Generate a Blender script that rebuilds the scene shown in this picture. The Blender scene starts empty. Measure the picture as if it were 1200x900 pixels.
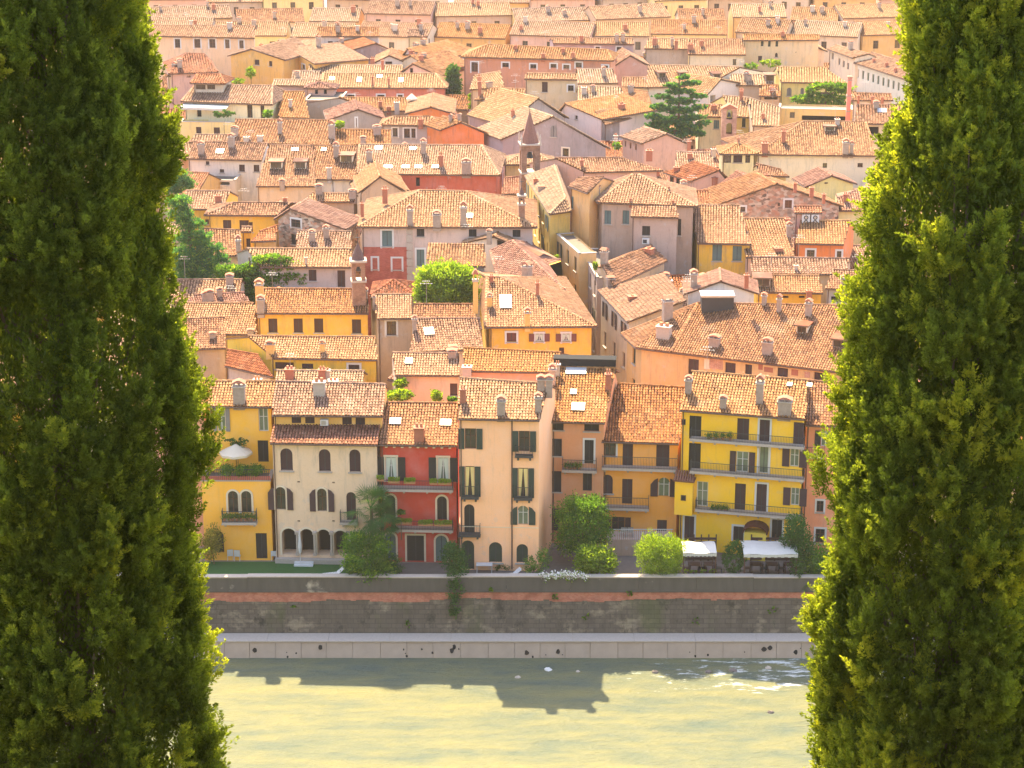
import bpy, math, random
import numpy as np
from mathutils import Vector as V
R = math.radians
rnd = random.Random(11)
nr = np.random.default_rng(5)
C = bpy.context.scene.collection
scene = bpy.context.scene
# ------------------------------------------------------------------ camera: 68.5 m above the riverside gardens, looking 17.5 deg down
CAMZ, PITCH, FPX = 68.5, R(17.5), 2500.0
CAM = V((0, 0, CAMZ))
FW = V((0, math.cos(PITCH), -math.sin(PITCH))); UP = V((0, math.sin(PITCH), math.cos(PITCH))); RT = V((1, 0, 0))
class Abs(tuple): pass
def A(x, y): return Abs((x, y))
CROPS = dict(F1=(230, 420, 3.216), F2=(430, 400, 3.0), F3=(640, 400, 3.0), F4=(230, 640, 3.243), F5=(600, 620, 3.077),
             M1=(190, 190, 3.744), M2=(400, 200, 3.75), M3=(580, 110, 4.093), M4=(690, 220, 3.75),
             T1=(190, 40, 3.871), T2=(470, 40, 3.871), T3=(760, 40, 3.871), P=(0, 0, 1.0),
             D1=(240, 500, 5.0), D2=(380, 560, 6.667), D3=(540, 560, 6.667), D4=(700, 560, 4.615))
def px(c, p):
    if isinstance(p, Abs): return p
    x0, y0, s = CROPS[c]
    return (x0 + p[0] / s, y0 + p[1] / s)
def ray(p):
    d = FW * FPX + RT * (p[0] - 600) + UP * (450 - p[1])
    return d.normalized()
def onz(p, z):
    d = ray(p); return CAM + d * ((z - CAMZ) / d.z)
def ony(p, y):
    d = ray(p); return CAM + d * (y / d.y)
def onplane(p, o, n):
    d = ray(p); return CAM + d * ((o - CAM).dot(n) / d.dot(n))
def sc_at(pt): return FPX / (pt - CAM).dot(FW)      # pixels per metre there

# ------------------------------------------------------------------ materials
MATS = {}
def nodes(name):
    m = bpy.data.materials.new(name); m.use_nodes = True
    nt = m.node_tree; b = nt.nodes['Principled BSDF']
    b.inputs['Specular IOR Level'].default_value = 0.3
    return m, nt, b
def N(nt, t, **kw):
    n = nt.nodes.new(t)
    for k, v in kw.items():
        if k.startswith('i_'): n.inputs[k[2:].replace('_', ' ')].default_value = v
        else: setattr(n, k, v)
    return n
def ramp(nt, fac, stops, interp='LINEAR'):
    r = nt.nodes.new('ShaderNodeValToRGB'); r.color_ramp.interpolation = interp
    e = r.color_ramp.elements
    while len(e) < len(stops): e.new(0.5)
    for k, (p, c) in enumerate(stops):
        e[k].position = p; e[k].color = (*c, 1) if len(c) == 3 else c
    nt.links.new(fac, r.inputs[0]); return r.outputs[0]
def mix(nt, a, b, fac, mode='MIX'):
    m = nt.nodes.new('ShaderNodeMix'); m.data_type = 'RGBA'; m.blend_type = mode
    for s, v in ((m.inputs[6], a), (m.inputs[7], b), (m.inputs[0], fac)):
        if hasattr(v, 'is_output'): nt.links.new(v, s)
        elif isinstance(v, (tuple, list)): s.default_value = (*v, 1) if len(v) == 3 else v
        else: s.default_value = v
    return m.outputs[2]
def noise(nt, scale, detail=4, vec=None, rough=0.6, sc=None):
    n = N(nt, 'ShaderNodeTexNoise'); n.inputs['Scale'].default_value = scale
    n.inputs['Detail'].default_value = detail; n.inputs['Roughness'].default_value = rough
    if vec is None:
        vec = N(nt, 'ShaderNodeNewGeometry').outputs['Position']
    if sc:
        mp = N(nt, 'ShaderNodeMapping'); mp.inputs['Scale'].default_value = sc
        nt.links.new(vec, mp.inputs[0]); vec = mp.outputs[0]
    nt.links.new(vec, n.inputs['Vector']); return n.outputs['Fac']
def bump(nt, b, h, dist, st=0.6):
    bp = N(nt, 'ShaderNodeBump'); bp.inputs['Strength'].default_value = st; bp.inputs['Distance'].default_value = dist
    nt.links.new(h, bp.inputs['Height']); nt.links.new(bp.outputs[0], b.inputs['Normal'])
def mul(c, k): return tuple(min(1, x * k) for x in c)
def plaster(col, dirt=0.5):
    key = ('pl',) + tuple(round(x, 3) for x in col) + (dirt,)
    if key in MATS: return MATS[key]
    m, nt, b = nodes('plaster'); b.inputs['Roughness'].default_value = 0.9
    g = sum(col) / 3
    pale = tuple(x * 0.88 + 0.09 for x in col); dark = tuple((x * 0.6 + g * 0.4) * 0.55 for x in col)
    n1 = noise(nt, 0.55, 6); n2 = noise(nt, 1.6, 7, rough=0.7, sc=(1, 1, 0.22)); n3 = noise(nt, 6, 5)
    c = mix(nt, col, pale, ramp(nt, n1, [(0.45, (0, 0, 0)), (0.8, (1, 1, 1))]))
    c = mix(nt, c, dark, ramp(nt, n2, [(0.62 - 0.12 * dirt, (0, 0, 0)), (0.86 - 0.08 * dirt, (dirt,) * 3)]))
    c = mix(nt, c, mul(col, 0.8), ramp(nt, n3, [(0.5, (0, 0, 0)), (0.75, (0.35 * dirt + .1,) * 3)]))
    n4 = noise(nt, 1.0, 8, rough=.72, sc=(3.2, 3.2, .16)); c = mix(nt, c, tuple((x * .5 + g * .5) * .5 for x in col), ramp(nt, n4, [(.56, (0, 0, 0)), (.74, (.5 * dirt + .06,) * 3)]))
    n5 = noise(nt, .8, 9, rough=.62); c = mix(nt, c, tuple(x * .35 + .28 for x in col), ramp(nt, n5, [(.63, (0, 0, 0)), (.645, (.5 * dirt,) * 3)]))
    nt.links.new(c, b.inputs['Base Color']); bump(nt, b, n3, 0.03, 0.5)
    MATS[key] = m; return m
def tilemat(key, stops, pan=False):
    m, nt, b = nodes('roof_tile'); b.inputs['Roughness'].default_value = 0.85; b.inputs['Specular IOR Level'].default_value = 0.15
    uv = N(nt, 'ShaderNodeUVMap').outputs[0]
    sp = N(nt, 'ShaderNodeSeparateXYZ'); nt.links.new(uv, sp.inputs[0])
    n = noise(nt, 0.7, 5); oi = N(nt, 'ShaderNodeObjectInfo').outputs['Random']
    if pan:
        c = ramp(nt, noise(nt, 5, 4), stops)
    else:
        f = N(nt, 'ShaderNodeMath', operation='MULTIPLY_ADD'); nt.links.new(n, f.inputs[0]); f.inputs[1].default_value = 0.55
        o = N(nt, 'ShaderNodeMath', operation='MULTIPLY_ADD'); nt.links.new(oi, o.inputs[0]); o.inputs[1].default_value = 0.34; o.inputs[2].default_value = -0.29
        nt.links.new(o.outputs[0], f.inputs[2])
        a = N(nt, 'ShaderNodeMath', operation='ADD'); sq = N(nt, 'ShaderNodeMath', operation='MULTIPLY'); nt.links.new(sp.outputs[0], sq.inputs[0]); sq.inputs[1].default_value = .6; nt.links.new(sq.outputs[0], a.inputs[0]); nt.links.new(f.outputs[0], a.inputs[1])
        c = ramp(nt, a.outputs[0], stops)
        # lichen and soot lie in patches over the tiles
        c = mix(nt, c, (0.2, 0.14, 0.085), ramp(nt, noise(nt, 2.3, 6, rough=0.75), [(0.6, (0, 0, 0)), (0.74, (0.7,) * 3)]))
    if not pan:
        c = mix(nt, c, (.42, .28, .17), ramp(nt, noise(nt, .45, 4, rough=.6), [(.57, (0, 0, 0)), (.70, (.32,) * 3)]))
        c = mix(nt, c, (.12, .06, .035), ramp(nt, noise(nt, .9, 6, rough=.75, sc=(1, .5, 1)), [(.6, (0, 0, 0)), (.74, (.42,) * 3)]))
        hs = N(nt, 'ShaderNodeHueSaturation'); r1 = N(nt, 'ShaderNodeMapRange'); nt.links.new(oi, r1.inputs[0]); r1.inputs[3].default_value = .4955; r1.inputs[4].default_value = .5045
        wn = N(nt, 'ShaderNodeTexWhiteNoise', noise_dimensions='1D'); nt.links.new(oi, wn.inputs['W']); r2 = N(nt, 'ShaderNodeMapRange'); nt.links.new(wn.outputs[0], r2.inputs[0]); r2.inputs[3].default_value = .72; r2.inputs[4].default_value = 1.02
        nt.links.new(r1.outputs[0], hs.inputs['Hue']); nt.links.new(r2.outputs[0], hs.inputs['Saturation']); nt.links.new(c, hs.inputs['Color']); c = hs.outputs[0]
    nt.links.new(c, b.inputs['Base Color'])
    bump(nt, b, noise(nt, 14, 3), 0.02, 0.5)
    MATS[key] = m; return m
tilemat('tile', [(0, (0.089, 0.036, 0.012)), (.14, (0.158, 0.063, 0.022)), (.4, (0.248, 0.104, 0.034)), (.62, (0.295, 0.132, 0.045)), (.85, (0.336, 0.162, 0.060)), (1, (0.398, 0.220, 0.091))])
tilemat('tilered', [(0, (0.078, 0.024, 0.008)), (.2, (0.170, 0.051, 0.020)), (.5, (0.249, 0.083, 0.030)), (.8, (0.300, 0.118, 0.048)), (1, (0.360, 0.197, 0.086))])
tilemat('tilepale', [(0, (0.126, 0.060, 0.028)), (.2, (0.227, 0.115, 0.051)), (.5, (0.301, 0.164, 0.075)), (.8, (0.352, 0.207, 0.098)), (1, (0.402, 0.267, 0.141))])
tilemat('pan', [(.3, (0.063, 0.032, 0.017)), (.7, (0.154, 0.077, 0.042))], True)
def simple(key, col, rough=0.7, var=0.25, scale=3, metal=0, bumpd=0.0, spec=0.3):
    m, nt, b = nodes(key); b.inputs['Roughness'].default_value = rough; b.inputs['Metallic'].default_value = metal
    b.inputs['Specular IOR Level'].default_value = spec
    n = noise(nt, scale, 5)
    c = mix(nt, mul(col, 1 - var), mul(col, 1 + var), n); nt.links.new(c, b.inputs['Base Color'])
    if bumpd: bump(nt, b, n, bumpd)
    MATS[key] = m; return m
simple('trim', (.68, .56, .4), .8, .12); simple('wood', (.10, .05, .028)); simple('gutter', (.13, .075, .05), .5); simple('stone', (.42, .35, .28), .85, .2, 5)
simple('white', (.6, .58, .54), .6, .06); simple('cream', (.72, .6, .42), .8, .12); simple('metal', (.05, .05, .05), .5)
simple('darkpanel', (.035, .04, .045), .45, .2); simple('palemetal', (.38, .37, .35), .4, .1, 3, .6)
simple('chim', (.33, .25, .19), .9, .35, 4); simple('chimred', (.34, .13, .075), .9, .3, 5); simple('chimyel', (.68, .4, .12), .9, .2, 5)
simple('interior', (.02, .018, .016), .9); simple('bark', (.13, .085, .05), .9, .4, 8, bumpd=.02)
simple('curtain', (.55, .6, .5), .9, .1); simple('yellowcurtain', (.8, .62, .25), .9, .1)
simple('canvas', (.6, .5, .36), .8, .05); simple('terracotta', (.45, .2, .1), .8, .2)
simple('awning', (.5, .48, .43), .8, .08); simple('flowerpink', (.5, .14, .2), .7, .3); simple('flowerwhite', (.8, .76, .7), .7, .1)
simple('skyglass', (.26, .28, .29), .25, .05); simple('paving', (.15, .12, .095), .9, .25, 1.5)
def slat(key, col, horizontal=True):
    m, nt, b = nodes(key); b.inputs['Roughness'].default_value = 0.65
    pos = N(nt, 'ShaderNodeNewGeometry').outputs['Position']
    w = N(nt, 'ShaderNodeTexWave', wave_type='BANDS', bands_direction='Z' if horizontal else 'X'); w.inputs['Scale'].default_value = 3.2
    nt.links.new(pos, w.inputs[0])
    n = noise(nt, 1.2, 4)
    c = mix(nt, mul(col, .55), mul(col, 1.25), w.outputs['Fac']); c = mix(nt, c, mul(col, .6), n)
    nt.links.new(c, b.inputs['Base Color']); bump(nt, b, w.outputs['Fac'], 0.02)
    MATS[key] = m
slat('sh_brown', (.10, .05, .04)); slat('sh_dark', (.04, .035, .03)); slat('sh_green', (.05, .07, .05)); slat('sh_blue', (.16, .24, .23)); slat('sh_plum', (.085, .045, .045))
slat('sh_sage', (.2, .26, .18)); slat('sh_grey', (.3, .27, .24)); slat('sh_red', (.22, .07, .05))
def glassmat(key, col, rough=.08):
    m, nt, b = nodes(key); b.inputs['Roughness'].default_value = rough; b.inputs['Specular IOR Level'].default_value = .6
    c = mix(nt, mul(col, .5), mul(col, 1.4), noise(nt, .9, 2)); nt.links.new(c, b.inputs['Base Color']); MATS[key] = m
glassmat('glass', (.035, .035, .03)); glassmat('glassgreen', (.16, .2, .13), .2); glassmat('glasspale', (.3, .33, .3), .2)
def rubble(key, cols, scale=2.2):
    m, nt, b = nodes(key); b.inputs['Roughness'].default_value = .95
    pos = N(nt, 'ShaderNodeNewGeometry').outputs['Position']
    v = N(nt, 'ShaderNodeTexVoronoi'); v.inputs['Scale'].default_value = scale
    mp = N(nt, 'ShaderNodeMapping'); mp.inputs['Scale'].default_value = (1, 1, 1.6); nt.links.new(pos, mp.inputs[0]); nt.links.new(mp.outputs[0], v.inputs['Vector'])
    s = N(nt, 'ShaderNodeSeparateColor'); nt.links.new(v.outputs['Color'], s.inputs[0])
    c = ramp(nt, s.outputs[0], [(i / (len(cols) - 1), k) for i, k in enumerate(cols)])
    c = mix(nt, c, (.5, .4, .3), ramp(nt, noise(nt, .8, 5), [(.5, (0, 0, 0)), (.65, (.7,) * 3)]))
    nt.links.new(c, b.inputs['Base Color']); bump(nt, b, v.outputs['Distance'], .06)
    MATS[key] = m
rubble('rubble', [(.12, .085, .065), (.33, .22, .15), (.42, .2, .12), (.5, .4, .3), (.22, .16, .12)])
def brick(key, a, b_, mort):
    m, nt, b = nodes(key); b.inputs['Roughness'].default_value = .9
    tc = N(nt, 'ShaderNodeNewGeometry'); sp = N(nt, 'ShaderNodeSeparateXYZ'); nt.links.new(tc.outputs['Position'], sp.inputs[0])
    ad = N(nt, 'ShaderNodeMath', operation='ADD'); nt.links.new(sp.outputs[0], ad.inputs[0]); nt.links.new(sp.outputs[1], ad.inputs[1])
    cb = N(nt, 'ShaderNodeCombineXYZ'); nt.links.new(ad.outputs[0], cb.inputs[0]); nt.links.new(sp.outputs[2], cb.inputs[1])
    t = N(nt, 'ShaderNodeTexBrick'); t.inputs['Scale'].default_value = 2.2; t.inputs['Color1'].default_value = (*a, 1); t.inputs['Color2'].default_value = (*b_, 1); t.inputs['Mortar'].default_value = (*mort, 1)
    nt.links.new(cb.outputs[0], t.inputs['Vector'])
    c = mix(nt, t.outputs['Color'], mul(a, .45), ramp(nt, noise(nt, 1.1, 6), [(.45, (0, 0, 0)), (.75, (.8,) * 3)]))
    nt.links.new(c, b.inputs['Base Color']); MATS[key] = m
brick('brick', (.42, .19, .12), (.52, .27, .17), (.5, .4, .32))
def leafmat(key, dark, light, trans=.35, yellow=None):
    m, nt, b = nodes(key); nt.nodes.remove(b)
    uv = N(nt, 'ShaderNodeUVMap').outputs[0]; sp = N(nt, 'ShaderNodeSeparateXYZ'); nt.links.new(uv, sp.inputs[0])
    st = [(0, dark), (.6, light)] + ([(1, yellow)] if yellow else [])
    c = ramp(nt, sp.outputs[0], st)
    d = N(nt, 'ShaderNodeBsdfDiffuse'); t = N(nt, 'ShaderNodeBsdfTranslucent'); mx = N(nt, 'ShaderNodeMixShader'); mx.inputs[0].default_value = trans
    nt.links.new(c, d.inputs[0]); c2 = mix(nt, c, (1.0, 1.0, .28), 1.0, 'MULTIPLY'); 
    c2 = mix(nt, c2, (2.2, 2.2, 2.2), 1.0, 'MULTIPLY')
    nt.links.new(c2, t.inputs[0]); nt.links.new(d.outputs[0], mx.inputs[1]); nt.links.new(t.outputs[0], mx.inputs[2])
    nt.links.new(mx.outputs[0], nt.nodes['Material Output'].inputs[0]); MATS[key] = m
leafmat('cyp', (.056, .072, .015), (.15, .185, .032), .5, (.30, .30, .035))
leafmat('leafdark', (.025, .065, .022), (.065, .14, .035), .35)
leafmat('leafmid', (.04, .095, .018), (.11, .21, .03), .45, (.25, .33, .035))
leafmat('leaflight', (.08, .14, .015), (.19, .27, .03), .45, (.30, .36, .04))
leafmat('leafcedar', (.035, .10, .05), (.08, .19, .065), .4, (.22, .36, .06))
leafmat('leafautumn', (.12, .11, .02), (.3, .26, .05), .35)

# ------------------------------------------------------------------ mesh builder
class MB:
    def __init__(s): s.v = []; s.f = []; s.m = []; s.mats = []
    def mi(s, mat):
        mm = MATS[mat] if isinstance(mat, str) else mat
        if mm not in s.mats: s.mats.append(mm)
        return s.mats.index(mm)
    def face(s, pts, mat):
        k = len(s.v); s.v += [tuple(p) for p in pts]; s.f.append(tuple(range(k, k + len(pts)))); s.m.append(s.mi(mat))
    def hexa(s, b, t, mat):          # bottom and top rings
        k = len(s.v); n = len(b); s.v += [tuple(p) for p in b] + [tuple(p) for p in t]; i = s.mi(mat)
        fs = [tuple(k + j for j in reversed(range(n))), tuple(k + n + j for j in range(n))]
        fs += [(k + j, k + (j + 1) % n, k + n + (j + 1) % n, k + n + j) for j in range(n)]
        s.f += fs; s.m += [i] * len(fs)
    def box(s, o, ux, uy, x0, x1, y0, y1, z0, z1, mat):   # in the frame o, ux, uy, z
        q = lambda x, y, z: o + ux * x + uy * y + V((0, 0, z))
        s.hexa([q(x0, y0, z0), q(x1, y0, z0), q(x1, y1, z0), q(x0, y1, z0)], [q(x0, y0, z1), q(x1, y0, z1), q(x1, y1, z1), q(x0, y1, z1)], mat)
    def tube(s, a, b, r0, r1, mat, n=6):
        a = V(a); b = V(b); d = (b - a).normalized(); x = d.orthogonal().normalized(); y = d.cross(x)
        c = [(math.cos(2 * math.pi * k / n), math.sin(2 * math.pi * k / n)) for k in range(n)]
        s.hexa([a + (x * p + y * q) * r0 for p, q in c], [b + (x * p + y * q) * r1 for p, q in c], mat)
    def build(s, name, **kw):
        me = bpy.data.meshes.new(name); me.from_pydata(s.v, [], s.f)
        for m in s.mats: me.materials.append(m)
        me.polygons.foreach_set('material_index', s.m); me.update()
        return link(name, me, **kw)
def link(name, me, label=None, cat=None, group=None, kind=None):
    o = bpy.data.objects.new(name, me); C.objects.link(o)
    return tag(o, label, cat, group, kind)
def tag(o, label=None, cat=None, group=None, kind=None):
    for k, v in (('label', label), ('category', cat), ('group', group), ('kind', kind)):
        if v: o[k] = v
    return o
def thing(name, label, cat, loc, group=None):
    o = bpy.data.objects.new(name, None); C.objects.link(o); o.location = loc; o.empty_display_size = .5
    return tag(o, label, cat, group)
def child(name, mb, parent):
    """a mesh in world coordinates under a root (or under a part of it)"""
    me = bpy.data.meshes.new(name); me.from_pydata(mb.v, [], mb.f)
    for m in mb.mats: me.materials.append(m)
    me.polygons.foreach_set('material_index', mb.m); me.update()
    return adopt(name, me, parent)
def adopt(name, me, parent):
    from mathutils import Matrix
    o = bpy.data.objects.new(name, me); C.objects.link(o); o.parent = parent
    if parent and parent.type == 'EMPTY': o.matrix_parent_inverse = Matrix.Translation(-parent.location)
    elif parent and parent.parent: o.matrix_parent_inverse = Matrix.Identity(4)
    return o
def raw_mesh(name, verts, quads, uv0, mats, midx=None):
    """numpy verts (n,3), faces (m,k) all the same size; uv0 one value per face"""
    me = bpy.data.meshes.new(name); k = quads.shape[1]; m = len(quads)
    me.vertices.add(len(verts)); me.vertices.foreach_set('co', np.ascontiguousarray(verts, dtype=np.float32).ravel())
    me.loops.add(m * k); me.loops.foreach_set('vertex_index', quads.astype(np.int32).ravel())
    me.polygons.add(m); me.polygons.foreach_set('loop_start', np.arange(0, m * k, k, dtype=np.int32))
    if midx is not None: me.polygons.foreach_set('material_index', midx.astype(np.int32))
    uvl = me.uv_layers.new(name='UVMap'); uv = np.zeros((m, k, 2), dtype=np.float32); uv[:, :, 0] = uv0[:, None]; uv[:, :, 1] = .5
    uvl.data.foreach_set('uv', uv.ravel())
    for mm in mats: me.materials.append(MATS[mm] if isinstance(mm, str) else mm)
    me.update(calc_edges=True); me.validate(); return me

# ------------------------------------------------------------------ curved roof tiles as real geometry
class Tiles:
    def __init__(s): s.a = []; s.n = 0
    def add(s, A_, B_, S, Nn, r0, r1):
        s.a.append((A_, B_, S, Nn, r0, r1))
    def plane(s, pts, p, L=.36):
        e0, e1 = pts[0], pts[1]; u = (e1 - e0).normalized(); n = None
        for q in pts[2:]:
            c = (e1 - e0).cross(q - e0)
            if c.length > 1e-4: n = c.normalized(); break
        if n is None: return
        if n.z < 0: n = -n
        v = n.cross(u)
        if v.z < 0: v = -v
        P2 = [((q - e0).dot(u), (q - e0).dot(v)) for q in pts]
        us = [q[0] for q in P2]; umin, umax = min(us), max(us)
        k = max(1, int(round((umax - umin) / p))); p = (umax - umin) / k
        ua, va, vb = [], [], []
        for i in range(k):
            uc = umin + (i + .5) * p; hits = []
            for j in range(len(P2)):
                (x0, y0), (x1, y1) = P2[j], P2[(j + 1) % len(P2)]
                if (x0 <= uc < x1) or (x1 <= uc < x0): hits.append(y0 + (y1 - y0) * (uc - x0) / (x1 - x0))
            if len(hits) < 2: continue
            lo, hi = min(hits), max(hits); lo -= .07 if lo < .01 else 0
            off = rnd.random() * .06
            r = math.floor(lo / L)
            while r * L < hi - .05:
                a = max(lo, r * L - off); b = min(hi, (r + 1) * L + .05)
                if b - a > .06: ua.append(uc); va.append(a); vb.append(b)
                r += 1
        if not ua: return
        m = len(ua); ua = np.array(ua) + nr.normal(0, .012, m); va = np.array(va) + nr.normal(0, .015, m); vb = np.array(vb)
        E = np.array(e0); U = np.array(u); W = np.array(v); NN = np.array(n)
        lift = np.abs(nr.normal(0, .008, m)) + .035
        A_ = E + ua[:, None] * U + va[:, None] * W + lift[:, None] * NN
        B_ = E + (ua + nr.normal(0, .008, m))[:, None] * U + vb[:, None] * W + .012 * NN
        s.add(A_, B_, np.tile(U, (m, 1)), np.tile(NN, (m, 1)), np.full(m, p * .40), np.full(m, p * .32))
    def ridge(s, a, b, r=.15, L=.45):
        d = b - a; n = max(1, int(d.length / L)); u = d.normalized(); S = u.cross(V((0, 0, 1))).normalized(); Nn = S.cross(u)
        if Nn.z < 0: Nn = -Nn
        t = np.arange(n)[:, None] / n
        A_ = np.array(a) + t * np.array(d) + np.array(Nn) * .05; B_ = A_ + np.array(d) / n * 1.08 + np.array(Nn) * -.02
        s.add(A_, B_, np.tile(np.array(S), (n, 1)), np.tile(np.array(Nn), (n, 1)), np.full(n, r), np.full(n, r * .88))
    def mesh(s, name, mat, base):
        """tile geometry joined with the roof's base slab (an MB)"""
        ang = np.radians([0, 50, 90, 130, 180]); ca, sa = np.cos(ang), np.sin(ang)
        vv, ff, uu = [], [], []; o = 0
        for (A_, B_, S, Nn, r0, r1) in s.a:
            m = len(A_)
            a = A_[:, None] + r0[:, None, None] * (ca[None, :, None] * S[:, None] + sa[None, :, None] * Nn[:, None] * .85)
            b = B_[:, None] + r1[:, None, None] * (ca[None, :, None] * S[:, None] + sa[None, :, None] * Nn[:, None] * .85)
            vv.append(np.concatenate([a, b], 1).reshape(-1, 3))
            i = o + np.arange(m)[:, None] * 10
            q = np.concatenate([np.concatenate([i + j, i + j + 1, i + j + 6, i + j + 5], 1)[:, None] for j in range(4)], 1)
            cap = np.concatenate([np.concatenate([i, i + 1, i + 2, i + 4], 1)[:, None], np.concatenate([i + 2, i + 3, i + 4, i + 2], 1)[:, None]], 1)[:, :1]
            cap2 = np.concatenate([i + 0, i + 1, i + 3, i + 4], 1)[:, None]
            ff.append(np.concatenate([q, cap2], 1).reshape(-1, 4))
            uu.append(np.repeat(nr.random(m), 5)); o += m * 10
        me = None
        bm_v = np.array(base.v, dtype=float).reshape(-1, 3)
        me = bpy.data.meshes.new(name)
        allv = np.concatenate(vv + [bm_v]) if vv else bm_v
        T = np.concatenate(ff) if ff else np.zeros((0, 4), int); tu = np.concatenate(uu) if uu else np.zeros(0)
        nl = T.size + sum(len(f) for f in base.f)
        me.vertices.add(len(allv)); me.vertices.foreach_set('co', allv.astype(np.float32).ravel())
        lv = list(T.ravel()) ; starts = list(range(0, T.size, 4)); mi = [0] * len(T); k = T.size
        for f, m in zip(base.f, base.m):
            starts.append(k); k += len(f); lv += [o + x for x in f]; mi.append(m + 1)
        me.loops.add(nl); me.loops.foreach_set('vertex_index', np.array(lv, dtype=np.int32))
        me.polygons.add(len(starts)); me.polygons.foreach_set('loop_start', np.array(starts, dtype=np.int32)); me.polygons.foreach_set('material_index', np.array(mi, dtype=np.int32))
        uvl = me.uv_layers.new(name='UVMap'); uv = np.full((nl, 2), .5, dtype=np.float32); uv[:T.size, 0] = np.repeat(tu, 4)
        uvl.data.foreach_set('uv', uv.ravel())
        me.materials.append(MATS[mat])
        for mm in base.mats: me.materials.append(mm)
        me.update(calc_edges=True); me.validate(); return me
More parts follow.
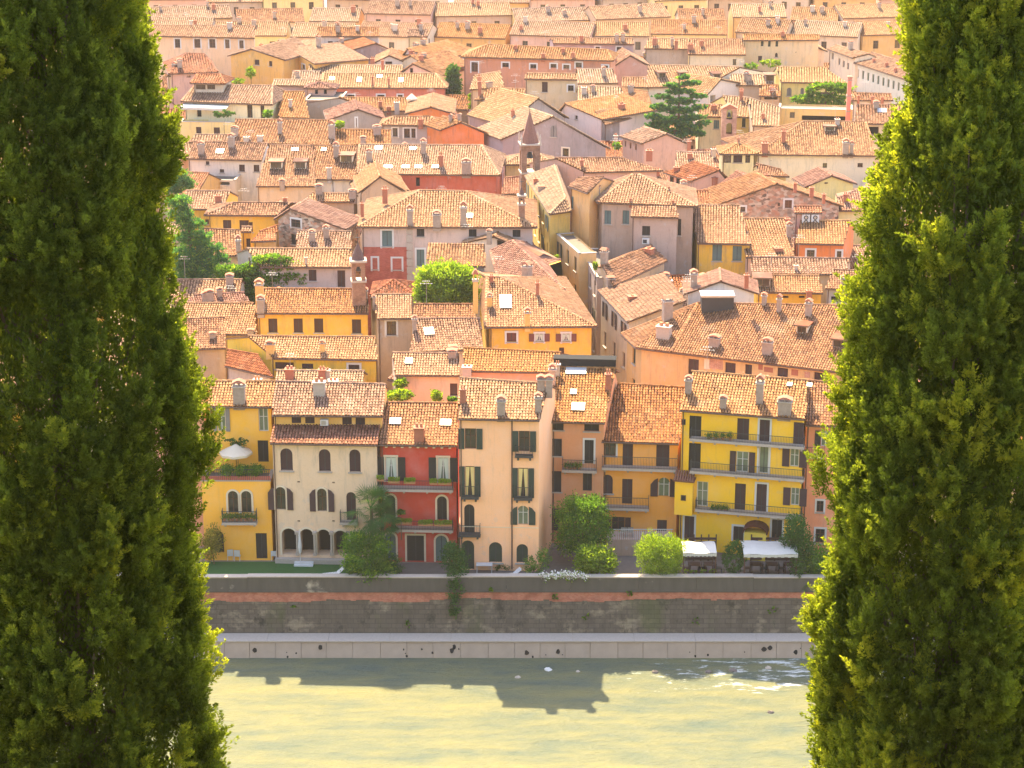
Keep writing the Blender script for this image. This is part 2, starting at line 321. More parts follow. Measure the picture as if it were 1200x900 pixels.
# ------------------------------------------------------------------ openings
def arch_pts(u0, u1, z0, z1, n=10):
    r = (u1 - u0) / 2; rise = min(r, (z1 - z0) * .6)
    return [(u0, z0), (u1, z0)] + [((u0 + u1) / 2 + r * math.cos(math.pi * k / n), z1 - rise + rise * math.sin(math.pi * k / n)) for k in range(n + 1)]
class Facade:
    """a vertical wall plane: origin o (z=0), unit vector u along it, n outward"""
    def __init__(s, o, u, n, w, near=False): s.o, s.u, s.n, s.w, s.near = o, u, n, w, near; s.holes = []; s.extras = []
    def pt(s, u, z, d=0): q = s.o + s.u * u + s.n * d; return V((q.x, q.y, z))
    def uz(s, p): q = onplane(p, s.o, s.n); return ((q - s.o).dot(s.u), q.z)
    def rect(s, c, cx, cy, w, h):
        if c == 'W': return cx - w / 2, cx + w / 2, cy - h / 2, cy + h / 2
        k = CROPS[c][2]; x, y = px(c, (cx, cy)); w /= k; h /= k
        u0, _ = s.uz((x - w / 2, y)); u1, _ = s.uz((x + w / 2, y)); _, z1 = s.uz((x, y - h / 2)); _, z0 = s.uz((x, y + h / 2))
        if u0 > u1: u0, u1 = u1, u0
        return u0, u1, z0, z1
    def wall(s, mb, mat, z0, z1, lower=None, u0=0.0):
        """the wall sheet with its openings cut out, reveals included"""
        H = [h for h in s.holes if h[3] < z1 - .03 and h[0] > u0 + .02 and h[1] < s.w - .02]
        U = sorted({u0, s.w} | {x for h in H for x in h[:2]}); Z = sorted({z0, z1} | {x for h in H for x in h[2:4]})
        Z = [z for z in Z if z0 <= z <= z1]
        for a, b in zip(U, U[1:]):
            run = None
            for c, d in zip(Z, Z[1:]):
                m, q = (a + b) / 2, (c + d) / 2
                solid = not any(h[0] < m < h[1] and h[2] < q < h[3] for h in H)
                if solid: run = (run[0], d) if run else (c, d)
                if (not solid or d == Z[-1]) and run:
                    mb.face([s.pt(a, run[0]), s.pt(b, run[0]), s.pt(b, run[1]), s.pt(a, run[1])], mat); run = None
        for (a, b, c, d, arch, dep) in H:
            c = max(c, z0)
            for (p, q) in (((a, c), (a, d)), ((a, d), (b, d)), ((b, d), (b, c)), ((b, c), (a, c))):
                mb.face([s.pt(*p), s.pt(*q), s.pt(*q, -dep), s.pt(*p, -dep)], mat)
            if arch:
                P = arch_pts(a, b, c, d)[2:]; h = len(P) // 2
                mb.face([s.pt(b, d)] + [s.pt(*x) for x in P[h::-1]], mat); mb.face([s.pt(a, d)] + [s.pt(*x) for x in P[:h - 1:-1]], mat)
    def auto(s, root, zt, code='s', mats=('sh_green', 'sh_brown', 'sh_grey', 'sh_blue'), step=2.9):
        """storeys of shuttered windows on a street front"""
        n = int((s.w - .8) / step); mt = rnd.choice(mats)
        for k in range(n):
            u = s.w * (k + .5) / n
            z = zt - 1.5
            while z > .9:
                s.window('W', (rnd.choice((code, code, 'on')), u, z, .95, 1.6 if z > 3 else 1.7, mt, .45), root, zt); z -= 3.1
    def strip(s, mb, P, w, t, mat, closed=False):
        """a raised border of width w following the (u,z) path P, offset outwards"""
        n = len(P); out = []
        for i in range(n):
            a = P[max(0, i - 1)]; b = P[min(n - 1, i + 1)]; d = (b[0] - a[0], b[1] - a[1]); l = math.hypot(*d) or 1
            out.append((P[i][0] + d[1] / l * w, P[i][1] - d[0] / l * w))
        for i in range(n - 1):
            q = [P[i], P[i + 1], out[i + 1], out[i]]
            mb.hexa([s.pt(*x, .003) for x in q], [s.pt(*x, t) for x in q], mat)
    def bx(s, mb, u0, u1, z0, z1, d0, d1, mat): mb.box(s.o - V((0, 0, s.o.z)), s.u, s.n, u0, u1, d0, d1, z0, z1, mat)
    def window(s, c, spec, root, zmax):
        """spec: (code, cx, cy, w, h). code letters: frame W/S/-, arch a, infill g(lass) s(hut) d(oor) v(oid) l(green glass) c(urtain), o = open shutters, i = sill"""
        code, cx, cy, w, h = spec[:5]; shm = spec[5] if len(spec) > 5 else 'sh_brown'
        u0, u1, z0, z1 = s.rect(c, cx, cy, w, h); z0 = max(z0, .05)
        arch = 'a' in code; surf = z1 > zmax - .05 or u0 < .03 or u1 > s.w - .03
        dep = (1.3 if 'v' in code and u1 - u0 > 1.1 else .22) if not surf else .0
        if not surf: s.holes.append((u0, u1, z0, z1, arch, dep + .0))
        f = MB(); base = -dep + .02 if not surf else .02
        poly = (lambda a, b, cc, d, dd: [s.pt(*x, dd) for x in arch_pts(a, b, cc, d)]) if arch else (lambda a, b, cc, d, dd: [s.pt(a, cc, dd), s.pt(b, cc, dd), s.pt(b, d, dd), s.pt(a, d, dd)])
        isdoor = 'd' in code or 'v' in code; nm = 'door' if 'd' in code else 'window'
        fm = 'white' if 'W' in code else 'trim' if 'S' in code else None
        t = max(.05, min(.09, (u1 - u0) * .09))
        # casing inside the opening
        cm = 'white' if ('l' in code or 'c' in code) else (shm if 's' in code or 'd' in code else 'wood')
        if not arch:
            for (a, b, cc, d) in ((u0, u0 + t, z0, z1), (u1 - t, u1, z0, z1), (u0 + t, u1 - t, z1 - t, z1), (u0 + t, u1 - t, z0, z0 + t)): s.bx(f, a, b, cc, d, base, base + .06, cm)
        else:
            s.bx(f, u0, u0 + t, z0, z1 - (u1 - u0) / 2, base, base + .06, cm); s.bx(f, u1 - t, u1, z0, z1 - (u1 - u0) / 2, base, base + .06, cm)
        if fm:
            fw = .16 if s.near else .2
            if arch: s.strip(f, [(u1, z0)] + arch_pts(u0, u1, z0, z1)[2:] + [(u0, z0)], fw, .06, fm)
            else:
                for (a, b, cc, d) in ((u0 - fw, u0, z0 - (0 if isdoor else fw), z1 + fw), (u1, u1 + fw, z0 - (0 if isdoor else fw), z1 + fw), (u0, u1, z1, z1 + fw)): s.bx(f, a, b, cc, d, .003, .06, fm)
        if not isdoor and 'n' not in code and not (fm and arch): s.bx(f, u0 - .12, u1 + .12, z0 - .11, z0 - .005, .003, .14, 'stone')
        if not isdoor and fm and not arch: pass
        fo = child(nm, f, root) if f.f else None
        if fo is None: fo = root
        # infill
        g = MB(); infill = 'glassgreen' if 'l' in code else 'interior' if 'v' in code else shm if ('s' in code or 'd' in code) else 'glass'
        g.face(poly(u0 + .01, u1 - .01, z0 + .01, z1 - .01, base + .015), infill)
        if infill == shm:
            m = (u0 + u1) / 2; s.bx(g, m - .025, m + .025, z0 + .05, z1 - .08, base + .016, base + .06, 'metal')
        elif infill != 'interior':
            m = (u0 + u1) / 2; s.bx(g, m - .035, m + .035, z0 + .03, z1 - .05, base + .02, base + .07, cm)
            zz = z0 + (z1 - z0) * .62; s.bx(g, u0 + t, u1 - t, zz - .025, zz + .025, base + .018, base + .062, cm)
        child('shutter' if infill == shm and nm == 'window' else 'door_leaf' if nm == 'door' else 'pane', g, fo)
        if 'c' in code or 'y' in code:
            cc_ = MB(); mt = 'curtain' if 'c' in code else 'yellowcurtain'; m = (u0 + u1) / 2
            for sg in (-1, 1):
                a = m + sg * (u1 - u0) * .46; zt = z1 - .1; zb = z0 + .1
                q = [(a, zb), (a - sg * .22 * (u1 - u0), zb), (m + sg * .03, zt), (a, zt)]
                cc_.hexa([s.pt(*x, base + .075) for x in q], [s.pt(*x, base + .10) for x in q], mt)
            child('curtain', cc_, fo)
        if 'o' in code:
            sw = (u1 - u0) * .52 if 'n' in code or (u1 - u0) > .9 else .42
            if len(spec) > 6: sw = spec[6]
            for sg in (-1, 1):
                k = MB(); a = u0 - sw - .03 if sg < 0 else u1 + .03
                if fm: a += sg * .1
                if arch: 
                    P = [(a, z0), (a + sw, z0), (a + sw, z1 - (.05 if sg < 0 else sw)), (a + sw / 2, z1 - sw * .35), (a, z1 - (sw if sg < 0 else .05))]
                else: P = [(a, z0), (a + sw, z0), (a + sw, z1), (a, z1)]
                k.hexa([s.pt(*x, .065) for x in P], [s.pt(*x, .11) for x in P], shm)
                child('shutter', k, fo)
        return fo
    def balcony(s, c, x0, x1, yslab, yrail, root, depth=.9, plants=(), slabm='stone', solid=False):
        """slab with brackets, iron railing; x0,x1,yslab,yrail in crop coordinates measured on the front edge"""
        off = s.o + s.n * depth
        q = lambda x, y: (lambda w: ((w - s.o).dot(s.u), w.z))(onplane(px(c, (x, y)), off, s.n))
        u0, zs = q(x0, yslab); u1, _ = q(x1, yslab); _, zr = q((x0 + x1) / 2, yrail)
        zs = q((x0 + x1) / 2, yslab)[1]
        b = MB(); s.bx(b, u0, u1, zs - .16, zs, .01, depth, slabm)
        s.bx(b, u0 - .04, u1 + .04, zs - .2, zs - .16, .01, depth + .04, slabm)
        n = max(2, int((u1 - u0) / 1.6) + 1)
        for k in range(n):
            a = u0 + .15 + (u1 - u0 - .45) * k / (n - 1); s.bx(b, a, a + .16, zs - .5, zs - .2, .01, depth * .55, slabm)
        bo = child('balcony', b, root)
        r = MB(); zr = max(zr, zs + .8)
        for (a, e, d0, d1) in ((u0, u1, depth - .06, depth - .03), (u0, u0 + .03, .02, depth - .06), (u1 - .03, u1, .02, depth - .06)):
            s.bx(r, a, e, zr - .04, zr, d0, d1, 'metal'); s.bx(r, a, e, zs + .08, zs + .11, d0, d1, 'metal')
        m = int((u1 - u0) / .13)
        for k in range(m + 1):
            a = u0 + .02 + (u1 - u0 - .04) * k / m; s.bx(r, a - .01, a + .01, zs, zr - .04, depth - .055, depth - .035, 'metal')
        for k in range(5):
            for a in (u0 + .015, u1 - .015): s.bx(r, a - .01, a + .01, zs, zr - .04, .1 + k * depth / 5.5, .12 + k * depth / 5.5, 'metal')
        child('railing', r, bo)
        return bo, u0, u1, zs, zr
    def planter(s, c, cx, cy, w, d=1.0):
        """world frame of a flower box hanging at depth d before the wall"""
        q = onplane(px(c, (cx, cy)), s.o + s.n * d, s.n); return q, (q - s.o).dot(s.u), w / CROPS[c][2] / sc_at(q)
HOUSES = []
def chimney(root_roof, base, w, h, kind, U):
    b = MB(); W = U.cross(V((0, 0, 1))); d = w * (1 if w < .9 else .7); m = {0: 'chim', 1: 'chimred', 2: 'chimyel', 3: 'stone'}[kind % 4]
    o = V((base.x, base.y, 0)); z = base.z
    b.box(o, U, W, -w / 2, w / 2, -d / 2, d / 2, z - .6, z + h * .72, m)
    b.box(o, U, W, -w / 2 - .08, w / 2 + .08, -d / 2 - .08, d / 2 + .08, z + h * .72, z + h * .78, 'stone' if kind != 1 else m)
    if kind % 2 == 0:
        for sx in (-1, 0, 1) if w > .9 else (-1, 1):
            for sy in (-1, 1):
                a, e = sx * (w / 2 - .07), sy * (d / 2 - .07); b.box(o, U, W, a - .06, a + .06, e - .06, e + .06, z + h * .78, z + h * .93, m)
        b.hexa([o + U * (sx * (w / 2 + .1)) + W * (sy * (d / 2 + .1)) + V((0, 0, z + h * .93)) for sx, sy in ((-1, -1), (1, -1), (1, 1), (-1, 1))],
               [o + U * (sx * w * .12) + W * (sy * (d / 2 + .02)) + V((0, 0, z + h * 1.06)) for sx, sy in ((-1, -1), (1, -1), (1, 1), (-1, 1))], 'chimred')
    else:
        for k in range(2): b.tube(o + U * ((k - .5) * w * .45) + V((0, 0, z + h * .78)), o + U * ((k - .5) * w * .45) + V((0, 0, z + h)), w * .16, w * .13, 'terracotta', 8)
    return child('chimney', b, root_roof)
def antenna(roof, base, h, U):
    b = MB(); t = base + V((0, 0, h)); b.tube(base - V((0, 0, .3)), t, .022, .018, 'palemetal', 5)
    for k, (dz, w) in enumerate(((0, .35), (-.25, .6))):
        c = t + V((0, 0, dz)); b.tube(c - U * w, c + U * w, .018, .018, 'palemetal', 4)
        for j in range(4):
            e = c + U * (w * (j - 1.5) / 1.6); b.tube(e - V((0, .25, 0)), e + V((0, .25, 0)), .012, .012, 'palemetal', 4)
    child('antenna', b, roof)
def skylight(roof, o, U, n, w, h, white=True):
    v = n.cross(U); v = -v if v.z < 0 else v
    b = MB(); q = lambda a, e, d: o + U * a + v * e + n * d
    b.hexa([q(-w / 2, -h / 2, .0), q(w / 2, -h / 2, .0), q(w / 2, h / 2, .0), q(-w / 2, h / 2, .0)], [q(-w / 2, -h / 2, .2), q(w / 2, -h / 2, .2), q(w / 2, h / 2, .2), q(-w / 2, h / 2, .2)], 'palemetal')
    k = .08; b.hexa([q(-w / 2 + k, -h / 2 + k, .2), q(w / 2 - k, -h / 2 + k, .2), q(w / 2 - k, h / 2 - k, .2), q(-w / 2 + k, h / 2 - k, .2)], [q(-w / 2 + k, -h / 2 + k, .215), q(w / 2 - k, -h / 2 + k, .215), q(w / 2 - k, h / 2 - k, .215), q(-w / 2 + k, h / 2 - k, .215)], 'skyglass' if white else 'glass')
    child('skylight', b, roof)
def dormer(roof, o, In, w, h, kind='dark'):
    U = V((-In.y, In.x, 0)) * -1; W = In; b = MB(); og = V((o.x, o.y, 0)); z = o.z; d = h * 2.2
    m = 'cream' if kind == 'cream' else 'chim'
    b.box(og, U, W, -w / 2, w / 2, 0, d, z - .4, z + h, m)
    b.box(og, U, W, -w / 2 + .12, w / 2 - .12, -.03, 0, z + .12, z + h - .12, 'glass')
    b.box(og, U, W, -.04, .04, -.05, -.03, z + .12, z + h - .12, 'wood')
    b.box(og, U, W, -w / 2 - .2, w / 2 + .2, -.3, d, z + h, z + h + .09, 'tilered')
    b.box(og, U, W, -w / 2 - .2, w / 2 + .2, -.34, -.3, z + h - .05, z + h + .07, 'gutter')
    child('dormer', b, roof)
def horiz(v): return V((v.x, v.y, 0))
def H(c, kind, fl, fr, top, ze, col, label, Wn=(), ch=None, root=None, name='town_house', cat='house', s=.38, ov=.42, depth=None, back=None,
      bk=.9, tm='tile', dirt=.5, gut=True, zb=-.3, group=None, extra=None, sky=(), dorm=(), rs=None, near=None, ant=None, pitch2=None, wallmat=None, nochim=False, auto=''):
    """one roofed volume, laid out from the eave line seen at height ze"""
    fl = onz(px(c, fl), ze); fr = onz(px(c, fr), ze); U = (fr - fl).normalized(); In = V((-U.y, U.x, 0)); Up = V((0, 0, 1))
    mid = (fl + fr) / 2; wid = (fr - fl).length; dist = mid.y
    if near is None: near = dist < 176
    new = root is None
    if new:
        root = thing(name, label, cat, V((mid.x, mid.y, 0)), group)
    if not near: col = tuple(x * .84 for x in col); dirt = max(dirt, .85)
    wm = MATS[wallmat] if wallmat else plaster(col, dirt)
    p = .25 if dist < 215 else .3 if dist < 280 else .38
    T = Tiles(); B = MB(); W = MB(); planes = []; ridges = []
    if kind in 'GSH':
        n = (Up * 1.0 - In * s).normalized()
        if isinstance(top, (int, float)):
            my = px(c, (0, top))[1]; k = CROPS[c][2]
            mx = (600 + (mid.x) * FPX / (mid - CAM).dot(FW))
            rm = onplane((mx, my), fl, n); dd = (rm - mid).dot(In)
            rl = fl + In * dd + Up * s * dd; rr = fr + In * dd + Up * s * dd
            if kind == 'H': 
                ins = min(dd, wid * .48); rl = rl + U * ins; rr = rr - U * ins
        else:
            rl = onplane(px(c, top[0]), fl, n); rr = onplane(px(c, top[1]), fl, n)
        dd = ((rl + rr) / 2 - mid).dot(In)
        if dd < .5: print('BAD depth', label, dd, dist)
        planes.append(([fl, fr, rr, rl], True))
        if kind == 'G':
            bl = horiz(rl) + horiz(rl - fl) * bk + Up * (rl.z - (rl.z - ze) * bk); br = horiz(rr) + horiz(rr - fr) * bk + Up * (rr.z - (rr.z - ze) * bk)
            planes.append(([br, bl, rl, rr], False)); ridges.append((rl, rr))
        elif kind == 'S': bl, br = rl.copy(), rr.copy(); 
        else:
            D = depth or 2 * dd; bl = fl + In * D; br = fr + In * D
            if back: bl = onz(px(c, back[0]), ze) if back[0] else bl; br = onz(px(c, back[1]), ze) if back[1] else br
            planes += [([bl, fl, rl], True), ([fr, br, rr], True), ([br, bl, rl, rr], False)]; ridges += [(rl, rr), (fl, rl), (fr, rr), (bl, rl), (br, rr)]
    elif kind == 'F':
        ap = onplane(px(c, top), fl, In)
        if back: 
            Vb = onz(px(c, back), ap.z) - ap; Vb.z = 0
        else: Vb = In * (depth or 10)
        bl = fl + Vb; br = fr + Vb; rl = ap; rr = ap + Vb
        planes = [([bl, fl, rl, rr], True), ([fr, br, rr, rl], True)]; ridges.append((rl, rr))
    elif kind == 'T':
        Vb = In * (depth or 8)
        if back: Vb = onz(px(c, back), ze) - fl
        bl = fl + Vb; br = fr + Vb
    # walls
    Dl = horiz((rl if kind in 'GS' else bl) - fl).normalized(); Dr = horiz((rr if kind in 'GS' else br) - fr).normalized()
    if kind in 'GSH': iv = ov
    elif kind == 'F': iv = .25
    else: iv = 0.0
    si = .12 if kind in 'GS' else (ov if kind in 'HF' else 0)
    wl = fl + Dl * (iv / max(.3, Dl.dot(In))) + U * si; wr = fr + Dr * (iv / max(.3, Dr.dot(In))) - U * si
    bb = iv if kind == 'H' else .1
    wbl = bl - Dl * bb + U * si; wbr = br - Dr * bb - U * si
    zt = ze + (s * iv - .14 if kind in 'GSH' else 0)
    if kind == 'F': 
        sl = (rl.z - ze) / max(.5, (horiz(ap) - horiz(fl)).dot(U)); zt = ze + sl * si * .0 - .05
    z_r = (rl.z - .16) if kind in 'GSF' else zt
    fac = Facade(V((wl.x, wl.y, 0)), horiz(wr - wl).normalized(), -In, horiz(wr - wl).length, near)
    facL = Facade(V((wbl.x, wbl.y, 0)), horiz(wl - wbl).normalized(), V((horiz(wl - wbl).normalized().y, -horiz(wl - wbl).normalized().x, 0)), horiz(wl - wbl).length, near)
    facR = Facade(V((wr.x, wr.y, 0)), horiz(wbr - wr).normalized(), V((horiz(wbr - wr).normalized().y, -horiz(wbr - wr).normalized().x, 0)), horiz(wbr - wr).length, near)
    for w in Wn:
        code = w[0]; f = fac
        if code[0] == 'L': f = facL; code = code[1:]
        elif code[0] == 'R': f = facR; code = code[1:]
        f.window(c, (code,) + tuple(w[1:]), root, zt)
    if 'F' in auto: fac.auto(root, zt)
    if 'L' in auto: facL.auto(root, zt)
    if 'R' in auto: facR.auto(root, zt)
    fac.wall(W, wm, zb, zt); facL.wall(W, wm, zb, zt); facR.wall(W, wm, zb, zt)
    g = lambda q, z: V((q.x, q.y, z))
    W.face([g(wbr, zb), g(wbl, zb), g(wbl, zt), g(wbr, zt)], wm)
    if kind == 'G':
        ql = rl + U * si; qr = rr - U * si
        W.face([g(wl, zt), g(wbl, zt), g(ql, z_r)], wm); W.face([g(wr, zt), g(wbr, zt), g(qr, rr.z - .16)], wm)
    elif kind == 'S':
        W.face([g(wl, zt), g(wbl, zt), g(wbl, rl.z - .16)], wm); W.face([g(wr, zt), g(wbr, zt), g(wbr, rr.z - .16)], wm)
        W.face([g(wbl, zt), g(wbr, zt), g(wbr, rr.z - .16), g(wbl, rl.z - .16)], wm)
    elif kind == 'F':
        af = horiz(ap) + Dl * (iv / max(.3, Dl.dot(In)))
        W.face([g(wl, zt), g(wr, zt), g(af, z_r)], wm); ab = horiz(rr) - Dl * .1; W.face([g(wbl, zt), g(wbr, zt), g(ab, z_r)], wm)
        fac.apex = (af, z_r)
    if kind != 'T': W.face([g(wl, zt - .02), g(wr, zt - .02), g(wbr, zt - .02), g(wbl, zt - .02)], wm)
    else:
        W.face([g(wl, zt - .25), g(wr, zt - .25), g(wbr, zt - .25), g(wbl, zt - .25)], 'paving')
        for f, ln in ((fac, fac.w), (facL, facL.w), (facR, facR.w)):
            f.bx(W, -.05, ln + .05, zt, zt + .08, -.25, .06, 'stone')
        W.face([x - V((0, 0, 0)) for x in (g(wl, zt - .3) - fac.n * .25, g(wr, zt - .3) - fac.n * .25, g(wr, zt) - fac.n * .25, g(wl, zt) - fac.n * .25)], wm)
    wo = child('wall', W, root)
    # roof
    if kind != 'T':
        for pts, vis in planes:
            c1 = (pts[1] - pts[0]).cross(pts[2] - pts[0]).normalized(); c1 = -c1 if c1.z < 0 else c1
            k0 = B.mi('pan' if vis else tm); bot = [q - c1 * .12 for q in pts]
            n0 = len(B.v); B.v += [tuple(q) for q in pts] + [tuple(q) for q in bot]; m_ = len(pts)
            B.f.append(tuple(n0 + j for j in range(m_))); B.m.append(k0); wdi = B.mi('wood')
            B.f.append(tuple(n0 + m_ + j for j in reversed(range(m_)))); B.m.append(wdi)
            for j in range(m_): B.f.append((n0 + j, n0 + (j + 1) % m_, n0 + m_ + (j + 1) % m_, n0 + m_ + j)); B.m.append(wdi)
            if vis: T.plane(pts, p)
        for a, b in ridges: T.ridge(a, b, .15 if p < .3 else .17)
        ro = adopt('roof', T.mesh('roof', tm, B), root)
        if gut:
            G_ = MB()
            edges = [(fl, fr, -In)] if kind in 'GSH' else [(fl, bl, -U), (fr, br, U)]
            if kind == 'H': edges += [(fl, bl, -U), (fr, br, U)]
            for a, b, o in edges:
                dz = V((0, 0, -.09)); G_.tube(a + o * .07 + dz, b + o * .07 + dz, .075, .075, 'gutter', 6)
            # downpipe; the dark gutter also stands in for the shadow line under the eaves
            if kind in 'GSH' :
                G_.tube(g(wl, .2) - In * .08 + U * .12, g(wl, ze - .15) - In * .08 + U * .12, .05, .05, 'gutter', 6)
                G_.tube(g(wl, ze - .15) - In * .08 + U * .12, fl + U * (.12 + si) + V((0, 0, -.12)), .05, .05, 'gutter', 6)
            child('gutter', G_, root)
        n_ = None
        # chimneys
        pl = planes[0][0]; nn = (pl[1] - pl[0]).cross(pl[2] - pl[0]).normalized(); nn = -nn if nn.z < 0 else nn
        if not new and ch is None: ch = []
        if ch is None and not nochim:
            ch = []; q = rnd.random()
            area = wid * dist / 300
            for k in range(rnd.choice((1, 2, 2, 3)) if wid > 7 else 1):
                a = rnd.uniform(.12, .88); e = rnd.uniform(.35, .95)
                pt = (pl[0] * (1 - a) + pl[1] * a) * (1 - e) + ((pl[3] if len(pl) > 3 else pl[2]) * (1 - a) + pl[2] * a) * e
                chimney(ro, pt, rnd.uniform(.45, .8), rnd.uniform(.9, 1.5), rnd.choice((0, 0, 0, 1, 3)), U)
        for x in ch or ():
            cx, cy, w, h = x[:4]; k = x[4] if len(x) > 4 else 0
            pt = onplane(px(c, (cx, cy)), pl[0], nn); sc = sc_at(pt) * CROPS[c][2]
            chimney(ro, pt, w / sc, h / sc / .92, k, U)
        for x in sky:
            pt = onplane(px(c, x[:2]), pl[0], nn); sc = sc_at(pt) * CROPS[c][2]
            skylight(ro, pt, horiz(U), nn, x[2] / sc, x[3] / sc / .62, len(x) < 5)
        for x in dorm:
            pt = onplane(px(c, x[:2]), pl[0], nn); sc = sc_at(pt) * CROPS[c][2]
            dormer(ro, pt, In, x[2] / sc, x[3] / sc, x[4] if len(x) > 4 else 'dark')
        if not new and ant is None: ant = 0
        if ant is None: ant = 1 if rnd.random() < .3 else 0
        for k in range(ant):
            a = rnd.random() * .8 + .1; antenna(ro, rl * (1 - a) + rr * a, rnd.uniform(1.6, 2.6), U)
    else: ro = None
    HOUSES.append(dict(fp=[(q.x, q.y) for q in (fl, fr, br, bl)], label=label, ze=ze, root=root))
    return dict(root=root, fac=fac, facL=facL, facR=facR, roof=ro, U=U, In=In, fl=fl, fr=fr, bl=bl, br=br, rl=rl if kind != 'T' else None, zt=zt, wall=wo)
# ------------------------------------------------------------------ vegetation
def leafquads(P, D, L, Wd, jitter=.5):
    """P centres (n,3), D directions; rhombus leaves"""
    n = len(P); D = D / np.linalg.norm(D, axis=1, keepdims=True)
    Rr = nr.normal(size=(n, 3)); S = np.cross(D, Rr); S /= np.linalg.norm(S, axis=1, keepdims=True) + 1e-9
    L = L * (1 + nr.uniform(-.35, .35, n))[:, None]; Wd = Wd * (1 + nr.uniform(-.3, .3, n))[:, None]
    v = np.stack([P - D * L / 2, P + S * Wd / 2, P + D * L / 2, P - S * Wd / 2], 1).reshape(-1, 3)
    return v, np.arange(4 * n).reshape(-1, 4)
def crown_mesh(name, blobs, mat, n, L=.16, Wd=.09, upw=.3, shell=.55, tint=None, droop=0, clump=14, cs=.28):
    """blobs: (x,y,z,rx,ry,rz). leaves gathered in small clumps through the outer volume of each blob"""
    vol = np.array([(b[3] * b[4] * b[5]) ** (2 / 3) for b in blobs]); cnt = (n * vol / vol.sum()).astype(int)
    Ps, Ds, Us = [], [], []
    for b, k in zip(blobs, cnt):
        m = max(3, k // clump); d = nr.normal(size=(m, 3)); d /= np.linalg.norm(d, axis=1, keepdims=True)
        r = shell + (1 - shell) * nr.random(m) ** .6; r *= 1 + .13 * nr.normal(size=m)
        rr = np.array(b[3:6]); c = np.array(b[:3]) + d * r[:, None] * rr
        tone = np.clip(.35 + .25 * nr.normal(size=m), 0, .95)
        idx = np.repeat(np.arange(m), clump); s = cs * min(1, rr.min()) 
        Pp = c[idx] + nr.normal(size=(len(idx), 3)) * s * np.array([1, 1, .7])
        Dd = d[idx] + nr.normal(size=(len(idx), 3)) * .7 + np.array([0, 0, upw]); 
        Ps.append(Pp); Ds.append(Dd); Us.append(np.clip(tone[idx] + nr.normal(0, .12, len(idx)), 0, 1))
    P = np.concatenate(Ps); D = np.concatenate(Ds); U_ = np.concatenate(Us)
    v, f = leafquads(P, D, L, Wd); return raw_mesh(name, v, f, U_, [mat])
def tree(name, label, cat, base, blobs, mat, n, L=.16, Wd=.09, trunk=.2, group=None, limbs=5, high=False, **kw):
    root = thing(name, label, cat, base, group); t = MB()
    zc = min(b[2] for b in blobs); top = max(b[2] + b[5] * .5 for b in blobs); c = V((np.mean([b[0] for b in blobs]), np.mean([b[1] for b in blobs]), 0))
    p0 = V(base) - V((0, 0, .3)); fork = V(((base[0] + c.x) / 2, (base[1] + c.y) / 2, (base[2] + zc) / 2 + .2))
    t.tube(p0, fork, trunk, trunk * .75, 'bark', 8)
    if high: t.tube(fork, V((base[0], base[1], top)), trunk * .75, trunk * .2, 'bark', 8)
    for b in blobs[:24]:
        e = V(b[:3])
        if high: fork = V((base[0], base[1], min(top, e.z - .25 * abs(e.x - base[0]))))
        m = (fork + e) / 2 + V((rnd.uniform(-.3, .3), rnd.uniform(-.3, .3), -.1 * (e - fork).length)); 
        t.tube(fork, m, trunk * .5, trunk * .3, 'bark', 6); t.tube(m, e, trunk * .3, trunk * .1, 'bark', 5)
        for k in range(limbs):
            d = V((rnd.gauss(0, 1), rnd.gauss(0, 1), rnd.gauss(.3, .8))).normalized(); t.tube(e, e + V((d.x * b[3], d.y * b[4], d.z * b[5])) * .85, trunk * .12, trunk * .03, 'bark', 4)
    child('trunk', t, root)
    adopt('crown', crown_mesh('crown', blobs, mat, n, L, Wd, **kw), root); return root
# ------------------------------------------------------------------ the row of houses along the river
a = H('F1', 'G', (40, 180), (284, 182), ((58, 87), (300, 87)), 12.9, (.92, .47, .045), 'yellow house with roof terrace and cream parasol at the left end of the riverside row',
      [('oln', 95, 230, 30, 88, 'sh_grey'), ('ln', 253, 231, 36, 88, 'sh_grey'), ('d', 252, 350, 40, 82, 'sh_dark')], dirt=.3, name='riverside_house', ch=[(163, 165, 44, 78, 0)], ant=0)
a['fac'].wall  # lower storeys with the terrace stand forward of the upper wall
lo = H('F1', 'T', (20, 463), (279, 463), 3, 7.1, (.92, .45, .05), '', [('Sa', 139, 541, 38, 84), ('Sa', 189, 541, 38, 84), ('dn', 246, 707, 42, 97, 'sh_dark'), ('van', 86, 692, 36, 80)], root=a['root'], depth=3.2, dirt=.3)
lo['fac'].balcony('F1', 96, 226, 620, 577, a['root'], .9)
HA = a; HAlo = lo
q = MB(); f = lo['fac']; z = lo['zt']
f.bx(q, 0, f.w, z + .08, z + .42, -.14, -.04, plaster((.5, .13, .09), .3))
f.bx(q, 0, f.w, z + 1.0, z + 1.05, -.03, .01, 'metal')
k = 0.0
while k < f.w: f.bx(q, k, k + .03, z + .08, z + 1.0, -.02, 0, 'metal'); k += .16
child('railing', q, a['root'])
b = H('F1', 'G', (285, 213), (704, 216), ((300, 88), (713, 99)), 12.6, (.8, .46, .12), 'beige stone house with arched windows and ground floor arcade between the yellow and red houses',
      [('sn', 377, 227, 36, 36, 'sh_plum'), ('sn', 428, 228, 36, 36, 'sh_plum'), ('sn', 568, 232, 36, 36, 'sh_plum'), ('sn', 618, 234, 36, 36, 'sh_plum')], name='riverside_house', ch=[(464, 135, 44, 60, 3)], ant=0)
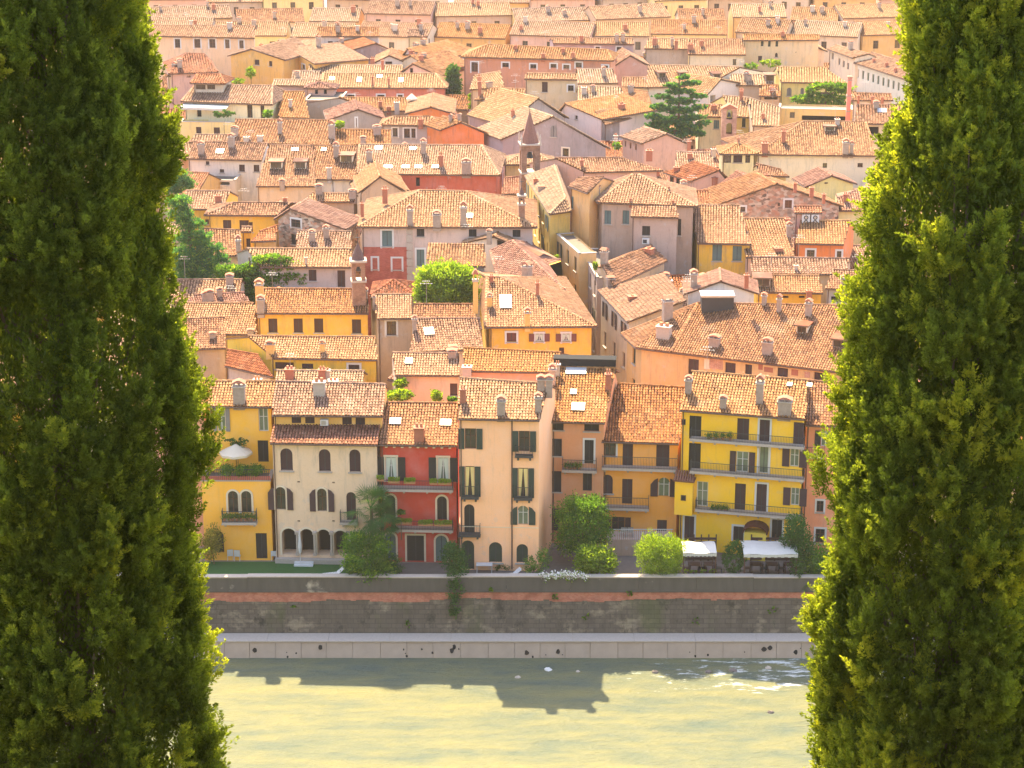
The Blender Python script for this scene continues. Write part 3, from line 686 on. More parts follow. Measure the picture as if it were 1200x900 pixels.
bm = H('F1', 'S', (279, 318), (684, 325), ((290, 248), (690, 251)), 10.75, (.74, .52, .33), '',
      [('as', 340, 381, 46, 84, 'sh_plum'), ('as', 484, 384, 44, 84, 'sh_plum'), ('as', 598, 386, 42, 86, 'sh_plum'),
       ('Sao', 318, 527, 38, 86, 'sh_plum', .5), ('Sao', 474, 533, 36, 86, 'sh_plum', .5), ('ads', 584, 558, 36, 108, 'sh_plum'),
       ('vSa', 350, 690, 54, 100), ('vSa', 417, 692, 50, 100), ('vSa', 481, 693, 50, 98), ('vSa', 544, 695, 50, 94), ('vSa', 606, 697, 48, 92),
       ('v', 386, 465, 10, 5), ('v', 517, 468, 10, 5), ('v', 386, 613, 10, 5), ('v', 517, 613, 10, 5)], root=b['root'], dirt=.8, tm='tilered', ch=[], ant=0)
bm['fac'].balcony('F1', 541, 606, 620, 580, b['root'], .7)
f = bm['fac']; q = MB()
for x in (383, 449, 512, 575):
    u, z = f.uz(px('F1', (x, 735))); u2, z2 = f.uz(px('F1', (x, 655)))
    f.bx(q, u - .14, u + .14, max(.45, z - .1), max(.6, z + .1), .02, .3, 'stone'); q.tube(f.pt(u, max(.6, z + .1), .16), f.pt(u, z2 - .1, .16), .11, .09, 'stone', 10); f.bx(q, u - .17, u + .17, z2 - .1, z2 + .12, .02, .32, 'stone')
child('column', q, b['root'])
q = MB(); u, z = f.uz(px('F1', (300, 750))); u2, _ = f.uz(px('F1', (560, 750))); f.bx(q, u, u2, -.1, .42, .0, .5, 'stone')
um, _ = f.uz(px('F1', (410, 750)))
for k in range(3): f.bx(q, um - .8, um + .8, -.1, .42 - .14 * (k + 1), .5 + .3 * k, .8 + .3 * k, 'white')
child('terrace_step', q, b['root'])
HB = bm
q = MB(); f = b['fac']; u0, u1, z0, z1 = f.rect('F1', 484, 237, 30, 22); f.bx(q, u0, u1, z0, z1, .03, .4, 'white'); f.bx(q, u0 + .08, u1 - .2, z0 + .08, z1 - .08, .4, .42, 'palemetal'); child('air_conditioner', q, b['root'])
c_ = H('F2', 'G', (40, 362), (318, 366), ((68, 216), (322, 219)), 10.6, (.54, .065, .035), 'red house with two planted balconies and cream arched doors in the riverside row',
      [('Sloc', 85, 447, 38, 82, 'sh_dark', .62), ('Sloc', 268, 450, 38, 84, 'sh_dark', .62), ('Sada', 83, 582, 34, 84, 'sh_dark'), ('Sad', 264, 586, 34, 84, 'sh_dark'),
       ('Sad', 83, 728, 38, 108, 'sh_blue'), ('Sd', 171, 732, 60, 100, 'sh_dark'), ('Sad', 262, 730, 40, 96, 'sh_blue')], dirt=.3, name='riverside_house', ch=[(184, 345, 34, 56, 1)],
      sky=[(100, 285, 38, 20), (277, 290, 38, 20)], ant=0)
f = c_['fac']; f.balcony('F2', 36, 301, 522, 492, c_['root'], 1.0); f.balcony('F2', 96, 301, 664, 636, c_['root'], 1.0)
q = MB()
for k in range(9):
    u = .5 + k * (f.w - 1) / 8; f.bx(q, u - .1, u + .1, c_['zt'] - .35, c_['zt'] - .08, .0, .3, 'cream')
child('bracket', q, c_['root'])
HC = c_
d = H('F2', 'G', (319, 271), (607, 276), ((327, 130), (640, 151)), 13.5, (.97, .52, .27), 'tall peach house with dark green shutters and iron balconies beside the red house',
      [('on', 364, 342, 40, 72, 'sh_green', .5), ('on', 553, 351, 38, 72, 'sh_green', .5), ('oyn', 362, 492, 32, 106, 'sh_green', .48), ('oyn', 549, 497, 34, 104, 'sh_green', .48),
       ('ad', 360, 625, 36, 104, 'sh_dark'), ('aoln', 549, 611, 38, 66, 'sh_green', .55), ('ad', 355, 752, 44, 104, 'sh_green'), ('as', 452, 742, 46, 72, 'sh_green'), ('as', 546, 746, 40, 66, 'sh_green')],
      name='riverside_house', ch=[(472, 255, 28, 60, 0), (338, 215, 20, 60, 1), (602, 245, 22, 60, 0), (612, 168, 26, 46, 0), (640, 172, 24, 50, 0)], ant=0, dirt=.5)
f = d['fac']; f.balcony('F2', 332, 391, 548, 510, d['root'], .55, slabm='metal'); f.balcony('F2', 517, 579, 552, 514, d['root'], .55, slabm='metal')
f.balcony('F2', 322, 397, 681, 648, d['root'], .7, slabm='metal')
f.balcony('F2', 521, 583, 402, 384, d['root'], .45, slabm='metal')
q = MB(); u, z = f.uz(px('F2', (510, 500))); q.tube(f.pt(u, .2, .08), f.pt(u, d['zt'], .08), .06, .06, 'gutter', 6); child('downpipe', q, d['root'])
q = MB(); u0_, z_ = f.uz(px('F2', (330, 650))); f.bx(q, .0, f.w, z_ - .04, z_ + .01, .0, .03, 'cream'); child('string_course', q, d['root'])
HD = d
e = H('F3', 'G', (16, 281), (206, 286), ((30, 92), (244, 96)), 11.2, (.66, .3, .14), 'narrow brown orange house set back beside the tall peach house, with two flat roof windows',
      [('s', 36, 298, 50, 26, 'sh_dark'), ('s', 160, 303, 52, 26, 'sh_dark'), ('s', 32, 372, 46, 60, 'sh_dark'), ('Wd', 151, 388, 32, 84, 'sh_dark'), ('s', 30, 492, 46, 72, 'sh_dark'), ('sn', 145, 495, 32, 62, 'sh_dark'), ('sn', 24, 625, 44, 76, 'sh_dark'), ('s', 130, 630, 34, 60, 'sh_dark')],
      name='riverside_house', ch=[(22, 150, 22, 66, 0), (218, 170, 20, 70, 1), (40, 120, 16, 50, 3)], sky=[(105, 108, 72, 22), (96, 182, 22, 16), (113, 234, 46, 26)], tm='tile', ant=0, bk=.5, zb=-.3)
e['fac'].balcony('F3', 56, 176, 455, 418, e['root'], .8)
simple('darkslate', (.03, .03, .03), .95, .2, spec=.05); q = MB(); o_ = e['rl']; w_ = 214 / 3 / sc_at(o_)
q.box(V((o_.x, o_.y, 0)), e['U'], e['In'], -.1, w_, .05, 1.2, o_.z - .5, o_.z + .75, 'darkslate'); q.box(V((o_.x, o_.y, 0)), e['U'], e['In'], -.15, w_ + .05, -.02, 1.25, o_.z + .75, o_.z + .83, 'darkslate'); child('roof_parapet', q, e['root'])
HE = e
ff = H('F3', 'G', (195, 351), (467, 359), ((250, 150), (512, 165)), 9.4, (.88, .38, .06), 'orange house with brown shutters and long balcony left of the bright yellow house',
      [('W', 223, 376, 44, 50), ('dn', 287, 399, 36, 84, 'sh_plum'), ('dn', 410, 405, 46, 88, 'sh_plum'), ('as', 216, 501, 36, 66, 'sh_plum'), ('d', 285, 528, 36, 88, 'sh_plum'),
       ('aoln', 414, 512, 40, 66, 'sh_plum', .62), ('on', 253, 642, 46, 50, 'sh_plum', .5), ('s', 407, 656, 34, 56, 'sh_plum')], dirt=.3, name='riverside_house', ch=[], ant=0)
ff['fac'].balcony('F3', 196, 461, 449, 408, ff['root'], .9); ff['fac'].balcony('F3', 208, 360, 588, 550, ff['root'], .9)
HF = ff
g_ = H('F3', 'G', (470, 241), (911, 273), ((510, 107), (922, 138)), 12.7, (.95, .54, .022), 'bright yellow house with three long balconies at the right of the riverside row',
      [('v', 483, 283, 15, 20), ('d', 524, 303, 42, 82, 'sh_dark'), ('dn', 692, 311, 42, 80, 'sh_plum'), ('Wdn', 768, 314, 36, 78, 'sh_plum'), ('dn', 888, 324, 36, 78, 'sh_plum'),
       ('d', 522, 408, 42, 100, 'sh_dark'), ('oln', 690, 424, 44, 74, 'sh_plum', .5), ('Wld', 765, 417, 34, 96, 'glassgreen'), ('oln', 873, 409, 32, 64, 'sh_plum', .6),
       ('ldn', 549, 537, 40, 88, 'glasspale'), ('d', 682, 549, 38, 98, 'sh_plum'), ('Wd', 757, 551, 36, 100, 'sh_plum'), ('oln', 875, 546, 30, 62, 'sh_plum', .6),
       ('Wd', 503, 658, 34, 88, 'sh_plum'), ('Wdn', 676, 676, 36, 52, 'sh_dark'), ('Wd', 811, 664, 36, 76, 'sh_dark'), ('s', 855, 682, 20, 34, 'sh_dark')],
      name='riverside_house', ch=[(500, 180, 22, 56, 0), (622, 232, 22, 40, 0), (750, 215, 24, 90, 0), (838, 252, 46, 54, 0)], sky=[(856, 156, 18, 12), (926, 158, 18, 12)], dirt=.4, ant=1)
f = g_['fac']
f.balcony('F3', 505, 906, 358, 326, g_['root'], .85); f.balcony('F3', 505, 906, 472, 438, g_['root'], .85); f.balcony('F3', 523, 896, 606, 574, g_['root'], .85)
q = MB(); u0, u1, z0, z1 = f.rect('F3', 489, 538, 62, 118); f.bx(q, u0, u1, z0, z1, .01, 1.0, plaster((.95, .54, .022), .25)); f.bx(q, u0 - .15, u1 + .15, z1, z1 + .12, .0, 1.2, 'tilered')
for k in range(8): 
    a = u0 + (u1 - u0) * k / 7; q.tube(f.pt(a, z1 + .62, .02), f.pt(a, z1 + .1, 1.25), .09, .09, 'tilered', 6)
m_ = (u0 + u1) / 2; f.bx(q, m_ - .22, m_ + .22, (z0 + z1) / 2 - .2, (z0 + z1) / 2 + .3, 1.0, 1.03, 'wood'); f.bx(q, m_ - .14, m_ + .14, (z0 + z1) / 2 - .12, (z0 + z1) / 2 + .22, 1.03, 1.04, 'interior'); child('bay', q, g_['root'])
q = MB(); u0, u1, z0, z1 = f.rect('F3', 740, 668, 76, 60); f.bx(q, u0, u1, .0, z1 - .5, .01, 1.1, plaster((.85, .6, .06), .25))
m_ = (u0 + u1) / 2
for k in range(9):
    t0, t1 = math.pi * k / 9, math.pi * (k + 1) / 9; r = (u1 - u0) / 2 + .15
    P = [(m_ + r * math.cos(t0), z1 - .5 + .75 * math.sin(t0)), (m_ + r * math.cos(t1), z1 - .5 + .75 * math.sin(t1)), (m_ + (r - .1) * math.cos(t1), z1 - .56 + .7 * math.sin(t1)), (m_ + (r - .1) * math.cos(t0), z1 - .56 + .7 * math.sin(t0))]
    q.hexa([f.pt(*x, .0) for x in P], [f.pt(*x, 1.35) for x in P], 'tilered')
f.bx(q, m_ - .3, m_ + .3, z1 - 1.4, z1 - .9, 1.1, 1.13, 'wood'); f.bx(q, m_ - .2, m_ + .2, z1 - 1.32, z1 - .98, 1.13, 1.14, 'interior'); child('porch', q, g_['root'])
HG = g_
h_ = H('F3', 'G', (911, 293), (1120, 303), ((922, 139), (1120, 156)), 11.7, (.82, .32, .16), 'salmon pink house half hidden behind the right cypress, with small flower balcony',
      [('oln', 983, 342, 32, 56, 'sh_dark', .5), ('W', 966, 438, 20, 24), ('W', 963, 580, 24, 40), ('W', 963, 684, 32, 50), ('oln', 1080, 345, 32, 56, 'sh_dark', .5), ('W', 1070, 440, 30, 50), ('W', 1070, 580, 30, 50)], name='riverside_house', ant=0, ch=[(1070, 250, 24, 40, 0)])
h_['fac'].balcony('F3', 908, 978, 405, 378, h_['root'], .8)
HH = h_
# more of the row runs on behind both cypresses
H('P', 'G', (1016, 499), (1090, 502), ((1010, 452), (1086, 455)), 11.9, (.8, .55, .3), 'cream riverside house seen only through gaps in the right cypress', [('o', 1040, 525, 12, 22), ('o', 1070, 525, 12, 22), ('o', 1040, 570, 12, 22), ('o', 1070, 570, 12, 22)], name='riverside_house', ant=0)
H('P', 'G', (1092, 503), (1200, 506), ((1086, 454), (1190, 456)), 11.6, (.7, .42, .2), 'tan riverside house behind the outer side of the right cypress', [('o', 1120, 530, 12, 22), ('o', 1160, 530, 12, 22)], name='riverside_house', ant=0)
H('P', 'G', (150, 482), (240, 481), ((165, 446), (246, 446)), 12.4, (.75, .35, .2), 'brick coloured riverside house seen only through gaps in the left cypress', [('o', 170, 510, 12, 22), ('o', 210, 510, 12, 22), ('o', 170, 560, 12, 22), ('o', 210, 560, 12, 22)], name='riverside_house', ant=0)
H('P', 'G', (30, 484), (148, 483), ((50, 447), (160, 447)), 12.2, (.8, .6, .35), 'pale riverside house behind the middle of the left cypress', [('o', 60, 510, 12, 22), ('o', 110, 510, 12, 22)], name='riverside_house', ant=0)
# ------------------------------------------------------------------ the old town behind, street by street
YEL = (.88, .50, .06); LYEL = (.86, .62, .24); ORA = (.8, .28, .07); CRE = (.70, .53, .35); BEI = (.55, .40, .28); PNK = (.66, .40, .29); RED = (.62, .15, .08); GRY = (.42, .34, .29); WHT = (.72, .62, .52); OCH = (.72, .42, .14); VIV = (.82, .24, .06); TAN = (.58, .4, .24); PUR = (.32, .22, .2)
# second row
r = H('M1', 'G', (412, 662), (907, 663), ((442, 556), (903, 558)), 11.2, YEL, 'yellow house with four closed brown shutters in the second row behind the beige house', [('s', 486, 717, 40, 62), ('s', 597, 717, 40, 62), ('s', 687, 717, 40, 62), ('s', 853, 721, 40, 62)], ch=[(428, 600, 34, 80, 2), (434, 655, 30, 66, 0), (893, 600, 16, 46, 0)], ant=0)
H('M2', 'G', (157, 650), (311, 648), ((138, 545), (308, 545)), 10.9, BEI, 'plain beige house with one pink blind window beside the yellow house of four shutters', [('W', 220, 692, 42, 62, 'chimred')], ant=0, ch=[(143, 585, 12, 36, 0)])
H('M1', 'G', (490, 859), (945, 867), ((375, 764), (936, 768)), 9.6, (.85, .55, .05), 'low bright yellow house just behind the beige riverside house, seen over its roof', [('s', 537, 893, 82, 30), ('s', 638, 896, 50, 24), ('sW', 842, 905, 48, 34)], ch=[(476, 835, 36, 50, 2), (704, 830, 20, 46, 2)], ant=0)
H('M1', 'G', (88, 750), (416, 757), ((90, 620), (402, 620)), 9, TAN, 'wide brown roofed house left of the yellow house of four shutters', [], ch=[(390, 752, 26, 20, 0)])
H('M1', 'G', (60, 822), (280, 815), ((100, 690), (272, 682)), 8.2, BEI, 'small low house with lead flashing beside the left cypress below the wide brown roof', [], ch=[(222, 770, 26, 24, 0)])
H('F1', 'G', (110, 28), (292, 70), ((118, -32), (235, -12)), 8.8, (.62, .5, .42), 'low red roofed shed with pale wall and satellite dish behind the left riverside roof', [], tm='tilered', ch=[])
H('F2', 'G', (340, 103), (640, 109), ((340, 24), (682, 40)), 11, PNK, 'house with long tan roof directly behind the tall peach house', [], ch=[(352, 108, 30, 26, 3)], ant=0)
H('F2', 'G', (98, 118), (326, 120), ((90, 41), (324, 44)), 10.6, CRE, 'low house with one white skylight behind the red riverside house', [('s', 305, 170, 26, 44)], sky=[(148, 73, 26, 18)], ch=[(300, 52, 30, 24, 0)])
H('F2', 'H', (76, 134), (262, 146), ((135, 96), (190, 98)), 8.9, (.6, .35, .25), 'small hip roofed pavilion behind the planted terrace of the red house', [], ch=[], tm='tilered', ant=0)
H('M2', 'G', (300, 797), (624, 783), ((330, 650), (610, 650)), 10.2, CRE, 'mottled brown roof with white skylight left of the big yellow corner house', [], sky=[(385, 710, 44, 32)], ch=[(490, 790, 34, 22, 0), (322, 700, 18, 60, 0)])
H('M2', 'G', (322, 648), (590, 648), ((318, 588), (590, 588)), 11.4, CRE, 'low roofed house between the round green tree and the mottled brown roof', [], ch=[])
# yellow corner house with hip towards the street
r = H('M2', 'H', (634, 687), (1122, 684), ((640, 468), (700, 470)), 11.4, YEL, 'big yellow corner house with hipped roof at the mouth of the narrow street', [('Ws', 748, 732, 42, 40, 'sh_red'), ('Woc', 870, 733, 34, 34, 'sh_red', .5), ('Woc', 988, 733, 34, 34, 'sh_red', .5), ('s', 968, 792, 22, 30)],
      back=((590, 440), (985, 470)), ch=[(652, 595, 22, 54, 2), (818, 680, 24, 72, 2), (590, 600, 22, 150, 2), (862, 550, 14, 70, 1), (660, 490, 16, 36, 1)], sky=[(722, 580, 50, 60)], ant=1, name='corner_house')
H('M2', 'H', (690, 480), (1000, 543), ((655, 352), (752, 308)), 11.6, YEL, 'long red tiled wing running back from the yellow corner house along the street', [], ch=[(816, 480, 34, 74, 0), (970, 530, 20, 20, 1)], tm='tilered', back=(None, (840, 320)), gut=False)
H('M2', 'S', (378, 418), (634, 420), ((380, 318), (630, 322)), 12.2, (.66, .55, .44), 'pale tiled house directly above the round bright green tree', [], ch=[], tm='tilepale')
H('M2', 'F', (530, 318), (760, 330), (670, 290), 12.6, WHT, 'small gabled penthouse with air conditioner behind the pale tiled house', [('v', 703, 316, 36, 22)], depth=7, ch=[(650, 300, 20, 40, 0)])
# big palace with red lower walls
r = H('M2', 'H', (72, 247), (857, 249), ((345, 88), (545, 92)), 14.2, (.62, .46, .38), 'large palace with wide hipped roof and red brick lower wall left of the narrow street', [('s', 348, 273, 34, 34, 'sh_dark'), ('s', 577, 274, 34, 34, 'sh_dark'), ('s', 770, 276, 34, 32, 'sh_dark'), ('Ws', 201, 298, 44, 70, 'sh_blue'), ('Ws', 348, 383, 34, 74, 'sh_blue'), ('Ws', 245, 410, 40, 50, 'sh_blue'), ('Ws', 148, 408, 22, 50, 'sh_blue')],
      ch=[(302, 235, 24, 76, 0), (420, 240, 34, 60, 0), (537, 235, 26, 90, 0), (192, 120, 22, 50, 1), (92, 180, 14, 44, 1)], sky=[(565, 202, 26, 20)], name='palace', cat='palace')
f = r['fac']; brick('redbrick', (.42, .08, .05), (.5, .12, .075), (.34, .16, .12)); q = MB(); u0, z1 = f.uz(px('M2', (96, 335))); u1, _ = f.uz(px('M2', (290, 335))); f.bx(q, .05, u1, -.2, z1, .003, .05, 'redbrick')
for x in (300, 92): 
    a, _ = f.uz(px('M2', (x, 300))); 
    for k in range(16): f.bx(q, max(.0, a - .35), a + .35, r['zt'] - .9 * (k + 1), r['zt'] - .9 * k - .12, .05, .11, 'stone') if a > .3 else None
child('brick_facing', q, r['root'])
H('M2', 'H', (128, 548), (325, 548), ((225, 482), (232, 482)), 10, BEI, 'small pyramid roofed house between the bell turret and the round green tree', [], tm='tilered', ch=[])
H('M1', 'G', (430, 459), (838, 461), ((372, 380), (828, 382)), 11.4, (.56, .44, .37), 'grey beige house with two brown shuttered windows left of the bell turret', [('s', 660, 497, 34, 50), ('s', 786, 512, 34, 74)], ch=[(632, 450, 8, 40, 3)])
H('M1', 'G', (586, 376), (832, 379), ((592, 303), (830, 306)), 11.8, BEI, 'tan roof behind the grey beige house, with two chimneys', [], ch=[(658, 345, 24, 46, 0), (720, 330, 22, 50, 0)])
H('M1', 'G', (150, 415), (352, 408), ((160, 292), (342, 300)), 10.6, CRE, 'tan roofed house half hidden by the dark cedar on the left', [], ch=[(336, 408, 20, 80, 0)])
H('M1', 'G', (60, 640), (385, 612), ((140, 585), (360, 572)), 9.6, TAN, 'old tiled roof under the cedar on the left', [], tm='tilered')
H('M1', 'H', (186, 232), (502, 234), ((312, 179), (560, 180)), 12.2, YEL, 'yellow house with brown double window above the cedar tree', [('s', 285, 273, 36, 38), ('s', 360, 277, 42, 44), ('s', 388, 285, 20, 44)], back=(None, (600, 182)), ch=[(540, 175, 16, 24, 1)])
H('M1', 'G', (345, 305), (392, 305), 285, 11.5, YEL, 'narrow yellow annex below the yellow house with brown double window', [('s', 378, 355, 18, 40)], ch=[], ant=0)
H('M1', 'G', (388, 348), (500, 344), ((430, 305), (505, 278)), 11.2, OCH, 'small red lean roof against the grey stone gable house', [], tm='tilered', ch=[], ant=0)
H('M1', 'F', (492, 250), (806, 296), (560, 205), 12.4, (.4, .33, .28), 'grey stone house with asymmetric red roof and white framed window', [('W', 588, 268, 40, 34), ('s', 580, 340, 28, 44, 'sh_dark'), ('v', 640, 330, 4, 4)], back=(640, 160), wallmat='rubble', tm='tilered', ch=[])
H('M1', 'G', (64, 206), (262, 206), ((108, 127), (300, 128)), 12, YEL, 'yellow house with plain tan roof next to the upper left cypress edge', [('s', 198, 262, 18, 22)])
H('M2', 'F', (75, 98), (285, 92), (170, 28), 12.5, TAN, 'house with pale gable behind the left end of the palace roof', [], depth=9, ch=[(190, 120, 14, 40, 1)])
# block between T1 rows
H('T1', 'G', (112, 565), (452, 573), ((140, 489), (478, 496)), 11.6, (.76, .66, .55), 'cream house with downpipes and small square windows near the upper left cypress', [('s', 362, 608, 26, 32), ('s', 428, 609, 26, 32), ('s', 206, 585, 16, 16), ('s', 271, 621, 20, 16)], ch=[(178, 540, 26, 50, 0), (315, 510, 26, 54, 0)], sky=[(263, 535, 34, 20)])
H('T1', 'T', (160, 662), (330, 665), 7, 9.5, (.74, .6, .46), 'flat roofed cream annex with two slot windows', [('v', 200, 680, 54, 14), ('v', 284, 678, 44, 14)])
H('T1', 'G', (425, 690), (695, 690), ((486, 504), (690, 507)), 11, CRE, 'tan roofed house with two boxy dormers in the middle left', [], dorm=[(517, 612, 56, 34, 'cream'), (627, 612, 52, 34, 'cream')], sky=[(603, 527, 30, 14)], ch=[(545, 690, 22, 30, 0)])
H('T1', 'G', (692, 658), (882, 661), ((690, 507), (880, 509)), 11.5, (.8, .7, .55), 'tan roofed house with one boxy dormer and blank white wall', [('W', 775, 690, 4, 60)], dorm=[(836, 583, 58, 34, 'cream')], sky=[(734, 527, 22, 14)], ch=[(790, 555, 22, 60, 0), (758, 655, 18, 60, 3)])
H('T1', 'H', (885, 633), (1530, 640), ((895, 503), (1450, 505)), 11.9, RED, 'long red walled house with four skylights in its tan roof', [('v', 903, 665, 20, 40), ('v', 1160, 670, 18, 40)], sky=[(1025, 606, 38, 14), (1105, 606, 34, 14), (1162, 606, 34, 14), (982, 519, 32, 18), (1137, 522, 30, 12), (1240, 605, 30, 14)], ch=[(940, 575, 24, 50, 0), (1380, 630, 40, 60, 0), (1265, 600, 20, 60, 1), (1185, 540, 22, 60, 0)])
H('T1', 'F', (880, 722), (1120, 712), (985, 650), 11, CRE, 'cream gable house just below the long red walled house', [], depth=12, ch=[(980, 690, 14, 36, 1)])
H('T1', 'G', (640, 760), (870, 760), ((680, 722), (880, 725)), 11.3, TAN, 'roof with dark gutter valley above the grey stone gable house', [], ch=[(712, 722, 30, 40, 0), (865, 745, 34, 40, 0)])
H('T1', 'G', (330, 492), (780, 503), ((332, 388), (782, 392)), 12.1, CRE, 'long tan roofed house behind the two boxy dormers', [], ch=[(535, 450, 18, 60, 0), (770, 470, 26, 70, 0), (330, 460, 30, 40, 0), (445, 485, 24, 30, 3), (383, 485, 24, 24, 3)])
H('T1', 'G', (782, 503), (1040, 501), ((784, 433), (1040, 437)), 11.8, TAN, 'lower tan roof with soot stained chimneys right of the long tan roof', [], ch=[(975, 455, 34, 40, 0), (912, 495, 24, 30, 0)])
H('T1', 'G', (120, 490), (335, 491), ((150, 457), (330, 458)), 12, CRE, 'small roof with white terrace deck above the cream downpipe house', [], ch=[])
r = H('T1', 'H', (86, 305), (496, 320), ((150, 232), (500, 234)), 14.2, (.82, .7, .42), 'cream house with white awning over a planted terrace', [('v', 168, 355, 20, 40), ('v', 245, 355, 22, 40), ('n', 398, 350, 24, 60), ('n', 455, 352, 18, 60)], ch=[])
ln = H('T1', 'T', (80, 398), (500, 402), 3, 11.6, (.82, .62, .25), '', [('s', 166, 436, 24, 30), ('s', 248, 438, 28, 30)], root=r['root'], depth=2.2)
f = r['fac']; q = MB(); u0, z1 = f.uz(px('T1', (98, 312))); u1, z0 = f.uz(px('T1', (308, 330)))
q.hexa([f.pt(u0, z1 - .05, .02), f.pt(u1, z1 - .05, .02), f.pt(u1, z0, 1.8), f.pt(u0, z0, 1.8)], [f.pt(u0, z1, .02), f.pt(u1, z1, .02), f.pt(u1, z0 + .05, 1.8), f.pt(u0, z0 + .05, 1.8)], 'awning')
for k in range(10): a = u0 + (u1 - u0) * k / 10; f.bx(q, a, a + (u1 - u0) / 10 - .03, z0 - .3, z0, 1.78, 1.81, 'awning')
child('awning', q, r['root'])
H('T1', 'H', (128, 222), (285, 226), ((160, 182), (262, 182)), 16.6, (.62, .5, .36), 'small dark plum roofed roof pavilion on top of the awning house', [('n', 175, 240, 44, 22), ('n', 222, 240, 36, 22)], tm='tilered', name='roof_pavilion', cat='pavilion', ch=[], ant=0)
H('T1', 'G', (20, 190), (130, 192), ((30, 165), (130, 165)), 13, (.82, .7, .42), 'pale yellow house with tall stripes left of the roof pavilion', [('s', 85, 232, 20, 22), ('n', 50, 240, 20, 50)])
H('T1', 'H', (30, 180), (252, 172), ((110, 88), (190, 90)), 13.6, PNK, 'house with worn salmon red hipped roof in the upper left', [], tm='tilered', ch=[(80, 150, 20, 36, 0)])
H('T1', 'F', (298, 98), (556, 118), (403, 68), 14, (.8, .46, .12), 'ochre gable house with two small windows in the upper left', [('s', 430, 128, 22, 24), ('s', 492, 134, 14, 24)], depth=14, ch=[(450, 62, 14, 20, 1)])
H('T1', 'F', (527, 78), (690, 135), (560, 60), 13.6, (.8, .46, .12), 'ochre house with slanting roof edge right of the ochre gable', [('s', 572, 138, 24, 28), ('W', 642, 148, 14, 20)], depth=10, ch=[])
H('T1', 'G', (560, 108), (702, 128), ((528, 28), (700, 26)), 13, CRE, 'house with bright pale roof slope in the upper left middle', [], tm='tilepale', ch=[(710, 50, 16, 40, 0)])
H('T1', 'G', (-60, 8), (420, 18), ((-60, -40), (420, -36)), 15.5, (.82, .56, .33), 'peach palace with tall framed windows at the top left', [('Wn', 70, 42, 24, 40), ('Wn', 160, 42, 28, 40), ('Wn', 228, 42, 28, 40), ('Wn', 296, 44, 20, 40), ('Wn', 360, 46, 20, 36)], name='palace', cat='palace')
H('T1', 'G', (705, 10), (985, 10), ((705, -30), (985, -30)), 15, (.78, .66, .55), 'pale house with a row of dark upper windows at the top left middle', [('s', 763, 42, 22, 20), ('s', 820, 42, 24, 24), ('s', 865, 42, 36, 28), ('s', 928, 38, 34, 16)])
H('T1', 'F', (815, 85), (1035, 72), (970, 42), 13.5, (.34, .22, .2), 'dark plum brown barn like house with wide gable', [], depth=12, ch=[], tm='tilered')
H('T1', 'F', (700, 70), (800, 92), (715, 52), 13.3, CRE, 'narrow cream house with steep verge left of the plum brown gable', [], depth=9)
H('T1', 'F', (1085, 100), (1260, 118), (1110, 68), 13.4, WHT, 'white gable house with small dark attic windows', [('v', 1160, 104, 20, 16), ('v', 1110, 100, 8, 8)], depth=12)
H('T1', 'F', (960, 130), (1110, 130), (1030, 98), 13, WHT, 'small cream gable house left of the white gable house', [('v', 1028, 130, 30, 12)], depth=8, ch=[(955, 140, 18, 36, 1), (1000, 145, 12, 30, 1)])
H('T1', 'F', (1080, 172), (1260, 190), (1135, 135), 12.4, CRE, 'cream gable house with one arched attic window above the terrace parasol', [('v', 1132, 165, 12, 22)], depth=8)
H('T1', 'G', (660, 176), (1100, 178), ((665, 140), (1090, 142)), 12.2, (.7, .5, .36), 'low pale roof strip behind the long red house of the upper left', [], tm='tilepale', ch=[])
r = H('T1', 'H', (722, 243), (1292, 245), ((730, 178), (1240, 180)), 12.2, (.66, .20, .12), 'long red house with small white framed attic windows in the upper left', [('Wv', 855, 281, 34, 12), ('Wv', 992, 281, 34, 12), ('Wn', 1080, 284, 22, 18), ('n', 1214, 292, 18, 24)], tm='tilepale', sky=[(770, 205, 22, 16), (895, 210, 20, 24, 0), (1083, 212, 20, 22, 0), (987, 194, 24, 14)], ch=[(955, 235, 8, 50, 1), (1028, 235, 8, 40, 1)])
H('T1', 'G', (500, 232), (700, 236), ((505, 207), (700, 208)), 12.6, (.42, .3, .28), 'low purple grey house left of the red pyramid roof', [], tm='tilepale', ch=[])
H('T1', 'G', (585, 212), (722, 212), ((590, 168), (720, 170)), 12.8, CRE, 'pale roof with terrace railing behind the low purple grey house', [], tm='tilepale')
H('T1', 'H', (642, 246), (788, 248), ((708, 218), (716, 218)), 12.9, (.72, .42, .3), 'little pavilion with red pyramid roof beside the long red house', [('v', 700, 262, 14, 20), ('v', 740, 262, 14, 20)], tm='tilered', ch=[], ant=0)
H('T1', 'G', (528, 378), (668, 381), ((530, 262), (645, 262)), 12.3, BEI, 'square tan roof left of the dark roof terrace', [], ch=[(582, 330, 14, 40, 3)])
H('T1', 'T', (645, 300), (805, 302), 6, 12, (.2, .14, .13), 'dark walled roof terrace with plants', [], depth=8)
H('T1', 'F', (748, 392), (1010, 384), (888, 342), 11.9, (.38, .31, .26), 'brown grey gable house with a tall pale slit window', [('W', 881, 400, 4, 40, 'cream')], back=(870, 300), tm='tilered', ch=[])
H('T1', 'G', (1000, 350), (1230, 345), ((800, 288), (1180, 290)), 11.9, BEI, 'irregular tan roof with big leaning chimneys below the long red house', [], ch=[(1065, 345, 22, 44, 3), (1028, 345, 18, 20, 1), (990, 330, 16, 30, 1)])
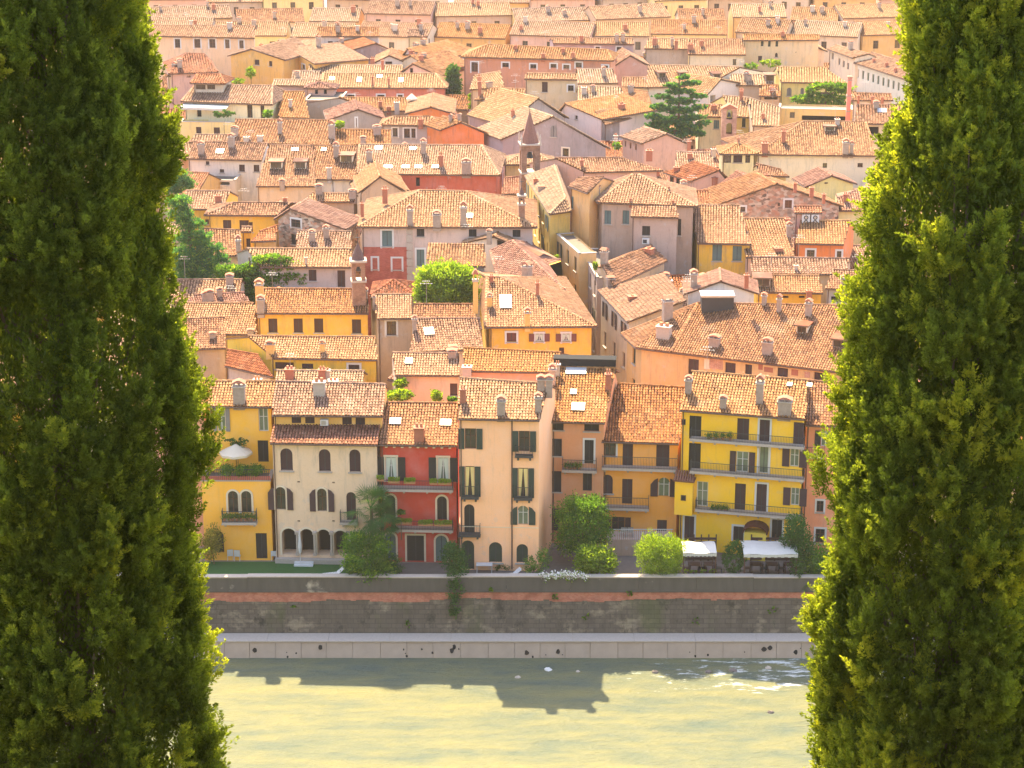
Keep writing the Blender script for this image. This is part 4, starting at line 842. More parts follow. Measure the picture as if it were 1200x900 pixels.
r = H('P', 'H', (445, 146.5), (518, 147), ((461, 137), (505, 137)), 12.6, (.42, .37, .34), 'grey house with hipped roof and three pale windows left of the orange gable', [('W', 463, 155, 6, 10), ('W', 477, 156, 7, 11), ('W', 484.5, 156, 5, 11)], ch=[(493, 146, 5, 8, 1)])
H('T2', 'F', (178, 436), (395, 452), (272, 400), 12.6, VIV, 'vivid orange house with blank gable in the upper middle', [], back=(190, 372), ch=[(225, 395, 14, 30, 0), (265, 385, 14, 24, 0)])
H('T2', 'F', (20, 362), (240, 362), (135, 332), 13, VIV, 'orange gable house with one dark window behind the vivid orange gable', [('v', 113, 377, 30, 18)], depth=12, ch=[])
H('T2', 'G', (0, 120), (140, 165), ((-10, 75), (110, 110)), 13, CRE, 'cream house with slanting eave left of the dark poplar', [])
H('T2', 'F', (-20, 128), (150, 165), (40, 98), 12.9, CRE, 'cream gable house beside the tall chimneys left of the dark poplar', [('v', 80, 130, 14, 16)], depth=8)
r = H('T2', 'G', (30, 10), (120, 12), ((30, -20), (120, -20)), 15.4, (.82, .6, .3), 'pale yellow tower like house at the top beside the street', [('s', 128, 50, 4, 60)])
r = H('T2', 'H', (272, 103), (962, 121), ((390, 48), (935, 72)), 16.2, (.62, .27, .15), 'long orange brown palace with white framed windows at the top middle', [('Wn', 334, 149, 30, 44), ('Wn', 474, 140, 30, 20), ('Wn', 600, 146, 28, 20), ('Wn', 692, 144, 28, 18), ('Wn', 750, 148, 28, 18), ('Wn', 806, 140, 28, 22), ('Wn', 926, 150, 26, 16)], name='palace', cat='palace', ch=[(520, 70, 14, 24, 1), (645, 108, 16, 24, 1), (735, 84, 14, 24, 1), (780, 108, 14, 30, 1)])
H('T2', 'G', (690, 42), (1058, 46), ((680, 18), (1050, 20)), 16, (.46, .32, .3), 'mauve grey house with two white framed windows at the top', [('Wn', 892, 68, 20, 22), ('Wn', 989, 76, 22, 36)])
H('T2', 'G', (332, 298), (556, 302), ((405, 246), (560, 250)), 15.2, (.76, .50, .2), 'tall yellow house with grey framed balcony window beside the poplar', [('s', 415, 372, 26, 58, 'sh_grey'), ('as', 411, 465, 26, 68, 'sh_grey')], ch=[(357, 270, 14, 66, 1)])
H('T2', 'G', (312, 252), (470, 240), ((330, 190), (450, 170)), 15.4, BEI, 'jumble of pale roofs with roof garden behind the tall yellow house', [], tm='tilepale', ch=[(400, 240, 24, 24, 0), (355, 235, 14, 50, 1)])
H('T2', 'G', (558, 203), (800, 207), ((570, 178), (798, 181)), 15.8, (.66, .5, .3), 'square ochre house with dark door standing above the church roof', [('s', 652, 240, 26, 46), ('Wn', 770, 245, 26, 26)], tm='tilepale', ch=[])
H('T2', 'G', (800, 225), (985, 222), ((795, 160), (960, 158)), 13.6, BEI, 'tan roof right of the square ochre house', [], tm='tilepale')
H('T2', 'G', (805, 312), (1035, 313), ((800, 236), (990, 240)), 13.2, (.6, .48, .32), 'low tan roofed house behind the white church annex', [('s', 835, 330, 16, 20)], tm='tilepale')
H('T2', 'F', (960, 148), (1130, 145), (1040, 98), 13.8, (.45, .27, .22), 'small dark brown gable house with white terrace wall', [], depth=8, ch=[(970, 130, 14, 40, 1)])
H('T2', 'G', (1000, 240), (1200, 242), ((1000, 196), (1200, 198)), 13.4, (.8, .68, .42), 'cream yellow house with one dark blue window near the big cedar', [('n', 1172, 283, 24, 34)], ch=[])
H('T2', 'G', (1010, 300), (1140, 330), ((1000, 245), (1120, 262)), 12.9, BEI, 'tan roof left of the big cedar', [])
# church and annexes
ch_ = H('T2', 'F', (455, 478), (948, 518), (690, 374), 12.4, (.36, .29, .27), 'grey church with broad blank gable and arched niche behind the brick bell tower', [('as', 692, 440, 26, 52, 'sh_grey'), ('S', 747, 536, 28, 36, 'sh_red')], back=(560, 330), tm='tilepale', name='church', cat='church', ch=[(508, 375, 12, 36, 1)], ant=1)
H('T2', 'F', (470, 415), (760, 380), (625, 292), 13.4, GRY, 'church annex with tall pale roof behind the broad grey gable', [], depth=10, tm='tilepale', ch=[(508, 378, 14, 36, 1)])
H('T2', 'F', (712, 350), (912, 388), (742, 316), 13.6, (.8, .66, .58), 'white gabled annex with one small window right of the church', [('s', 795, 378, 12, 18)], depth=12, ch=[(770, 415, 14, 36, 3), (878, 470, 22, 44, 3)])
H('T2', 'G', (928, 412), (1056, 376), ((880, 352), (1030, 322)), 13, (.3, .25, .22), 'dark grey house with tan roof beside the big cedar', [], ch=[(1000, 350, 30, 40, 1)])
H('M3', 'F', (705, 238), (935, 240), (825, 192), 12.6, PNK, 'pink white gable house below the big cedar', [('Lv', 625, 240, 8, 28), ('Lv', 650, 248, 8, 28), ('Lv', 675, 255, 8, 30)], back=(715, 158), ch=[(740, 300, 30, 36, 1), (930, 260, 18, 40, 1)], name='gable_house')
H('T2', 'H', (456, 592), (695, 592), ((545, 545), (630, 545)), 11.2, (.76, .55, .25), 'small yellow chapel house behind the bell tower', [], tm='tile', ch=[])
H('M3', 'G', (30, 480), (150, 480), ((45, 405), (140, 395)), 10.2, TAN, 'red lean roof just left of the bell tower', [], tm='tilered', ch=[])
H('T2', 'G', (838, 627), (1190, 618), ((700, 563), (1010, 562)), 13.6, (.74, .46, .34), 'long low tan roof with pink wall behind the tall hipped palace', [], ch=[(820, 600, 14, 36, 1)])
# street houses: the long house on the left of the street
def custom(c, verts, planes, outline, wallcol, name, cat, label, Wn=(), ch=(), tm='tile', ridges=(), zb=-.3, ant=1, sky=(), dorm=(), auto=()):
    """verts: (x, y, z) seen height, or (x, y, (i, j, k)) on the plane through three others; outline walls given as vertex pairs"""
    P = []
    for x, y, z in verts:
        if isinstance(z, tuple):
            a, b, d = (P[i] for i in z); P.append(onplane(px(c, (x, y)), a, (b - a).cross(d - a).normalized()))
        else: P.append(onz(px(c, (x, y)), z))
    cen = sum((P[i] for i in outline), V((0, 0, 0))) / len(outline); dist = cen.y
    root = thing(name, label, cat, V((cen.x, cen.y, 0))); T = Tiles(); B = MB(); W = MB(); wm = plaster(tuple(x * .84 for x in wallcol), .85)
    p = .25 if dist < 215 else .3 if dist < 280 else .38
    for pl in planes:
        pts = [P[i] for i in pl]; c1 = (pts[1] - pts[0]).cross(pts[2] - pts[0]).normalized(); c1 = -c1 if c1.z < 0 else c1
        bot = [q - c1 * .12 for q in pts]; n0 = len(B.v); m_ = len(pts); B.v += [tuple(q) for q in pts + bot]
        B.f.append(tuple(n0 + j for j in range(m_))); B.m.append(B.mi('pan')); B.f.append(tuple(n0 + m_ + j for j in reversed(range(m_)))); B.m.append(B.mi('wood'))
        for j in range(m_): B.f.append((n0 + j, n0 + (j + 1) % m_, n0 + m_ + (j + 1) % m_, n0 + m_ + j)); B.m.append(B.mi('wood'))
        T.plane(pts, p)
    for a, b in ridges: T.ridge(P[a], P[b])
    facs = []
    m = len(outline)
    for k in range(m):
        a, b = P[outline[k]], P[outline[(k + 1) % m]]; 
        a2 = horiz(a) + horiz(cen - a).normalized() * .6; b2 = horiz(b) + horiz(cen - b).normalized() * .6
        u = (b2 - a2).normalized(); f = Facade(a2, u, V((u.y, -u.x, 0)), (b2 - a2).length, dist < 200); facs.append(f)
        zt = min(a.z, b.z) - .05
        for w in Wn:
            if w[0] == k: f.window(c, tuple(w[1:]), root, zt)
        if k in auto: f.auto(root, zt)
        f.wall(W, wm, zb, zt)
        if abs(a.z - b.z) > .02: W.face([f.pt(0, zt), f.pt(f.w, zt), f.pt(f.w, max(zt, b.z - .1)), f.pt(0, max(zt, a.z - .1))], wm)
    child('wall', W, root); ro = adopt('roof', T.mesh('roof', tm, B), root)
    G_ = MB()
    for pl in planes: G_.tube(P[pl[0]] - V((0, 0, .1)), P[pl[1]] - V((0, 0, .1)), .09, .09, 'gutter', 6)
    child('gutter', G_, root)
    for x in ch:
        pl = planes[x[5]] if len(x) > 5 else planes[0]; a, b, d = (P[i] for i in pl[:3]); n = (b - a).cross(d - a).normalized(); pt = onplane(px(c, x[:2]), a, n); sc = sc_at(pt) * CROPS[c][2]
        chimney(ro, pt, x[2] / sc, x[3] / sc / .92, x[4] if len(x) > 4 else 0, horiz(b - a).normalized())
    for x in sky:
        pl = planes[x[4]]; a, b, d = (P[i] for i in pl[:3]); n = (b - a).cross(d - a).normalized(); n = -n if n.z < 0 else n; pt = onplane(px(c, x[:2]), a, n); sc = sc_at(pt) * CROPS[c][2]
        skylight(ro, pt, (b - a).normalized(), n, x[2] / sc, x[3] / sc / .62)
    for x in dorm:
        pl = planes[x[4]]; a, b, d = (P[i] for i in pl[:3]); n = (b - a).cross(d - a).normalized(); pt = onplane(px(c, x[:2]), a, n); sc = sc_at(pt) * CROPS[c][2]
        u = horiz(b - a).normalized(); dormer(ro, pt, V((-u.y, u.x, 0)), x[2] / sc, x[3] / sc, x[5] if len(x) > 5 else 'dark')
    for k in range(ant): antenna(ro, P[planes[0][2]], 2.2, V((1, 0, 0)))
    HOUSES.append(dict(fp=[(P[i].x, P[i].y) for i in outline], label=label, ze=P[outline[0]].z, root=root))
    return dict(root=root, P=P, facs=facs, roof=ro)
# v0 back-left eave, v1 front-left eave, v2 front-right eave, v3 ridge front, v4 ridge back
custom('M3', [(145, 393, 15), (262, 576, 15), (362, 562, 15), (338, 500, 16.2), (285, 342, (0, 1, 3)), (330, 340, (2, 3, 4))], [(0, 1, 3, 4), (1, 2, 3), (2, 5, 4, 3)], [0, 1, 2, 5], (.80, .55, .14),
       'street_house', 'house', 'long row house with yellow end wall and shuttered front left of the narrow street',
       auto=(0,),
       ch=[(195, 430, 20, 30, 1), (222, 462, 30, 22, 0)], tm='tilepale', ridges=[(1, 3), (2, 3), (3, 4)], ant=0)
# tall hipped palace right of the street
pal = custom('M3', [(440, 468, 16.5), (492, 520, 16.5), (972, 540, 16.5), (662, 386, 18.6), (690, 386, (1, 2, 3)), (960, 455, 16.5)], [(1, 2, 4, 3), (0, 1, 3), (2, 5, 4)], [0, 1, 2, 5], (.52, .36, .26),
       'palace', 'palace', 'tall weathered palace with hipped roof and stained front right of the narrow street',
       [(1, 's', 541, 592, 32, 66, 'sh_blue'), (1, 's', 628, 592, 32, 66, 'sh_blue'), (1, 's', 885, 640, 16, 80, 'sh_dark')], auto=(0,),
       ch=[(490, 490, 24, 50, 0, 1), (650, 520, 10, 24, 1), (855, 530, 10, 24, 1), (835, 460, 8, 20, 1)], tm='tile', ridges=[(1, 3), (2, 4), (3, 4), (0, 3)], ant=0)
an = H('M3', 'S', (652, 588), (882, 594), ((655, 540), (868, 540)), 15.9, (.5, .37, .3), '', [('s', 725, 657, 38, 46, 'sh_dark')], root=pal['root'], ch=[], ant=0)
q = MB(); f = an['fac']; u0, u1, z0, z1 = f.rect('M3', 724, 703, 34, 26); f.bx(q, u0, u1, z0, z1, .05, .45, 'white'); f.bx(q, u0 + .1, u1 - .25, z0 + .1, z1 - .1, .45, .47, 'metal'); child('air_conditioner', q, pal['root'])
H('M3', 'G', (352, 442), (446, 476), ((400, 405), (520, 400)), 17.6, (.80, .44, .16), 'narrow tall orange house squeezed between the row house and the weathered palace', [('s', 372, 520, 10, 56, 'sh_blue')], ch=[], ant=0)
H('M3', 'T', (296, 672), (405, 768), 6, 12.6, (.8, .5, .2), 'narrow street house with white cornice and a small planted roof terrace', [], depth=2, auto='F')
H('M2', 'T', (1052, 345), (1124, 472), 6, 11.6, (.52, .38, .3), 'narrow grey brown house with white cornice on the right of the street', [], depth=2, auto='F')
# roofs on the right of the street
H('M4', 'G', (110, 430), (345, 320), ((60, 345), (275, 255)), 11.8, TAN, 'dark slanting old roof below the weathered palace', [], tm='tile', ch=[(68, 330, 26, 60, 0), (265, 290, 34, 30, 1)])
custom('M4', [(40, 450, 10.9), (170, 590, 10.9), (430, 495, 13.2), (330, 375, (0, 1, 2))], [(0, 1, 2, 3)], [0, 1, 2, 3], (.74, .6, .44), 'street_house', 'house', 'long sloping red brown roof with white washed street wall right of the narrow street',
       auto=(0,), ch=[(95, 430, 30, 40, 0), (190, 490, 34, 20, 1), (345, 560, 40, 80, 0)])
fr_ = custom('M4', [(143, 642, 10.2), (205, 702, 10.2), (362, 722, 10.2), (1240, 826, 10.2), (478, 508, 13.0), (1240, 520, (2, 3, 4)), (300, 545, 12.6)],
       [(2, 3, 5, 4), (0, 1, 4), (1, 2, 4)], [0, 1, 2, 3, 5, 4], (.68, .44, .18), 'corner_house', 'house', 'large corner house with painted frescoed walls and deep dark eaves right of the street mouth',
       [(2, 's', 460, 788, 46, 70, 'sh_plum'), (2, 's', 622, 792, 46, 46, 'sh_plum'), (2, 's', 702, 800, 30, 46, 'sh_plum'), (2, 's', 852, 812, 46, 40, 'sh_plum'), (2, 's', 1010, 830, 40, 36, 'sh_plum')],
       ch=[(552, 695, 46, 46, 0), (784, 730, 42, 66, 0), (330, 655, 60, 60, 3), (770, 515, 18, 50, 0), (835, 545, 18, 70, 0), (965, 560, 26, 66, 0)], dorm=[(935, 640, 50, 36, 0, 'cream'), (1108, 705, 80, 40, 0, 'dark')], ridges=[(4, 5), (0, 4), (2, 4)], ant=1, auto=(0, 1))
f = fr_['facs'][2]
for (x, y, w, h, mt) in ((560, 772, 60, 50, 'brick'), (790, 800, 40, 22, 'chimred'), (905, 812, 30, 26, 'chimred'), (755, 785, 20, 30, 'chimred'), (520, 775, 26, 44, 'trim'), (960, 822, 24, 26, 'brick')):
    u0, u1, z0, z1 = f.rect('M4', x, y, w, h); q = MB(); f.bx(q, u0, u1, z0, z1, .002, .012, mt); child('fresco', q, fr_['root'])
H('M4', 'F', (420, 468), (745, 466), (580, 412), 13.6, (.78, .72, .66), 'white gable house with dark skylight box amid the frescoed house roofs', [], back=(575, 355), tm='tilered', ch=[(460, 435, 28, 70, 0), (692, 415, 18, 40, 1)])
q = MB(); o = onz(px('M4', (566, 548)), 12.6); u = V((1, 0, 0)); w = V((0, 1, 0)); w_ = 140 / 3.75 / sc_at(o); q.box(horiz(o), u, w, -w_ / 2, w_ / 2, 0, 1.8, 12.2, 14.1, 'darkpanel'); q.box(horiz(o), u, w, -w_ / 2 - .1, w_ / 2 + .1, -.1, 1.9, 14.1, 14.3, 'palemetal')
child('roof_lantern', q, fr_['root'])
H('M4', 'G', (475, 243), (716, 248), ((455, 78), (662, 78)), 12.6, YEL, 'yellow house with two grey blue shuttered doors right of the weathered palace', [('s', 564, 286, 42, 72, 'sh_blue'), ('s', 652, 289, 40, 66, 'sh_blue')], ch=[(690, 190, 6, 30, 1)])
H('M4', 'G', (690, 305), (905, 300), ((668, 136), (870, 136)), 11.4, (.74, .5, .38), 'long tan roof right of the yellow house with grey blue shutters', [], ch=[(832, 275, 34, 16, 1), (878, 215, 20, 60, 0), (872, 160, 18, 30, 1)])
H('M4', 'G', (908, 245), (1120, 249), ((930, 148), (1150, 146)), 12.6, VIV, 'orange red house with white framed window near the right cypress', [('W', 975, 290, 34, 34), ('W', 1100, 293, 20, 30)], ch=[])
r = H('M4', 'G', (903, 110), (1026, 110), ((905, 82), (1022, 82)), 15.2, (.74, .46, .38), 'pink rooftop cabin with two white air conditioners on the orange red house', [], name='rooftop_cabin', cat='cabin', tm='tilered', ch=[], ant=0, zb=10)
q = MB(); f = r['fac']
for x in (952, 992): 
    u0, u1, z0, z1 = f.rect('M4', x, 137, 34, 46); f.bx(q, u0, u1, z0, z1, .03, .5, 'white')
    for zz in (.28, .72): 
        cu, cz = (u0 + u1) / 2, z0 + (z1 - z0) * zz; rr = (u1 - u0) * .3; q.tube(f.pt(cu, cz, .5), f.pt(cu, cz, .52), rr, rr, 'metal', 12); q.tube(f.pt(cu, cz, .52), f.pt(cu, cz, .53), rr * .6, rr * .6, 'palemetal', 10)
child('air_conditioner', q, r['root'])
H('M4', 'G', (714, 378), (1130, 380), ((715, 306), (1145, 313)), 11.2, TAN, 'tan roof in front of the orange red house', [], ch=[(910, 360, 14, 24, 3)])
H('M4', 'G', (742, 458), (1030, 463), ((715, 388), (1012, 386)), 10.9, YEL, 'low yellow walled house with dark sunken dormer behind the frescoed house', [('v', 865, 480, 26, 10), ('v', 936, 480, 26, 10)], dorm=[(762, 435, 70, 40, 'dark')], ch=[(768, 515, 18, 50, 2), (968, 480, 24, 36, 1)])
H('M4', 'G', (1038, 443), (1200, 447), ((1075, 362), (1200, 366)), 12, (.42, .4, .38), 'blue grey walled house with tan roof beside the right cypress', [('v', 1105, 490, 80, 24)], ch=[(1120, 445, 26, 56, 0)])
H('T3', 'F', (296, 780), (884, 782), (583, 680), 12.4, GRY, 'old rubble stone house with broad gable and one white framed window', [('W', 634, 770, 32, 36), ('n', 591, 772, 10, 14), ('W', 428, 794, 22, 22)], back=(480, 625), wallmat='rubble', ch=[(740, 715, 18, 24, 1), (665, 695, 14, 24, 1), (795, 745, 14, 24, 1)])
H('T3', 'F', (712, 694), (945, 680), (832, 643), 12.2, (.80, .66, .25), 'pale yellow gable house behind the rubble stone gable', [('n', 805, 675, 14, 6)], back=(770, 604), tm='tilered', ch=[])
H('T3', 'H', (488, 546), (1040, 552), ((702, 397), (985, 400)), 13.4, (.76, .62, .44), 'long cream house with dentilled brown cornice near the right cypress', [('n', 800, 596, 20, 22), ('n', 960, 595, 24, 20), ('n', 556, 575, 4, 4)], back=((330, 480), None), tm='tilepale', ch=[(527, 535, 28, 50, 1), (612, 490, 18, 60, 1), (893, 540, 26, 60, 0), (920, 540, 16, 50, 0), (856, 410, 20, 30, 3)], dorm=[(822, 440, 46, 22, 'cream')])
r = H('T3', 'H', (323, 544), (494, 544), ((404, 497), (412, 497)), 13.6, (.82, .68, .34), 'small square cream house with pyramid roof and a band of brown window', [('s', 405, 564, 40, 38), ('n', 358, 566, 34, 36), ('n', 450, 566, 22, 36)], ch=[(408, 490, 10, 24, 1)])
H('T3', 'T', (592, 337), (925, 345), 8, 14.6, (.80, .50, .16), 'flat roofed ochre house with dark strip opening behind the brick smokestack', [('n', 652, 367, 22, 26), ('v', 795, 384, 200, 26)], depth=4)
H('T3', 'G', (600, 218), (906, 223), ((580, 150), (795, 150)), 15, (.82, .64, .22), 'yellow church like hall with wide bleached roof and arched window', [('as', 638, 262, 22, 38, 'sh_grey'), ('as', 697, 262, 16, 36, 'sh_grey')], tm='tilepale', name='hall', cat='hall', ch=[])
H('T3', 'G', (932, 130), (1178, 210), ((1012, 84), (1230, 150)), 14.6, (.74, .68, .54), 'long white palace with a row of tall shuttered windows at the upper right', [('sn', 950 + 23 * k, 178 + 7.5 * k, 9, 38, 'sh_sage') for k in range(10)], name='palace', cat='palace', ch=[(1022, 130, 10, 22, 1), (1080, 150, 12, 26, 1), (1120, 175, 12, 26, 1)])
H('T3', 'G', (812, 68), (925, 108), ((850, 50), (1000, 90)), 15.4, (.78, .6, .4), 'cream row house with shuttered side facing the street behind the smokestack', [('sn', 835, 100, 9, 30, 'sh_grey'), ('sn', 865, 125, 9, 30, 'sh_grey'), ('sn', 885, 135, 9, 30, 'sh_grey'), ('sn', 905, 145, 9, 30, 'sh_grey')])
H('T3', 'G', (430, 28), (775, 27), ((430, 2), (775, 4)), 16.2, (.8, .56, .3), 'beige palace with small green shutters at the top right middle', [('sn', 516, 42, 12, 26, 'sh_green'), ('sn', 548, 44, 12, 26, 'sh_green'), ('sn', 582, 44, 12, 26, 'sh_green'), ('s', 506, 112, 18, 26), ('as', 580, 95, 12, 20)], name='palace', cat='palace')
H('T3', 'F', (670, 80), (810, 78), (738, 50), 14.2, (.72, .48, .3), 'small tan gable house in front of the beige palace', [('v', 735, 75, 4, 4)], depth=10)
H('T3', 'G', (180, 92), (442, 94), ((185, 22), (425, 24)), 14.6, (.76, .6, .38), 'wide tan roof with cream end wall at the top right middle', [('n', 390, 127, 16, 28)], ch=[(125, 55, 14, 30, 1), (240, 55, 14, 30, 1), (190, 70, 26, 30, 1)])
H('T3', 'G', (-20, 66), (185, 68), ((0, 20), (180, 22)), 15, BEI, 'tan roof with brown chimneys above the round autumn tree', [], tm='tilepale')
H('T3', 'G', (-10, 242), (262, 234), ((0, 140), (420, 150)), 14, (.8, .7, .5), 'pale roof with four dark dormers behind the big cedar', [('n', 48, 282, 22, 30)], tm='tilepale', dorm=[(62, 200, 34, 26, 'dark'), (157, 200, 34, 26, 'dark'), (310, 210, 34, 30, 'dark'), (228, 208, 26, 18, 'dark')], ch=[])
H('T3', 'F', (268, 275), (490, 235), (330, 205), 13.6, WHT, 'white gable house right of the big cedar', [('v', 292, 292, 24, 30)], depth=10, tm='tilepale', ch=[(422, 275, 12, 30, 1)])
H('T3', 'G', (360, 232), (575, 232), ((375, 182), (515, 184)), 14.2, BEI, 'tan roof with a dark square dormer left of the yellow hall', [], tm='tilepale', dorm=[(550, 215, 40, 30, 'dark')])
H('T3', 'G', (500, 280), (600, 282), ((510, 232), (590, 232)), 13.6, TAN, 'small shaded house with brown eaves left of the yellow hall', [('v', 555, 290, 60, 14)])
H('T3', 'G', (395, 375), (500, 378), ((335, 280), (455, 290)), 13, (.74, .58, .18), 'small yellow house with two green shutters beside the brick bell gable', [('s', 432, 402, 16, 40, 'sh_green'), ('s', 472, 415, 22, 40, 'sh_blue')], tm='tilepale', ch=[(420, 300, 12, 50, 1)])
H('T3', 'G', (470, 415), (590, 418), ((455, 290), (600, 335)), 13, BEI, 'pale roof with leaning chimney left of the flat ochre house', [], tm='tilepale', ch=[(520, 385, 14, 30, 1)])
H('T3', 'G', (225, 373), (338, 376), ((218, 322), (335, 322)), 13.2, (.82, .68, .4), 'cream house with blue door below the white gable near the cedar', [('s', 308, 410, 26, 40, 'sh_blue')])
H('T3', 'G', (932, 405), (1150, 409), ((945, 322), (1150, 322)), 14.2, (.78, .58, .34), 'tan roofed house with dark glazed balcony beside the right cypress', [('v', 1015, 440, 60, 40)], sky=[(1058, 350, 40, 22)])
H('T3', 'G', (920, 300), (1110, 300), ((940, 268), (1100, 272)), 14.2, WHT, 'low white roof with square chimneys behind the tan roof on the right', [], ch=[(952, 300, 10, 26, 1), (1014, 300, 12, 22, 1), (1060, 305, 12, 24, 1)])
H('M3', 'G', (866, 362), (1066, 362), ((868, 280), (1032, 282)), 13, CRE, 'tan roof below the cedar with a small brick chimney', [], ch=[(935, 310, 24, 30, 1)])
H('M3', 'F', (938, 420), (1140, 424), (1078, 366), 12.6, PNK, 'pink gable house with open arcade on its left side', [('Lv', 850, 405, 16, 40), ('Lv', 880, 415, 16, 40), ('Lv', 910, 430, 16, 40)], back=(950, 325), tm='tilered', ch=[(870, 370, 24, 24, 1)])
H('T3', 'F', (368, 742), (600, 700), (470, 660), 12.2, (.74, .5, .36), 'red roofed house with arcaded left wall beside the rubble stone gable', [('Lv', 300, 715, 10, 24), ('Lv', 322, 722, 10, 24), ('Lv', 345, 730, 10, 24)], back=(400, 620), tm='tilered', ch=[(300, 670, 18, 24, 1), (535, 660, 16, 30, 1)])
H('T3', 'G', (150, 775), (300, 775), ((140, 712), (270, 712)), 12.2, TAN, 'low red brown roof between the weathered palace and the rubble gable', [], tm='tilered')
H('T3', 'G', (500, 640), (640, 646), ((488, 588), (600, 615)), 12.4, LYEL, 'yellow strip house with dark flat canopy below the long cream house', [], ch=[])
H('T3', 'G', (845, 800), (1080, 800), ((860, 745), (960, 700)), 11.8, (.8, .66, .3), 'pale yellow house with shaded red roof beside the right cypress', [], tm='tilered')
# beyond the top edge and behind the cypresses
k = 0
def fill(x0, x1, y, ye_, ze, cols, lab):
    x = x0; i = 0
    while x < x1:
        w = rnd.uniform(38, 62); col = cols[i % len(cols)]
        H('P', 'G', (x, y + rnd.uniform(-2, 2)), (x + w, y + rnd.uniform(-2, 2)), y - rnd.uniform(12, 17), ze + rnd.uniform(-.6, .6), col, lab[i % len(lab)], [('n', x + w * t, y + 8, 4, 7) for t in (.2, .5, .8)], tm=rnd.choice(('tile', 'tilepale', 'tilepale')), ch=None, ant=0)
        x += w + rnd.uniform(0, 6); i += 1
# ------------------------------------------------------------------ water, river wall, gardens, ground
def sheet(name, x0, x1, y0, y1, z, mat, nx=1, ny=1):
    b = MB()
    b.face([V((x0, y0, z)), V((x1, y0, z)), V((x1, y1, z)), V((x0, y1, z))], mat); return b.build(name, kind='structure')
m, nt, b = nodes('ground_mat'); b.inputs['Roughness'].default_value = .95
nt.links.new(mix(nt, (.2, .15, .11), (.34, .27, .2), noise(nt, .3, 6)), b.inputs['Base Color']); MATS['ground'] = m
sheet('ground', -1200, 1200, 162.3, 2300, -.02, 'ground')
simple('lawn', (.035, .10, .02), .95, .3, 4); sheet('lawn', -26.5, -13.2, 162.35, 167.3, .03, 'lawn')
sheet('garden_path', -13.1, 1.2, 162.35, 167, .034, 'paving'); simple('darkstone', (.16, .13, .11), .9, .3, 2); sheet('garden_terrace', 1.3, 33, 162.35, 170.4, .034, 'darkstone')
def mapr(v, a, b_, c=0, d=1):
    r = N(nt, 'ShaderNodeMapRange'); nt.links.new(v, r.inputs[0]); r.inputs[1].default_value = a; r.inputs[2].default_value = b_; r.inputs[3].default_value = c; r.inputs[4].default_value = d; return r.outputs[0]
def mth(op, a, b_):
    r = N(nt, 'ShaderNodeMath', operation=op)
    for i, v in ((0, a), (1, b_)):
        if hasattr(v, 'is_output'): nt.links.new(v, r.inputs[i])
        else: r.inputs[i].default_value = v
    return r.outputs[0]
# water
m, nt, b = nodes('river_water'); b.inputs['Roughness'].default_value = .33; b.inputs['Specular IOR Level'].default_value = .06
pos = N(nt, 'ShaderNodeNewGeometry').outputs['Position']
n1 = noise(nt, .5, 6, sc=(.5, 1.6, 1)); n2 = noise(nt, 3.0, 6, sc=(.5, 1.5, 1)); n3 = noise(nt, 1.1, 8, rough=.72, sc=(.5, 1.4, 1))
lanes = noise(nt, .5, 7, rough=.66, sc=(.12, .8, 1)); n1c = ramp(nt, mth('ADD', mth('MULTIPLY', n1, .5), mth('MULTIPLY', lanes, .5)), [(.36, (0, 0, 0)), (.62, (1, 1, 1))])
col = mix(nt, (.07, .094, .072), (.155, .15, .068), n1c)
sp = N(nt, 'ShaderNodeSeparateXYZ'); nt.links.new(pos, sp.inputs[0])
rapid = mth('MULTIPLY', mapr(sp.outputs[0], 4, 17), mapr(sp.outputs[1], 151.5, 154))          # broken water towards the right, as the river drops over stones
fo = mth('ADD', n3, mapr(rapid, 0, 1, -.12, .075)); foam = ramp(nt, fo, [(.60, (0, 0, 0)), (.68, (1, 1, 1))])
col = mix(nt, col, (.5, .52, .48), foam); nt.links.new(col, b.inputs['Base Color'])
nt.links.new(mix(nt, (.33,) * 3, (.7,) * 3, foam), b.inputs['Roughness'])
hh = mth('ADD', mth('MULTIPLY', n1, 1.2), mth('MULTIPLY', n2, .5)); bump(nt, b, hh, .35, .8); MATS['water'] = m
sheet('river_water', -1200, 1200, 60, 161.6, -5.2, 'water')
# hillside under the viewer
bmv = MB(); P = [(-40, 66.6), (2.2, 66.6), (3.2, 62), (12, 54), (22, 49.5), (34, 44), (60, 22), (88, -3), (96, -6.5)]
m, nt, b = nodes('hillside'); b.inputs['Roughness'].default_value = .95; nt.links.new(mix(nt, (.05, .07, .02), (.16, .13, .07), noise(nt, .8, 6)), b.inputs['Base Color']); MATS['hill'] = m
for i in range(len(P) - 1):
    for k in range(12):
        x0, x1 = -300 + 50 * k, -250 + 50 * k; (y0, z0), (y1, z1) = P[i], P[i + 1]
        bmv.face([V((x0, y0, z0)), V((x1, y0, z0)), V((x1, y1, z1)), V((x0, y1, z1))], 'hill')
bmv.build('hillside', kind='structure')
